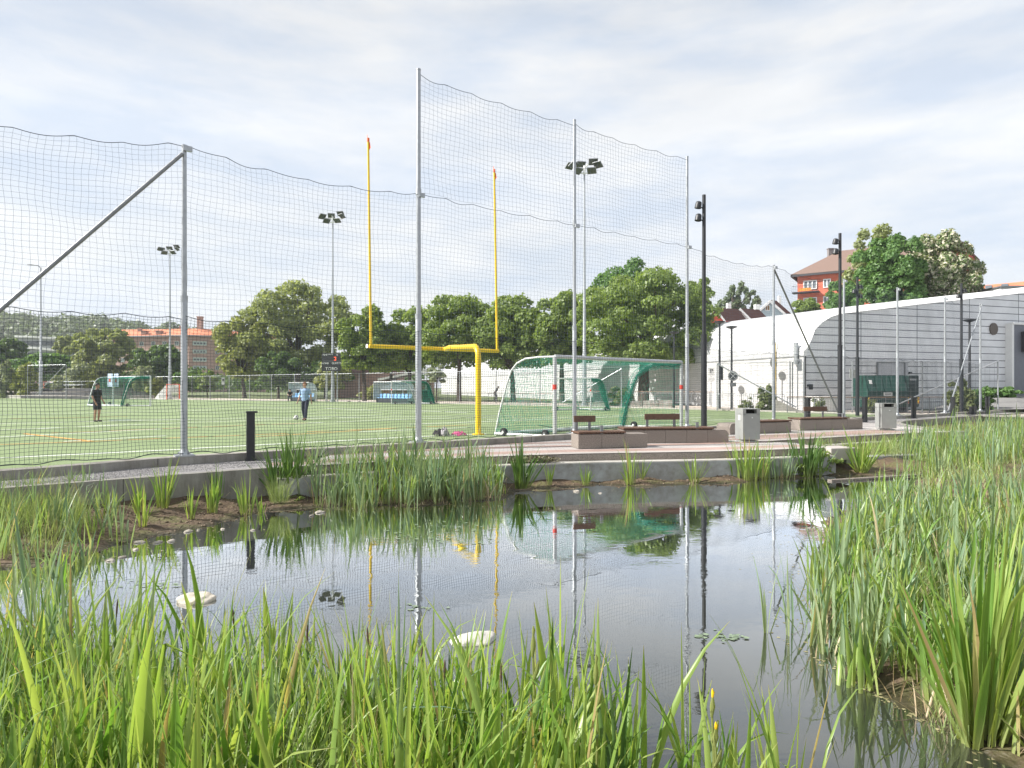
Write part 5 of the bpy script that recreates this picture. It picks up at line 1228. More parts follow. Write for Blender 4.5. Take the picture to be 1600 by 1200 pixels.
for z in (Z1, Z2, Z3):
    for (u0, u1) in ((-.6, 3.3), (6.0, 9.4)):
        a = P0+dirf*u0; b = P0+dirf*u1
        mb = MB(); mb.prism([a-bkd*1.3, b-bkd*1.3, b-bkd*.0, a-bkd*.0], z-1.35, z-1.15); bal = mb.build('balcony', M['black_metal'], RB)
        mb = MB(); a_ = a-bkd*1.25; b_ = b-bkd*1.25; mb.tube([(a_.x, a_.y, z-.2), (b_.x, b_.y, z-.2)], .03, 5)
        for k in range(15): q = a_.lerp(b_, k/14); mb.tube([(q.x, q.y, z-1.15), (q.x, q.y, z-.2)], .012, 4)
        mb.build('balcony_rail', M['black_metal'], bal)
mb = MB()
a = P0+dirf*.4-bkd*1.2; b = P0+dirf*2.2-bkd*1.2; mb.prism([a, b, b+bkd*.06, a+bkd*.06], Z1-1.05, Z1-.6); mb.build('balcony_cloth', mat('yellow_red_cloth', (.78, .42, .04), .8, 0, .2, 3, col2=(.62, .10, .04)), RB)
# tall gable end at the right, same complex but a block of its own
RG = thing('red_gable_building', 'narrow red gable end showing right of the flowering tree', 'building', (72, 100, 0))
a = pt(1497, 376, 100); b = pt(1526, 407, 100); l_ = pt(1468, 407, 100); mb = MB()
mb.add([(l_.x, 100, 0), (b.x, 100, 0), (b.x, 100, b.z), (a.x, 100, a.z), (l_.x, 100, l_.z), (l_.x, 112, 0), (b.x+2, 112, 0), (b.x+2, 112, b.z), (a.x, 112, a.z), (l_.x, 112, l_.z)], [(0, 1, 2, 3, 4), (1, 6, 7, 2), (5, 9, 8, 7, 6), (0, 4, 9, 5)]); mb.build('wall', mat('dark_red_plaster', (.36, .09, .065), .8, 0, .08, 2), RG)
mb = MB(); mb.prism([(a.x, 99.8), (b.x+.35, 99.8), (b.x+2.4, 112), (a.x, 112)], [a.z, b.z-.25, b.z-.25, a.z], [a.z+.3, b.z+.1, b.z+.1, a.z+.3]); mb.build('roof', rt, RG)
# orange roofed building with skylights and white one at the right
OR_ = thing('orange_roofed_building', 'long orange tiled roof with two skylights above the right end of the hall', 'building', (70, 92, 0))
a = pt(1512, 463, 90); b = pt(1640, 452, 84); c_ = pt(1512, 448, 96); d4 = pt(1640, 436, 90)
mb = MB(); mb.prism([(a.x, a.y), (b.x, b.y), (b.x+3, b.y+12), (a.x+3, a.y+12)], 0, [a.z, b.z, b.z, a.z]); mb.build('wall', redw, OR_)
mb = MB(); mb.add([a-Vector((.4, .5, .1)), b-Vector((0, .5, .1)), d4, c_], [(0, 1, 2, 3)]); ro_ = mb.build('roof', brickmat('clay_tiles', (.66, .23, .11), (.74, .29, .16), (.45, .14, .07), .35, .3, .03, bump=.4), OR_)
for u in (.22, .42):
    lo_ = a.lerp(b, u); hi = c_.lerp(d4, u); lo2 = a.lerp(b, u+.085); hi2 = c_.lerp(d4, u+.085)
    up = Vector((0, -.08, .12)); mb = MB(); mb.quad(lo_.lerp(hi, .35)+up, lo2.lerp(hi2, .35)+up, lo2.lerp(hi2, .85)+up, lo_.lerp(hi, .85)+up); mb.build('skylight', M['glass'], ro_)
WB = thing('white_flat_building', 'white flat roofed building above the hall at the right edge', 'building', (60, 76, 0))
a = pt(1564, 449, 76); mb = MB(); mb.box((a.x+7, 80, a.z/2), (14, 8, a.z), 0); mb.build('wall', M['white'], WB)
mb = MB(); mb.box((a.x+7, 79.9, a.z+.08), (14.4, 8.4, .16)); mb.build('roof_edge', M['galv_dark'], WB); mb = MB(); mb.box((a.x+7.5, 75.9, a.z-.9), (11, .1, .5)); mb.build('window_band', M['galv'], WB)

# ================================================================== TREES
LM = {
 'maple': leafmat('maple_leaves', (.15, .225, .06), (.30, .385, .12), .48),
 'olive': leafmat('pale_olive_leaves', (.22, .27, .11), (.38, .42, .22), .46),
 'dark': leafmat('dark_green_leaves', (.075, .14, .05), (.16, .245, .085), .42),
 'dome': leafmat('fresh_green_leaves', (.085, .185, .050), (.175, .300, .090), .40),
 'silver': leafmat('silvery_leaves', (.24, .28, .17), (.38, .42, .29), .35),
 'yellow': leafmat('yellow_green_leaves', (.23, .27, .08), (.37, .40, .15), .38),
 'birch': leafmat('birch_leaves', (.13, .18, .11), (.24, .30, .19), .38),
 'chestnut': leafmat('chestnut_leaves', (.10, .17, .055), (.20, .27, .10), .32, extra=[(.52, (.20, .27, .10)), (.56, (.62, .58, .47)), (.8, (.74, .69, .60))]),
 'hill': leafmat('ridge_wood_leaves', (.085, .13, .065), (.19, .25, .12), .3),
 'bush': leafmat('shrub_leaves', (.14, .18, .06), (.27, .31, .14), .38),
}
def leaf_cloud(lobes, n, size, shell=(.72, 1.05), flat=.55):
    """lobes: (x,y,z,rx,ry,rz); small rhombic leaves/clumps facing roughly outward"""
    Lb = np.array(lobes); area = (Lb[:, 3]*Lb[:, 5]+Lb[:, 4]*Lb[:, 5]); pr = area/area.sum()
    k = rng.choice(len(Lb), n, p=pr); d = rng.normal(size=(n, 3)); d /= np.linalg.norm(d, axis=1, keepdims=True)
    d[:, 2] = np.where(d[:, 2] < -.35, -d[:, 2]*.6, d[:, 2]); d /= np.linalg.norm(d, axis=1, keepdims=True)
    rr = rng.uniform(shell[0], shell[1], n)*(1+.16*np.sin(d[:, 0]*9+k)*np.sin(d[:, 2]*8+k*2))
    c = Lb[k, :3]+d*Lb[k, 3:]*rr[:, None]
    nn = d+rng.normal(0, flat, (n, 3)); nn /= np.linalg.norm(nn, axis=1, keepdims=True)
    a = np.cross(nn, rng.normal(size=(n, 3))); a /= np.linalg.norm(a, axis=1, keepdims=True); b = np.cross(nn, a)
    s = (size*rng.uniform(.6, 1.35, n))[:, None]
    V = np.stack([c-a*s*.62, c-b*s*.36+a*s*.05, c+a*s*.62, c+b*s*.36-a*s*.05], 1)
    return V.reshape(-1, 3)
def crown_lobes(cx, cy, cz, rx, ry, rz, n, r=.30, seed=1, flatb=.75):
    q = random.Random(seed); o = []
    for i in range(n):
        ph = math.acos(1-2*(i+.5)/n); th = i*2.39996+q.uniform(-.3, .3); d = Vector((math.sin(ph)*math.cos(th), math.sin(ph)*math.sin(th), math.cos(ph)))
        if d.z < -flatb: d.z = -flatb
        f = q.uniform(.60, .90); s = r*q.uniform(.7, 1.3)
        o.append((cx+d.x*rx*f, cy+d.y*ry*f, cz+d.z*rz*f, rx*s, ry*s, rz*s*q.uniform(.75, 1.0)))
    o.append((cx, cy, cz, rx*.55, ry*.55, rz*.55))
    return o
def tree(name, label, x0, x1, ytop, ybot, Y, kind, ybase=None, n=9000, leaf=None, lobes=26, r=.27, group=None, trunk=True, cat='tree', zb=0.0, seed=None, depth=.8, shell=(.72, 1.05), tr=.022, flat=.55, shapes=None):
    if not trunk or cat in ('bush', 'shrub', 'hedge'):
        gy_ = H0+(1500-zb*1000)/Y; ybot = max(ybot, gy_)+.30*(gy_-ytop)
    a = pt(x0, ytop, Y); b = pt(x1, ybot, Y); cx = (a.x+b.x)/2; rx = (b.x-a.x)/2; cz = (a.z+b.z)/2; rz = (a.z-b.z)/2
    t = thing(name, label, cat, (cx, Y, zb), group=group); sd = seed if seed is not None else int(abs(x0*7+x1))
    q = random.Random(sd)
    lb = shapes(cx, Y, cz, rx, rx*depth, rz) if shapes else crown_lobes(0, 0, cz-zb, rx, rx*depth, rz, lobes, r, sd)
    if shapes: lb = [(l[0]-cx, l[1]-Y, l[2]-zb, *l[3:]) for l in lb]
    size = leaf if leaf else .0042*Y
    V = leaf_cloud(lb, n, size, shell, flat); rn = np.repeat(rng.random(n), 4)
    np_mesh('crown', V, 4, LM[kind], {'rnd': rn}, t)
    if trunk:
        mb = MB(); H = cz-zb; w = max((a.z-zb)*tr, .07); fork = max(H-rz*.75, H*.25)
        lean = q.uniform(-.04, .04)*H
        mb.tube([(0, 0, -.2), (0, 0, .15), (lean*.4, 0, fork*.6), (lean, 0, fork), (lean*1.2, 0, H), (lean*1.5, .1, H+rz*.6)], [w*1.7, w*1.15, w, w*.85, w*.5, w*.12], 9)
        for k in range(9):
            l = lb[(k*5) % (len(lb)-1)]; z0 = fork+q.uniform(-.1, .6)*(H-fork)
            s0 = Vector((lean, 0, z0)); e = Vector((l[0], l[1], l[2])); m1 = s0.lerp(e, .5)+Vector((q.uniform(-.1, .1)*rx, 0, .08*rz))
            mb.tube([s0, m1, e], [w*.5, w*.32, w*.08], 6)
        mb.build('trunk', M['bark'], t, world=False, smooth=True)
    return t
G_row = 'maples in the row behind the pitch'
tree('maple_tree', 'big maple with the widest bright crown right of the middle, in front of the hall', 893, 1118, 424, 590, 56, 'maple', n=34000, lobes=44, r=.24, leaf=.26, seed=5, group=G_row, tr=.04)
tree('maple_tree', 'darker domed crown rising highest behind the big maple', 912, 1042, 406, 540, 72, 'dome', n=13000, lobes=26, seed=8, group=G_row)
tree('maple_tree', 'maple crown left of the tall mast behind the small goal', 826, 930, 455, 590, 66, 'maple', n=20000, lobes=36, r=.29, seed=12, group=G_row)
tree('maple_tree', 'maple over the man leaning on the railing, with a forked dark trunk', 742, 862, 464, 592, 68, 'maple', n=21000, lobes=38, r=.29, seed=21, group=G_row)
tree('maple_tree', 'maple crown just right of the tall net post and left of the yellow upright', 648, 786, 464, 590, 70, 'maple', n=22000, lobes=38, r=.29, seed=33, group=G_row)
tree('maple_tree', 'lower maple behind the tall net post', 584, 696, 484, 598, 74, 'maple', n=14000, lobes=26, r=.27, seed=35, group=G_row)
tree('maple_tree', 'bright maple right of the scoreboard behind the left yellow upright', 524, 615, 488, 596, 72, 'maple', n=14000, lobes=24, r=.28, seed=36, group=G_row)
tree('maple_tree', 'dark crown behind the row of maples near the yellow crossbar', 560, 660, 500, 600, 84, 'dark', n=6000, lobes=18, seed=37, group=G_row)  # uses the dark green leaf colour
tree('maple_tree', 'small crown showing at the right shoulder of the big maple', 1066, 1120, 430, 500, 78, 'maple', n=3500, lobes=12, seed=38, group=G_row)
tree('ash_tree', 'very large loose olive green tree left of the scoreboard mast', 372, 560, 434, 600, 98, 'olive', n=26000, lobes=52, r=.19, leaf=.42, seed=41, shell=(.5, 1.1), flat=.9, tr=.03)
tree('ash_tree', 'yellowish drooping tree right of the brick apartment block', 334, 430, 490, 612, 96, 'yellow', n=13000, lobes=28, r=.24, seed=43, shell=(.6, 1.1))
tree('ash_tree', 'olive green round tree left of the brick apartment block behind the player', 108, 206, 507, 606, 112, 'olive', n=14000, lobes=30, r=.24, seed=45)
tree('broadleaf_tree', 'dark green round tree in front of the brick facade', 205, 298, 537, 606, 105, 'dark', n=12000, lobes=26, r=.26, seed=46)
tree('broadleaf_tree', 'dark green tree at the far left edge', -30, 42, 524, 606, 120, 'dark', n=9000, lobes=20, seed=47)
tree('broadleaf_tree', 'mid green tree above the terrace steps', 18, 120, 548, 606, 112, 'dome', n=9000, lobes=22, seed=48)
tree('broadleaf_tree', 'thin green tree right of the grey building at the far left', 84, 120, 522, 560, 130, 'olive', n=3500, lobes=12, seed=49)
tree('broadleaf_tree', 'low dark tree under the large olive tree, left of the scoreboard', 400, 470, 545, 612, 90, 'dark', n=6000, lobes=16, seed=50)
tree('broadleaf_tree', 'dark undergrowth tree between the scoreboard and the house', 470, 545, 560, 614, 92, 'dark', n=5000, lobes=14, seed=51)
tree('broadleaf_tree', 'yellow green young tree under the maple behind the scoreboard legs', 490, 552, 560, 616, 84, 'yellow', n=4500, lobes=14, seed=52)
tree('broadleaf_tree', 'small silvery tree with a thin trunk right of the tall net post', 664, 700, 571, 603, 66, 'silver', n=2600, lobes=10, seed=53, leaf=.2, shell=(.4, 1.1))
tree('broadleaf_tree', 'thin young tree in front of the brick block right of the pale shrub', 268, 292, 576, 618, 95, 'dome', n=1500, lobes=8, seed=54)
tree('broadleaf_tree', 'small bush like tree at the foot of the brick corner', 308, 340, 580, 615, 100, 'maple', n=2200, lobes=10, seed=55)
SH = 'pale shrubs beyond the far corner of the pitch'
for lab, x0, x1, y0, y1, kd in (('pale silvery shrub left of the white goal', 85, 148, 570, 620, 'silver'), ('yellow shrub touching the pale one, behind the white goal', 112, 158, 578, 622, 'yellow'),
    ('pale pointed shrub above the right end of the white goal', 208, 245, 572, 622, 'silver'), ('yellow green shrub just right of the white goal', 226, 262, 586, 624, 'yellow'),
    ('yellow shrub above the terrace steps', 20, 58, 570, 612, 'yellow'), ('grey green shrub at the left end above the terrace steps', -5, 22, 564, 610, 'silver')):
    tree('shrub', lab, x0, x1, y0, y1, 93, kd, n=4200, lobes=14, r=.32, trunk=False, cat='shrub', group=SH, seed=x0+60)
# right side
tree('maple_tree', 'large dome shaped green tree on the slope above the hall', 1334, 1446, 365, 515, 78, 'dome', n=24000, lobes=40, r=.24, seed=61, zb=4, group='trees above the hall')
tree('ash_tree', 'loose olive tree behind the dome shaped tree, its top standing out at the left', 1322, 1416, 352, 485, 88, 'olive', n=11000, lobes=26, r=.22, seed=62, zb=5, shell=(.5, 1.1), group='trees above the hall')
tree('chestnut_tree', 'chestnut covered with white blossom left of the red gable end', 1420, 1526, 359, 520, 80, 'chestnut', n=26000, lobes=34, r=.25, seed=63, zb=4, leaf=.30, group='trees above the hall')
tree('broadleaf_tree', 'lower green tree in front of the red building beside the black lamp pole', 1286, 1352, 440, 515, 74, 'dome', n=9000, lobes=20, seed=64, zb=3, group='trees above the hall')
tree('broadleaf_tree', 'small yellow green tree at the left foot of the red building', 1238, 1282, 465, 500, 76, 'maple', n=4000, lobes=14, seed=65, zb=3, group='trees above the hall')
def birch_shape(cx, cy, cz, rx, ry, rz):
    q = random.Random(3); o = []
    for (bx, top) in ((-.75, -.1), (-.45, .35), (-.15, .85), (.15, .95), (.42, .8), (.70, .45), (.9, .1)):
        for k in range(7): o.append((cx+(bx+q.uniform(-.1, .1))*rx, cy+q.uniform(-.5, .5)*ry, cz+(top-.22*k)*rz, rx*.13, ry*.2, rz*.26))
    return o
tree('birch_tree', 'drooping grey green birch behind the small houses', 1119, 1183, 446, 500, 118, 'birch', n=6500, seed=66, shapes=birch_shape, shell=(.3, 1.1), leaf=.42, flat=1)
BG = 'bushes between the pitch and the hall'
tree('bush', 'leafy bush in front of the white wall of the hall', 1180, 1214, 597, 636, 40.8, 'bush', trunk=False, n=2600, lobes=12, cat='bush', leaf=.15, shell=(.4, 1.15), group=BG, seed=70)
tree('bush', 'wide loose bush around the foot of the third post lamp', 1478, 1522, 592, 640, 38.2, 'bush', trunk=False, n=4200, lobes=16, cat='bush', leaf=.14, shell=(.4, 1.15), group=BG, seed=71)
tree('bush', 'rounder green bush beside the last net post', 1514, 1556, 604, 641, 38.6, 'dome', trunk=False, n=3800, lobes=14, cat='bush', leaf=.13, shell=(.4, 1.1), group=BG, seed=72)
tree('hedge', 'low dark hedge at the foot of the gable by the street', 1545, 1592, 604, 619, 45.5, 'dome', n=3000, lobes=14, cat='hedge', leaf=.18, trunk=False, group=BG, seed=73, zb=.8)
tree('bush', 'rounded bush behind the small goal under the big maple', 950, 992, 603, 628, 52, 'bush', trunk=False, n=3000, lobes=12, cat='bush', leaf=.2, group=BG, seed=74)
tree('bush', 'straggly weeds behind the green container railing', 1268, 1292, 618, 634, 38.5, 'bush', n=700, lobes=8, cat='bush', leaf=.12, trunk=False, group=BG, seed=75, shell=(.3, 1.2))
tree('bush', 'low weeds along the crowd barriers', 1155, 1180, 620, 634, 41.6, 'bush', n=800, lobes=8, cat='bush', leaf=.12, trunk=False, group=BG, seed=76, shell=(.3, 1.2))
tree('bush', 'low weeds under the container railing near the net post', 1352, 1374, 620, 637, 37.9, 'bush', n=800, lobes=8, cat='bush', leaf=.12, trunk=False, group=BG, seed=77, shell=(.3, 1.2))
tree('bush', 'yellow green shrubs under the small maples by the right dugout', 560, 600, 600, 615, 80, 'yellow', n=1500, lobes=8, cat='bush', trunk=False, group=BG, seed=78)
# wooded ridge
lb = []
q = random.Random(9)
for i in range(620):
    Yd = q.uniform(335, 440); px = q.uniform(-60, 420); x = (px-800)/1000*Yd; z = float(ridge(np.array(x), np.array(Yd)))
    s = q.uniform(3.5, 7); lb.append((x, Yd, z+s*.6, s, s, s*q.uniform(.8, 1.2)))
V = leaf_cloud(lb, 60000, 1.9, (.8, 1.05), .5)
stuff(tag(np_mesh('ridge_wood', V, 4, LM['hill'], {'rnd': np.repeat(rng.random(60000), 4)}), 'dense wood covering the low ridge behind the brick block', 'forest'))
# belt of dim shrubbery closing the gaps under the far trees
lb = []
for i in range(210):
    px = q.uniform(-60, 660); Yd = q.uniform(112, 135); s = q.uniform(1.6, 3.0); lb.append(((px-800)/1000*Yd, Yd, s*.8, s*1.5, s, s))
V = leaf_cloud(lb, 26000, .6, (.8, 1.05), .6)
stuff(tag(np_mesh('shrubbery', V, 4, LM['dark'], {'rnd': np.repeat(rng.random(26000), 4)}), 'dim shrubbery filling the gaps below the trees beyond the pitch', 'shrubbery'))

# ================================================================== PEOPLE
def skinned(name, pts, edges, rad, m, parent, sub=2):
    me = bpy.data.meshes.new(name); me.from_pydata(pts, edges, []); me.update(); me.materials.append(m)
    o = bpy.data.objects.new(name, me); COL.objects.link(o); o.parent = parent
    md = o.modifiers.new('Skin', 'SKIN'); md.use_smooth_shade = True; md.branch_smoothing = .6
    for i, v in enumerate(me.skin_vertices[0].data):
        r = rad[i]; v.radius = r if isinstance(r, tuple) else (r, r); v.use_root = (i == 0)
    s = o.modifiers.new('Subsurf', 'SUBSURF'); s.levels = sub; s.render_levels = sub
    return o
def person(label, loc, rz, pose, top_m, leg_m, skin_m, hair_m, shorts=False, scale=1.0, group=None, seated=False):
    """pose: joint -> (x,y,z) in metres, facing -y, x to the figure's left"""
    t = thing('person', label, 'person', loc, rz); t.scale = (scale,)*3
    J = {k: Vector(v) for k, v in pose.items()}
    P, E, Rr, ix = [], [], [], {}
    def add(n, p, r, par=None):
        ix[n] = len(P); P.append(tuple(p)); Rr.append(r)
        if par: E.append((ix[par], ix[n]))
    add('pelvis', J['pelvis'], (.135, .10)); add('waist', J['pelvis'].lerp(J['chest'], .45), (.125, .09), 'pelvis'); add('chest', J['chest'], (.155, .105), 'waist')
    add('neck0', J['neck'], (.075, .065), 'chest'); add('neck1', J['neck'].lerp(J['head'], .45), .055, 'neck0'); add('jaw', J['head']+Vector((0, -.01, -.06)), (.066, .075), 'neck1'); add('skull', J['head']+Vector((0, .01, .04)), (.078, .092), 'jaw'); add('crown', J['head']+Vector((0, .01, .10)), (.05, .06), 'skull')
    for s in ('l', 'r'):
        add(s+'sh', J[s+'sh'], .058, 'chest'); el = J[s+'el']; wr = J[s+'wr']
        add(s+'ua', J[s+'sh'].lerp(el, .5), .048, s+'sh'); add(s+'el', el, .038, s+'ua'); add(s+'fa', el.lerp(wr, .4), .038, s+'el'); add(s+'wr', wr, .026, s+'fa')
        d = (wr-el).normalized(); side = Vector((1, 0, 0)).cross(d).normalized() if abs(d.x) < .9 else Vector((0, 1, 0)); 
        add(s+'palm', wr+d*.055, (.036, .018), s+'wr')
        for k, (o_, ln) in enumerate(((-.030, .065), (-.010, .078), (.010, .072), (.028, .056))):
            b = wr+d*.09+side*o_; add(s+'f%d' % k, b, .0105, s+'palm'); add(s+'g%d' % k, b+d*ln*.6+Vector((0, -.006, 0)), .009, s+'f%d' % k); add(s+'h%d' % k, b+d*ln+Vector((0, -.018, 0)), .007, s+'g%d' % k)
        tb = wr+d*.035-side*.035; add(s+'t0', tb, .012, s+'palm'); add(s+'t1', tb+d*.04-side*.018, .009, s+'t0')
        add(s+'hp', J[s+'hp'], .085, 'pelvis'); kn = J[s+'kn']; an = J[s+'an']
        add(s+'th', J[s+'hp'].lerp(kn, .45), .078, s+'hp'); add(s+'kn', kn, .055, s+'th'); add(s+'cf', kn.lerp(an, .35), .055, s+'kn'); add(s+'an', an, .035, s+'cf')
        f = J[s+'toe']-an; add(s+'heel', an+Vector((0, .0, -.03)), .036, s+'an'); add(s+'toe', J[s+'toe'], (.038, .025), s+'heel')
    skinned('body', P, E, Rr, skin_m, t)
    # face: eyes, nose, mouth, ears as one small child mesh each
    h = J['head']; mb = MB(); mb.tube([h+Vector((0, -.085, .015)), h+Vector((0, -.108, -.012)), h+Vector((0, -.088, -.022))], [.008, .014, .010], 6); mb.build('nose', skin_m, t, world=False, smooth=True)
    mb = MB()
    for s in (-1, 1): mb.box(h+Vector((s*.032, -.085, .018)), (.022, .012, .010), bev=.003)
    mb.build('eyes', M['cloth_black'], t, world=False); mb = MB(); mb.box(h+Vector((0, -.082, -.055)), (.045, .012, .010), bev=.003); mb.build('mouth', mat('lip_colour', (.38, .14, .11), .5) if 'lip_colour' not in bpy.data.materials else bpy.data.materials['lip_colour'], t, world=False)
    mb = MB()
    for s in (-1, 1): mb.box(h+Vector((s*.085, .012, 0)), (.016, .035, .058), bev=.007)
    mb.build('ears', skin_m, t, world=False)
    # hair cap
    bm = bmesh.new(); bmesh.ops.create_uvsphere(bm, u_segments=20, v_segments=14, radius=1.0); hm = MB(); vs = []
    for v in bm.verts:
        c = Vector((v.co.x*.098, v.co.y*.112+.012, v.co.z*.105+.045)); c += v.normal*.006*math.sin(v.co.x*17)*math.sin(v.co.z*19+v.co.y*13)
        if v.co.y < -.25 and v.co.z < .35: c.y += .06
        if v.co.z < -.3: c.z = max(c.z, -.02)
        vs.append(h+c)
    bm.verts.index_update(); hm.add(vs, [[v.index for v in f.verts] for f in bm.faces]); bm.free(); hm.build('hair', hair_m, t, world=False, smooth=True)
    # shirt and trousers: elliptical rings lofted round the trunk and limbs
    def loft(mb, rings, n=18):
        vs = []
        for c, rx, ry, ax in rings:
            ax = ax.normalized(); side = Vector((1, 0, 0)); side = (side-ax*side.dot(ax)).normalized() if abs(ax.x) < .9 else Vector((0, 1, 0)); fw = ax.cross(side)
            for k in range(n): a = 2*math.pi*k/n; vs.append(c+side*rx*math.cos(a)+fw*ry*math.sin(a))
        K = len(rings); mb.add(vs, [(i*n+k, i*n+(k+1) % n, (i+1)*n+(k+1) % n, (i+1)*n+k) for i in range(K-1) for k in range(n)]+[tuple(range(n))[::-1], tuple((K-1)*n+k for k in range(n))])
    pe, che, ne = J['pelvis'], J['chest'], J['neck']; up1 = (che-pe).normalized(); up2 = (ne-che).normalized(); shz = (J['lsh']+J['rsh'])/2
    mb = MB(); loft(mb, [(pe-up1*.04, .172, .128, up1), (pe+up1*.06, .166, .125, up1), (pe.lerp(che, .5), .158, .118, up1), (che-up1*.06, .178, .130, up1), (che+up2*.05, .190, .130, up2), (shz+up2*.0, .185, .112, up2), (ne-up2*.025, .110, .085, up2), (ne+up2*.012, .070, .068, up2)])
    for s in ('l', 'r'):
        a = J[s+'sh']; b = J[s+'el']; d = (b-a); loft(mb, [(a-d*.12, .062, .066, d), (a+d*.05, .074, .074, d), (a+d*.45, .066, .066, d), (a+d*.80, .068, .068, d)], 12)
    mb.build('shirt', top_m, t, world=False, smooth=True)
    mb = MB(); loft(mb, [(pe+up1*.08, .150, .112, up1), (pe, .165, .125, up1), ((J['lhp']+J['rhp'])/2-Vector((0, 0, .06)), .168, .122, Vector((0, 0, 1)))])
    for s in ('l', 'r'):
        a = J[s+'hp']; b = J[s+'kn']; c = J[s+'an']; d = b-a; e = c-b
        if shorts: loft(mb, [(a-d*.05, .088, .10, d), (a+d*.3, .092, .10, d), (a+d*.85, .090, .096, d)], 14)
        else: loft(mb, [(a-d*.05, .088, .10, d), (a+d*.35, .086, .092, d), (b, .066, .072, (d+e)), (b+e*.4, .064, .070, e), (b+e*.95, .052, .060, e)], 14)
    mb.build('shorts' if shorts else 'trousers', leg_m, t, world=False, smooth=True)
    for s in ('l', 'r'):
        an = J[s+'an']; toe = J[s+'toe']; skinned('shoe', [tuple(an+Vector((0, .02, -.035))), tuple(an.lerp(toe, .5)+Vector((0, 0, -.02))), tuple(toe)], [(0, 1), (1, 2)], [.05, (.048, .036), (.042, .026)], M['cloth_black'], t)
    return t
stand = dict(pelvis=(0, 0, .93), chest=(0, -.01, 1.28), neck=(0, .0, 1.45), head=(0, -.03, 1.60), lsh=(.17, 0, 1.40), rsh=(-.17, 0, 1.40), lel=(.23, .02, 1.12), rel=(-.23, .02, 1.12), lwr=(.24, -.10, .90), rwr=(-.24, -.10, .90),
    lhp=(.09, 0, .90), rhp=(-.09, 0, .90), lkn=(.10, -.03, .50), rkn=(-.10, -.01, .50), lan=(.11, .03, .09), ran=(-.11, .02, .09), ltoe=(.13, -.14, .035), rtoe=(-.13, -.15, .035))
p = dict(stand); p.update(lel=(.23, .01, 1.13), rel=(-.23, .03, 1.12), lwr=(.21, -.13, .91), rwr=(-.22, -.10, .88))
person('person in black shirt and shorts standing sideways on the left of the pitch', (-18.35, 28.3, 0), math.radians(82), p, M['cloth_black'], M['cloth_char'], M['skin_tan'], M['hair_dark'], True, .985)
p = dict(stand); p.update(lkn=(.13, -.16, .50), lan=(.13, -.20, .10), ltoe=(.15, -.38, .04), rkn=(-.12, .02, .50), ran=(-.12, .16, .10), rtoe=(-.14, .01, .035), lel=(.25, .0, 1.13), lwr=(.27, .06, .88), rel=(-.27, .04, 1.14), rwr=(-.32, -.04, .90), head=(0, -.06, 1.59))
person('person in a light blue shirt and dark trousers walking towards the ball', (-9.5, 29.4, 0), math.radians(-10), p, M['cloth_blue'], M['cloth_navy'], M['skin'], M['hair_fair'], False, 1.02)
sit = dict(pelvis=(0, .1, .55), chest=(0, -.04, .88), neck=(0, -.12, 1.03), head=(0, -.2, 1.14), lsh=(.17, -.08, .98), rsh=(-.17, -.08, .98), lel=(.22, -.2, .76), rel=(-.22, -.2, .76), lwr=(.12, -.38, .66), rwr=(-.12, -.38, .66),
    lhp=(.09, .05, .53), rhp=(-.09, .05, .53), lkn=(.14, -.38, .52), rkn=(-.14, -.38, .52), lan=(.14, -.38, .10), ran=(-.14, -.36, .10), ltoe=(.15, -.55, .035), rtoe=(-.15, -.53, .035))
person('person in dark clothes sitting bent forward in the left dugout', (-24.25, 70.0, 0), math.radians(8), sit, M['cloth_black'], M['cloth_char'], M['skin'], M['hair_dark'], False, 1.05)
p = dict(stand); p.update(chest=(0, -.16, 1.22), neck=(0, -.26, 1.36), head=(0, -.36, 1.46), lsh=(.17, -.2, 1.30), rsh=(-.17, -.2, 1.30), lel=(.22, -.1, 1.05), rel=(-.22, -.12, 1.05), lwr=(.2, .02, .86), rwr=(-.2, .0, .86), lkn=(.10, -.14, .50), lan=(.09, -.1, .10), ltoe=(.10, -.28, .04))
t_ = person('person in a blue jacket bending forward on the path by the white wall', (-1.9, 72.5, .0), math.radians(75), p, M['cloth_navy'], M['cloth_char'], M['skin'], M['cloth_char'], False, 1.05)

ball = thing('football', 'white and dark football lying on the pitch left of the walking player', 'ball', (-10.05, 29.8, 0))
bm = bmesh.new(); bmesh.ops.create_icosphere(bm, subdivisions=4, radius=.115); mb = MB(); bm.verts.index_update()
mb.add([v.co+Vector((0, 0, .115)) for v in bm.verts], [[v.index for v in f.verts] for f in bm.faces]); bm.free(); mb.build('shell', M['white'], ball, world=False, smooth=True)
ico = bmesh.new(); bmesh.ops.create_icosphere(ico, subdivisions=1, radius=1.0); mb = MB()
for v in ico.verts:
    nrm = v.co.normalized(); a = nrm.orthogonal().normalized(); b = nrm.cross(a)
    mb.add([nrm*.1175*math.cos(.33)+(a*math.cos(k*1.2566)+b*math.sin(k*1.2566))*.1175*math.sin(.33)+Vector((0, 0, .115)) for k in range(5)]+[nrm*.119+Vector((0, 0, .115))], [(k, (k+1) % 5, 5) for k in range(5)])
ico.free(); mb.build('patches', M['cloth_char'], ball, world=False)
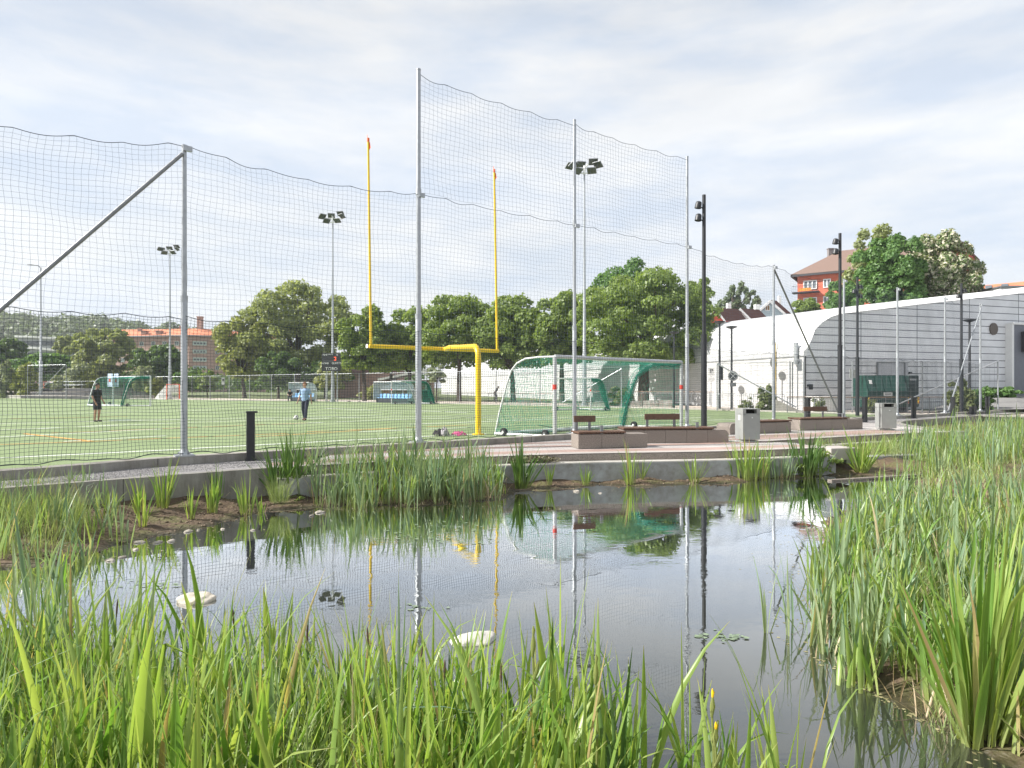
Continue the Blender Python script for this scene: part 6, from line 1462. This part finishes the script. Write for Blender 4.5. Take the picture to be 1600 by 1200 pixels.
# heap of clothes and bag behind the kerb
def heap(name, label, cat, x, y, rx, ry, h, m, seed, parent=None):
    q = np.random.default_rng(seed); n = 26; u = np.linspace(-1, 1, n); X, Y = np.meshgrid(u, u); r2 = X**2+Y**2
    Z = np.clip(1-r2, 0, 1)**.5*(1+.35*np.sin(X*7+seed)*np.sin(Y*6+seed*2)+.2*np.sin(X*15)*np.sin(Y*13+seed)); V = np.stack([X*rx, Y*ry, Z*h], -1).reshape(-1, 3)
    idx = np.arange(n*n).reshape(n, n); f = np.stack([idx[:-1, :-1], idx[:-1, 1:], idx[1:, 1:], idx[1:, :-1]], -1).reshape(-1, 4)
    keep = (r2.ravel()[f] < 1.05).all(1); o = np_mesh(name, V, 4, m, faces=f[keep], smooth=True); o.location = (x, y, .01); tag(o, label, cat); return o
v = gp(694, 681); heap('backpack', 'dark backpack lying on the turf behind the kerb', 'bag', v.x-.1, v.y, .28, .2, .17, M['cloth_black'], 3)
heap('grey_shirt', 'grey shirt thrown over the dark backpack on the turf', 'clothes', v.x+.02, v.y-.12, .13, .1, .23, mat('grey_cloth', (.38, .36, .38), .9, 0, .2, 20), 5)
v = gp(712, 681); heap('pink_jacket', 'pink and black jacket lying beside the backpack', 'clothes', v.x+.1, v.y, .26, .16, .11, M['cloth_pink'], 8)

# ================================================================== POND: STONES, PLANK, FLOATING LEAVES
def rock(label, x, y, z, rx, ry, rz_, m, seed, rot=0.0, cat='stone', group='stones in the pond'):
    bm = bmesh.new(); bmesh.ops.create_icosphere(bm, subdivisions=4, radius=1.0); q = random.Random(seed); o_ = [q.uniform(0, 6) for _ in range(6)]
    mb = MB(); bm.verts.index_update(); vs = []
    for v in bm.verts:
        c = v.co.copy(); f = 1+.16*math.sin(c.x*2.6+o_[0])*math.sin(c.y*2.9+o_[1])+.08*math.sin(c.x*6+o_[2])*math.sin(c.z*7+o_[3])+.03*math.sin(c.y*15+o_[4])*math.sin(c.x*13+o_[5])
        c = Vector((c.x*rx*f, c.y*ry*f, c.z*rz_*f)); vs.append(Matrix.Rotation(rot, 3, 'Z') @ c)
    mb.add(vs, [[v.index for v in f.verts] for f in bm.faces]); bm.free(); o = mb.build('stone', m, smooth=True); o.location = (x, y, z); return tag(o, label, cat, group)
def wp(px, py): return gp(px, py, WZ)
M['stone_pale'] = mat('lighter_pale_stone', (.36, .31, .24), .8, 0, .2, 12, .5, 22, col2=(.62, .57, .49))  # lighter colour mix than the other pale stone, for the long stone
v = wp(309, 938); rock('long pale stone in open water left of the middle', v.x, v.y, WZ+.0, .175, .12, .075, M['stone_pale'], 1, .1)
v = wp(742, 1000); rock('whitish rounded stone in the water behind the middle of the front reeds', v.x, v.y, WZ-.005, .20, .13, .062, mat('white_stone', (.50, .48, .44), .8, 0, .15, 12, .3, 15), 2, .2)
for k, (px, py, r, lab, m) in enumerate(((218, 848, .075, 'pale stone at the muddy edge, nearest the left bank', 'stone'), (246, 848, .065, 'second pale stone at the muddy edge beside a smaller one', 'stone'), (268, 846, .07, 'flat pale stone third along the muddy edge', 'stone'), (212, 859, .05, 'small stone just off the muddy edge', 'stone'),
    (172, 876, .07, 'wide flat stone at the water edge below the cattails at left', 'stone'), (192, 871, .05, 'small stone beside the wide flat one below the cattails', 'stone_dark'), (294, 831, .075, 'pale stone at the muddy edge under the middle of the bare bank', 'stone'), (310, 829, .035, 'pebble right of the pale stone under the bare bank', 'stone'), (348, 827, .045, 'flat pebble on the wet mud', 'stone'), (395, 829, .04, 'round stone in the shallow water right of the bare bank', 'stone'),
    (500, 801, .09, 'flat stone with a dark one beside it in front of the broad leaved plant', 'stone'), (487, 806, .055, 'dark wet stone beside the flat stone by the broad leaved plant', 'stone_dark'), (900, 768, .085, 'bleached stone at the water edge in front of the pond step', 'stone'), (938, 771, .04, 'small pale stone right of the bleached one', 'stone'), (1133, 752, .10, 'pale stone at the foot of the reeds under the nearer bin', 'stone'))):
    v = wp(px, py); rock(lab, v.x, v.y, WZ+.004, r*.95, r*.62, r*.34, M[m], 10+k, k*.7)
q = random.Random(4)
def grains(name, label, cat, xs_, ys_, zs_, sz, m, flat=.6):
    n = len(xs_); o = np.array([[1, 0, 0], [0, 1, 0], [-1, 0, 0], [0, -1, 0], [0, 0, 1], [0, 0, -1]], float)
    V = o[None]*sz[:, None, None]*rng.uniform(.6, 1.4, (n, 6, 1))*np.array([[[1, 1, flat]]]); a = rng.uniform(0, 6.28, n); c, s_ = np.cos(a)[:, None], np.sin(a)[:, None]
    V = np.stack([V[..., 0]*c-V[..., 1]*s_, V[..., 0]*s_+V[..., 1]*c, V[..., 2]], -1)+np.stack([xs_, ys_, zs_], 1)[:, None]
    f = np.array([[0, 1, 4], [1, 2, 4], [2, 3, 4], [3, 0, 4], [1, 0, 5], [2, 1, 5], [3, 2, 5], [0, 3, 5]]); F_ = (f[None]+6*np.arange(n)[:, None, None]).reshape(-1, 3)
    return stuff(tag(np_mesh(name, V.reshape(-1, 3), 3, m, {'rnd': np.repeat(rng.random(n), 6)}, faces=F_), label, cat))
def grainmat(name, a, b):
    m, t, bb = new_mat(name); bb.inputs['Roughness'].default_value = .9; g_ = t.nodes.new('ShaderNodeAttribute'); g_.attribute_name = 'rnd'; r = t.nodes.new('ShaderNodeValToRGB')
    r.color_ramp.elements[0].color = (*a, 1); r.color_ramp.elements[1].color = (*b, 1); t.links.new(g_.outputs['Fac'], r.inputs['Fac']); t.links.new(r.outputs['Color'], bb.inputs['Base Color']); return m
n_ = 26000; x = rng.uniform(-7.5, 8, n_); y = rng.uniform(7.5, 16, n_)
wl = np.interp(x, [p.x for p in WALL1]+[p.x for p in DECKF[1:]], [p.y for p in WALL1]+[p.y for p in DECKF[1:]])
k_ = (~in_poly(x, y, POND)) & (y < wl-.05); x, y = x[k_], y[k_]
grains('soil_crumbs', 'crumbs of soil and pebbles on the bare mud bank', 'pebbles', x, y, soil_h(x, y)+.002, np.abs(rng.normal(.006, .009, len(x)))+.003, grainmat('mud_crumbs', (.06, .042, .028), (.32, .25, .18)))
n_ = 16000; u = rng.random(n_)*(len(kL)-1); i0 = u.astype(int); f_ = u-i0; kx_ = np.array([p.x for p in kL]); ky_ = np.array([p.y for p in kL]); ax_ = kx_[i0]*(1-f_)+kx_[np.minimum(i0+1, len(kL)-1)]*f_; ay_ = ky_[i0]*(1-f_)+ky_[np.minimum(i0+1, len(kL)-1)]*f_
d_ = rng.random(n_)*1.15; x = ax_+d_*.62; y = ay_-d_*.78
wx_ = np.array([p.x for p in WALL1]); wy_ = np.array([p.y for p in WALL1]); k_ = (y > np.interp(x, wx_, wy_)+.2) & (x < -4.3)
grains('loose_gravel', 'loose grey gravel on the strip between wall and kerb', 'gravel', x[k_], y[k_], np.full(k_.sum(), .017), rng.uniform(.004, .012, k_.sum()), grainmat('gravel_grains', (.10, .10, .11), (.48, .46, .45)))
V = []
for k in range(1500):
    i = q.randrange(len(POND)); a, b = POND[i], POND[(i+1) % len(POND)]; t_ = q.random(); off = abs(q.gauss(0, .35)); cx_, cy_ = 1.2, 8.5
    x = a[0]+(b[0]-a[0])*t_; y = a[1]+(b[1]-a[1])*t_; dl = math.hypot(cx_-x, cy_-y); x += (cx_-x)/dl*off; y += (cy_-y)/dl*off
    r = q.uniform(.004, .014); an = q.uniform(0, 6.28); c, s_ = math.cos(an)*r, math.sin(an)*r
    V += [(x-c*1.6, y-s_*1.6, WZ+.0015), (x+s_, y-c, WZ+.002), (x+c*1.6, y+s_*1.6, WZ+.0015), (x-s_, y+c, WZ+.002)]
stuff(tag(np_mesh('floating_debris', np.array(V), 4, leafmat('floating_bits', (.16, .15, .07), (.42, .38, .22), .1), {'rnd': np.repeat(rng.random(1500), 4)}), 'bits of leaf and seed floating near the banks', 'debris'))
# plank
a = wp(1296, 752); b = wp(1438, 745); mb = MB(); d = (b-a); mb.box(((a.x+b.x)/2, (a.y+b.y)/2, WZ+.03), (d.length, .13, .045), math.atan2(d.y, d.x), 0, -.012, bev=.006); tag(mb.build('floating_plank', M['wood_grey']), 'long weathered plank floating at the far end of the pond', 'plank')
# heap of cleared weeds on the step
V = leaf_cloud([(.35, 13.92, -.06, .45, .16, .09), (.75, 14.0, -.08, .3, .14, .07), (.1, 13.85, -.1, .25, .14, .05)], 900, .05, (.3, 1.1), 1.2)
stuff(tag(np_mesh('dried_weed_heap', V, 4, leafmat('dry_weed', (.13, .12, .07), (.26, .24, .15), .1), {'rnd': np.repeat(rng.random(900), 4)}), 'heap of dried weeds dumped on the pond step', 'weeds'))
# algae pads and floating leaves
lily = leafmat('floating_leaf', (.13, .18, .12), (.26, .33, .22), .05)
for k, (px, py, w_, h_, n_, lab) in enumerate(((700, 826, .7, .5, 40, 'patch of floating leaves in front of the middle reeds'), (665, 840, .55, .3, 24, 'sparser patch of floating leaves left of the yellow reflection'), (745, 846, .4, .2, 14, 'few floating leaves by the reflected upright'),
        (1120, 996, .22, .10, 26, 'small patch of floating leaves near the reflected lamp pole'), (240, 915, .35, .12, 22, 'faint patch of pond weed left of the long stone'), (1225, 771, .5, .2, 12, 'floating leaves off the far clump of reeds'), (660, 947, .25, .12, 10, 'few floating leaves beside the reflected net post'))):
    v = wp(px, py); t = thing('floating_leaf_patch', lab, 'water plant', (v.x, v.y, WZ), group='patches of floating leaves'); mb = MB(); q = random.Random(k)
    for i in range(n_):
        r = q.uniform(.012, .036); x = q.gauss(0, w_*.5); y = q.gauss(0, h_*.5); a0 = q.uniform(0, 6)
        pts = [(x+r*math.cos(a0+j*.55)*(1 if j else .15), y+r*.75*math.sin(a0+j*.55)*(1 if j else .15), .004+.0004*i) for j in range(11)]; mb.add(pts, [tuple(range(11))])
    o = mb.build('leaves', lily, t, world=False); at = o.data.attributes.new('rnd', 'FLOAT', 'POINT'); at.data.foreach_set('value', rng.random(len(o.data.vertices)).astype(np.float32))

# ================================================================== REEDS AND IRISES
IR = leafmat('iris_blades', (.145, .285, .055), (.34, .48, .13), .47, base=(.34, .38, .14), tip=(.42, .36, .16), rough=.36, extra=[(.945, (.38, .47, .14)), (.965, (.50, .42, .20)), (.99, (.36, .26, .14))])
CT = leafmat('cattail_blades', (.145, .245, .145), (.29, .40, .25), .40, base=(.26, .31, .14), tip=(.36, .33, .20), rough=.4, extra=[(.94, (.30, .38, .22)), (.96, (.48, .42, .26)), (.99, (.34, .26, .16))])
DG = leafmat('dark_blades', (.065, .14, .035), (.15, .25, .07), .38, base=(.20, .25, .08), rough=.38)
GR = leafmat('meadow_grass', (.20, .28, .10), (.40, .46, .22), .40, tip=(.45, .42, .26))
DRY = leafmat('dry_stalks', (.30, .22, .13), (.52, .43, .30), .2)
HF = [None]
def bl(x, y, h, hv, w, wv=.3, lean=.14, bend=.35, az=None, z=None, seg=6, droop=.06, fold=.25, foot=.6):
    n = len(x); z = soil_h(x, y) if z is None else z
    z = np.maximum(z, WZ-.12)-.02
    hh = h*(1+rng.normal(0, hv, n)).clip(.45, 1.5)
    if HF[0] is not None and len(HF[0]) == n: hh = hh*HF[0]
    ww = w*(1+rng.normal(0, wv, n)).clip(.5, 1.7)
    a = rng.uniform(0, 2*np.pi, n) if az is None else az
    ln = np.abs(rng.normal(0, lean, n)); be = np.abs(rng.normal(0, bend, n)); dd = rng.random(n) < droop; be = np.where(dd, be+rng.uniform(.9, 2.0, n), be)
    return blades(np.stack([x, y, z], 1), hh, ww, a, ln, be, rng.normal(0, .6, n), seg, fold, foot)
def clump(label, px, py, h, n, rad, m=None, w=.022, kind='iris_clump', lean=.2, z=None, group=None, bend=.3, cat='iris', dry=0):
    m = m or IR; v = gp(px, py, WZ+.05 if z is None else z); r_ = rad*np.sqrt(rng.random(n)); a = rng.uniform(0, 6.283, n); x = v.x+r_*np.cos(a); y = v.y+r_*np.sin(a)*.7
    zz = float(soil_h(np.array(v.x), np.array(v.y))) if z is None else z
    t = thing(kind, label, cat, (v.x, v.y, max(zz, WZ)), group=group)
    s = bl(x, y, h, .22, w, lean=lean, bend=bend, az=a+rng.normal(0, .5, n), z=None if z is None else np.full(n, z), droop=.08)
    blade_obj('leaves', [s], m, (v.x, v.y, max(zz, WZ)), t)
    if dry:
        nn_ = dry; a = rng.uniform(0, 6.283, nn_); s = bl(v.x+.05*np.cos(a), v.y+.05*np.sin(a), .16, .3, .012, lean=.9, bend=.6, az=a)
        blade_obj('dry_leaves', [s], DRY, (v.x, v.y, max(zz, WZ)), t)
    return t
GI = 'iris clumps on the bare mud bank'
for (px, py, h, n, rad, lab, m) in (
    (176, 818, .38, 12, .06, 'smallest pale iris tuft on the bare mud, leftmost beside the cattails', IR), (217, 812, .48, 16, .07, 'slim iris tuft directly left of the widest clump on the mud', IR), (255, 806, .62, 34, .10, 'widest iris clump on the bare mud against the wall', IR),
    (223, 826, .42, 12, .05, 'low iris tuft in front of the widest clump', IR), (299, 812, .45, 15, .06, 'narrow upright iris tuft right of the widest clump', IR), (332, 804, .60, 22, .08, 'tall iris clump in the middle of the bare mud', IR),
    (344, 793, .55, 14, .07, 'dark tuft behind the tall middle clump', DG), (384, 801, .58, 20, .09, 'spread iris clump right of the middle of the bare mud', IR), (408, 797, .32, 8, .04, 'tiny tuft next to the spread clump', IR)):
    clump(lab, px, py, h, n, rad, m, .022, lean=.18, group=GI, dry=4)
clump('large dark iris clump at the end of the concrete wall', 452, 768, .92, 60, .15, DG, .030, lean=.24, z=-.40)
clump('second half of the dark iris mass leaning left over the wall', 432, 770, .75, 30, .10, DG, .028, lean=.35, z=-.38)
clump('yellowish fine grass tuft in front of the dark iris clump', 437, 783, .42, 160, .16, GR, .006, kind='grass_tuft', lean=.35, cat='grass', z=-.45)
clump('fan shaped iris clump standing alone right of the reed belt', 816, 762, .85, 52, .15, DG, .030, lean=.26, z=-.52)
clump('small tuft right of the fan shaped clump below the weed heap', 858, 756, .42, 12, .05, IR, .022, z=-.52)
clump('low spreading iris tuft in front of the step below the short bench', 915, 757, .40, 18, .07, IR, .022, lean=.4, z=-.55)
clump('tall pale iris clump in the water below the short bench', 986, 760, .75, 22, .09, IR, .032, lean=.12, z=-.62, dry=8)
clump('slim iris tuft right of the tall pale clump', 1004, 748, .45, 8, .04, IR, .024, z=-.5)
clump('iris clump with leaves lying left over the water, below the long bench', 1085, 755, .55, 20, .08, IR, .028, lean=.3, z=-.6, dry=14)
clump('wide reed clump growing in front of the nearer grey bin', 1172, 750, .80, 110, .42, IR, .024, kind='reed_clump', lean=.16, z=-.6, cat='reed', dry=10)
clump('dense reed clump right of the nearer grey bin', 1218, 748, .62, 80, .34, CT, .020, kind='reed_clump', lean=.16, z=-.6, cat='reed', dry=24)
clump('tall dark green iris clump above the leafy weeds at the terrace corner', 1262, 744, .92, 75, .30, DG, .034, kind='iris_clump', lean=.22, z=-.58)
clump('bright fan shaped iris clump in front of the low white wall', 1345, 740, .88, 60, .12, IR, .036, lean=.33, z=-.58)
clump('big upright iris clump with broad bright leaves near the right edge', 1535, 1165, 1.08, 95, .13, IR, .031, lean=.20, z=-.62)
# leafy weeds
def leafy(label, px, py, Y, rx, rz_, n, kind='bush', size=.05):
    v = pt(px, py, Y); t = thing('leafy_plant', label, 'plant', (v.x, v.y, v.z-rz_)); lb = crown_lobes(0, 0, rz_, rx, rx*.8, rz_, 12, .35, int(px))
    V = leaf_cloud(lb, n, size, (.4, 1.1), .8); np_mesh('leaves', V, 4, LM[kind], {'rnd': np.repeat(rng.random(n), 4)}, t)
    mb = MB()
    for k in range(7): l = lb[k]; mb.tube([(0, 0, 0), (l[0]*.5, l[1]*.5, l[2]*.6), (l[0], l[1], l[2])], [.012, .009, .004], 5)
    mb.build('stem', M['bark'], t, world=False); return t
leafy('broad leaved green plant at the water edge right of the bare mud', 463, 792, 11.5, .19, .20, 260, 'maple', .10)
leafy('mound of small leaved weeds at the terrace corner', 1272, 722, 15.6, .62, .34, 2600, 'maple', .055)
leafy('leafy weeds hanging over the water right of the reed clump', 1240, 735, 15.2, .4, .22, 1200, 'maple', .05)
leafy('dark leafy weeds under the reeds at the far right', 1520, 722, 17.5, 1.5, .32, 4200, 'dome', .06)
leafy('leafy weeds under the reeds right of the plank', 1440, 725, 17, .8, .3, 2400, 'bush', .055)
# reed belt in front of the middle of the terrace (px 460..800)
def belt(name, label, specs, cat='reeds', loc=(0, 0, 0)):
    pass
def strip_points(n, poly_px, z):
    """random points inside a ground polygon given in photograph pixels at height z"""
    P = [tuple(gp(x, y, z)[:2]) for x, y in poly_px]; xs_ = [p[0] for p in P]; ys_ = [p[1] for p in P]; X, Y = [], []
    while len(X) < n:
        x = rng.uniform(min(xs_), max(xs_), n*2); y = rng.uniform(min(ys_), max(ys_), n*2); k = in_poly(x, y, P); X += list(x[k]); Y += list(y[k])
    return np.array(X[:n]), np.array(Y[:n])
def clustered(x, y, nc, spread):
    n = len(x); c = rng.integers(0, n, nc); k = np.minimum((nc*rng.random(n)**1.35).astype(int), nc-1); HF[0] = (1+rng.normal(0, .17, nc)).clip(.6, 1.35)[k]; return x[c][k]+rng.normal(0, spread, n), y[c][k]+rng.normal(0, spread*.8, n)
def reedbed(name, label, poly, z, comps, cat='reeds'):
    by = {}
    for (m, n, h, hv, w, lean, bend, nc, sp) in comps:
        x, y = strip_points(n, poly, z)
        HF[0] = None
        if nc: x, y = clustered(x, y, nc, sp)
        by.setdefault(m.name, (m, []))[1].append(bl(x, y, h, hv, w, lean=lean, bend=bend))
    HF[0] = None
    for k, (m, sets) in by.items():
        o = blade_obj(name, sets, m); stuff(tag(o, label+(' (%s)' % k.replace('_', ' ') if False else ''), cat))
    return None
reedbed('reed_belt', 'thick belt of grey green cattails between the mud bank and the terrace step', [(462, 788), (560, 797), (780, 781), (795, 762), (640, 764), (480, 768)], -.58,
    [(CT, 950, .70, .26, .025, .2, .5, 130, .07), (CT, 150, .98, .14, .024, .16, .5, 40, .04), (DRY, 120, .5, .3, .012, .4, .9, 60, .05)])
reedbed('reed_belt_fresh', 'fresher green blades mixed into the belt before the terrace step', [(500, 792), (560, 796), (780, 780), (795, 762), (640, 764), (520, 772)], -.58, [(IR, 520, .58, .28, .022, .2, .5, 70, .05)])
reedbed('dry_litter', 'dry broken stalks at the foot of the cattail belt', [(500, 796), (560, 798), (785, 782), (795, 766), (640, 768), (500, 780)], -.6, [(DRY, 420, .16, .5, .012, .8, .8, 0, 0)], 'litter')
# left bank cattails (px 0..170)
reedbed('cattail_bank', 'cattails on the left bank in front of the concrete wall', [(-60, 905), (40, 900), (150, 868), (200, 842), (150, 800), (60, 795), (-60, 810)], -.5,
    [(CT, 420, .50, .25, .022, .2, .5, 70, .05), (IR, 260, .38, .3, .014, .2, .4, 40, .06)])
reedbed('bank_grass', 'fine grass behind the cattails on the left bank', [(-60, 860), (60, 860), (140, 830), (130, 790), (60, 790), (-60, 800)], -.45, [(GR, 2200, .42, .3, .005, .3, .6, 200, .06)], 'grass')
# front bank
reedbed('front_reed_bed', 'dense bright iris and reed blades along the near edge of the pond', [(-250, 1190), (-60, 1085), (60, 1060), (250, 1090), (480, 1100), (700, 1130), (900, 1150), (1010, 1180), (1020, 1290), (900, 1500), (300, 1560), (-300, 1500)], -.56,
    [(IR, 2700, .66, .28, .027, .2, .55, 230, .05), (IR, 230, .90, .12, .034, .12, .35, 60, .04), (IR, 260, .76, .2, .046, .16, .5, 40, .04), (DG, 420, .66, .22, .028, .22, .5, 80, .04), (DRY, 260, .45, .4, .012, .45, 1.1, 120, .05)])
reedbed('front_cattails', 'grey green cattail blades among the near irises', [(-250, 1150), (60, 1050), (330, 1090), (640, 1160), (640, 1400), (-200, 1450)], -.56, [(CT, 620, .80, .18, .022, .16, .5, 160, .05)])
reedbed('front_grass', 'tangled fine grass at the lower left corner', [(-350, 1180), (0, 1090), (300, 1140), (560, 1230), (640, 1500), (-350, 1560)], -.5, [(GR, 9500, .52, .3, .0055, .35, .9, 700, .07), (DRY, 500, .42, .3, .005, .4, .9, 90, .07)], 'grass')
reedbed('front_litter', 'dry brown stalks between the near reeds', [(300, 1140), (960, 1180), (1000, 1500), (300, 1500)], -.58, [(DRY, 420, .30, .4, .012, .3, .5, 90, .04)], 'litter')
clump('cattail shoot with a bent leaf standing tallest at the left edge', 62, 1010, 1.0, 12, .05, CT, .03, kind='cattail', lean=.25, cat='cattail')
# iris buds
def iris_stem(label, px, py_top, Y, h, bud=True):
    v = pt(px, py_top, Y); t = thing('iris_flower_stem', label, 'iris', (v.x, Y, v.z-h), group='budding iris stems in the near reeds'); mb = MB()
    mb.tube([(0, 0, 0), (.01, 0, h*.6), (.0, 0, h*.9)], [.007, .006, .005], 6); mb.build('stem', IR, t, world=False)
    mb = MB(); mb.tube([(0, 0, h*.84), (.004, 0, h*.90), (.004, 0, h*.96)], [.006, .013, .004], 8); mb.tube([(0, 0, h*.7), (.018, 0, h*.76), (.03, 0, h*.82)], [.005, .012, .004], 8); mb.build('sheath', IR, t, world=False, smooth=True)
    mb = MB(); mb.tube([(.004, 0, h*.95), (.006, 0, h*.98), (.003, 0, h)], [.005, .008, .002], 8); mb.build('bud', M['yellow'] if bud else IR, t, world=False, smooth=True); return t
iris_stem('iris stem with a yellow bud standing right of the gap in the near reeds', 1112, 1076, 2.9, .8)
iris_stem('iris stem with a green bud in the middle of the near reeds', 832, 978, 3.0, .9, False)
iris_stem('iris stem with a closed pale bud near the white stone', 930, 1022, 2.9, .85, False)
iris_stem('iris stem with a small yellow tip beside the tall budding one', 1117, 1128, 2.8, .65)
reedbed('right_front_tuft', 'loose iris leaves at the bottom right of the near bank', [(1075, 1250), (1190, 1225), (1240, 1290), (1240, 1420), (1060, 1420)], -.62, [(IR, 70, .72, .25, .024, .2, .4, 16, .04)])
# single shoots in open water
for (px, py, h, lab) in ((1197, 998, .52, 'single reed shoot leaning over open water'), (1232, 1002, .62, 'taller reed shoot beside the single one'), (1263, 1018, .55, 'reed shoot closest to the right hand reed bed'), (1118, 1300, .3, 'lowest reed shoot by the near bank')):
    clump(lab, px, py, h+.15, 6, .015, CT, .02, kind='reed_shoot', lean=.22, z=-.65, cat='reed', bend=.6)
# right bank reed bed
RPOLY = [(1262, 905), (1290, 1010), (1350, 1075), (1440, 1120), (1510, 1175), (1900, 1290), (2050, 960), (2000, 850), (1700, 815), (1420, 815), (1330, 835)]
reedbed('right_reed_bed', 'tall grey green cattails filling the right bank', RPOLY, -.55,
    [(CT, 2000, .62, .24, .028, .18, .5, 260, .06), (CT, 160, .80, .12, .028, .14, .4, 60, .04), (DRY, 420, .40, .4, .012, .5, 1.0, 160, .06)])
reedbed('right_iris_bed', 'bright green iris blades behind and between the right cattails', RPOLY, -.55, [(IR, 2200, .50, .28, .026, .22, .5, 280, .07), (IR, 90, .72, .2, .034, .14, .5, 12, .08)])
reedbed('right_grass', 'fine grass below the right hand reeds', [(1320, 1000), (1560, 1190), (1900, 1260), (1900, 850), (1350, 850)], -.5, [(GR, 7000, .36, .35, .006, .35, .9, 500, .09), (DRY, 500, .25, .4, .01, .6, .7, 80, .05)], 'grass')
# far right belt before the concrete wall
reedbed('far_reed_belt', 'reeds growing in front of the pale wall on the right', [(1395, 745), (1600, 748), (1900, 752), (1900, 700), (1620, 682), (1500, 690), (1420, 705)], -.5,
    [(CT, 1500, .78, .22, .026, .14, .35, 260, .10), (IR, 1500, .68, .25, .022, .16, .4, 220, .12)])
reedbed('far_belt_undergrowth', 'low green growth under the far right reeds', [(1440, 752), (1440, 780), (1900, 800), (1900, 690), (1560, 690), (1420, 708)], -.5, [(GR, 8200, .32, .35, .010, .35, .8, 500, .12), (IR, 700, .42, .3, .022, .3, .6, 160, .1)], 'grass')
reedbed('far_slope_grass', 'pale green grass and reeds on the slope below the ramp wall', [(1440, 705), (1900, 735), (1900, 668), (1640, 662), (1480, 676)], -.35, [(IR, 1500, .42, .3, .020, .2, .5, 260, .12), (GR, 4200, .38, .3, .010, .3, .6, 500, .12)], 'grass')
reedbed('inlet_grass', 'green grass growing in the planted inlet between the terrace steps', [(1195, 700), (1250, 706), (1400, 716), (1440, 690), (1300, 694), (1200, 692)], -.3, [(GR, 2600, .36, .3, .009, .25, .5, 300, .08), (IR, 260, .40, .3, .02, .18, .4, 60, .06)], 'grass')
reedbed('terrace_weeds', 'weeds between the two benches beside the nearer bin', [(1190, 683), (1240, 684), (1245, 674), (1190, 676)], .02, [(GR, 260, .22, .4, .012, .3, .5, 40, .05)], 'grass')

# brown sedge heads among the near reeds
s0 = thing('sedge_stem', 'thin stem with a brown seed head among the near reeds', 'sedge', (0, 0, 0), group='brown seed heads in the near reeds')
mb = MB(); mb.tube([(0, 0, 0), (.02, 0, .4), (.035, 0, .74)], [.004, .0035, .003], 5); mb.build('stem', GR, s0, world=False)
mb = MB(); mb.tube([(.035, 0, .70), (.037, 0, .74), (.040, 0, .79), (.043, 0, .81)], [.002, .0055, .0045, .0015], 7); mb.build('seed_head', mat('brown_seed_head', (.09, .05, .035), .9, 0, .4, 60), s0, world=False, smooth=True)
for k, (px, py, Y) in enumerate(((647, 1012, 3.2), (690, 1040, 3.0), (583, 985, 3.4), (375, 950, 3.7), (478, 975, 3.5), (172, 940, 3.9), (782, 1045, 3.0), (560, 1040, 3.0), (226, 985, 3.5))):
    v = pt(px, py, Y); o = s0 if k == 0 else dup(s0, (0, 0, 0)); o.location = (v.x, Y, v.z-.8); o.rotation_euler = (0, 0, k*1.3)

# ================================================================== HAZE
hb = MB(); hb.box((0, 250, 27), (1500, 620, 57)); hz_o = hb.build('haze', None)
hm_ = bpy.data.materials.new('thin_haze'); hm_.use_nodes = True; ht = hm_.node_tree; ht.nodes.clear()
ho = ht.nodes.new('ShaderNodeOutputMaterial'); hv = ht.nodes.new('ShaderNodeVolumePrincipled'); hv.inputs['Color'].default_value = (.93, .95, 1, 1); hv.inputs['Density'].default_value = .00030; hv.inputs['Anisotropy'].default_value = .3
ht.links.new(hv.outputs[0], ho.inputs['Volume']); hz_o.data.materials.append(hm_); stuff(hz_o); tag(hz_o, 'thin bright summer haze lying over the pitch and the far trees', 'haze')
scene.cycles.volume_bounces = 0
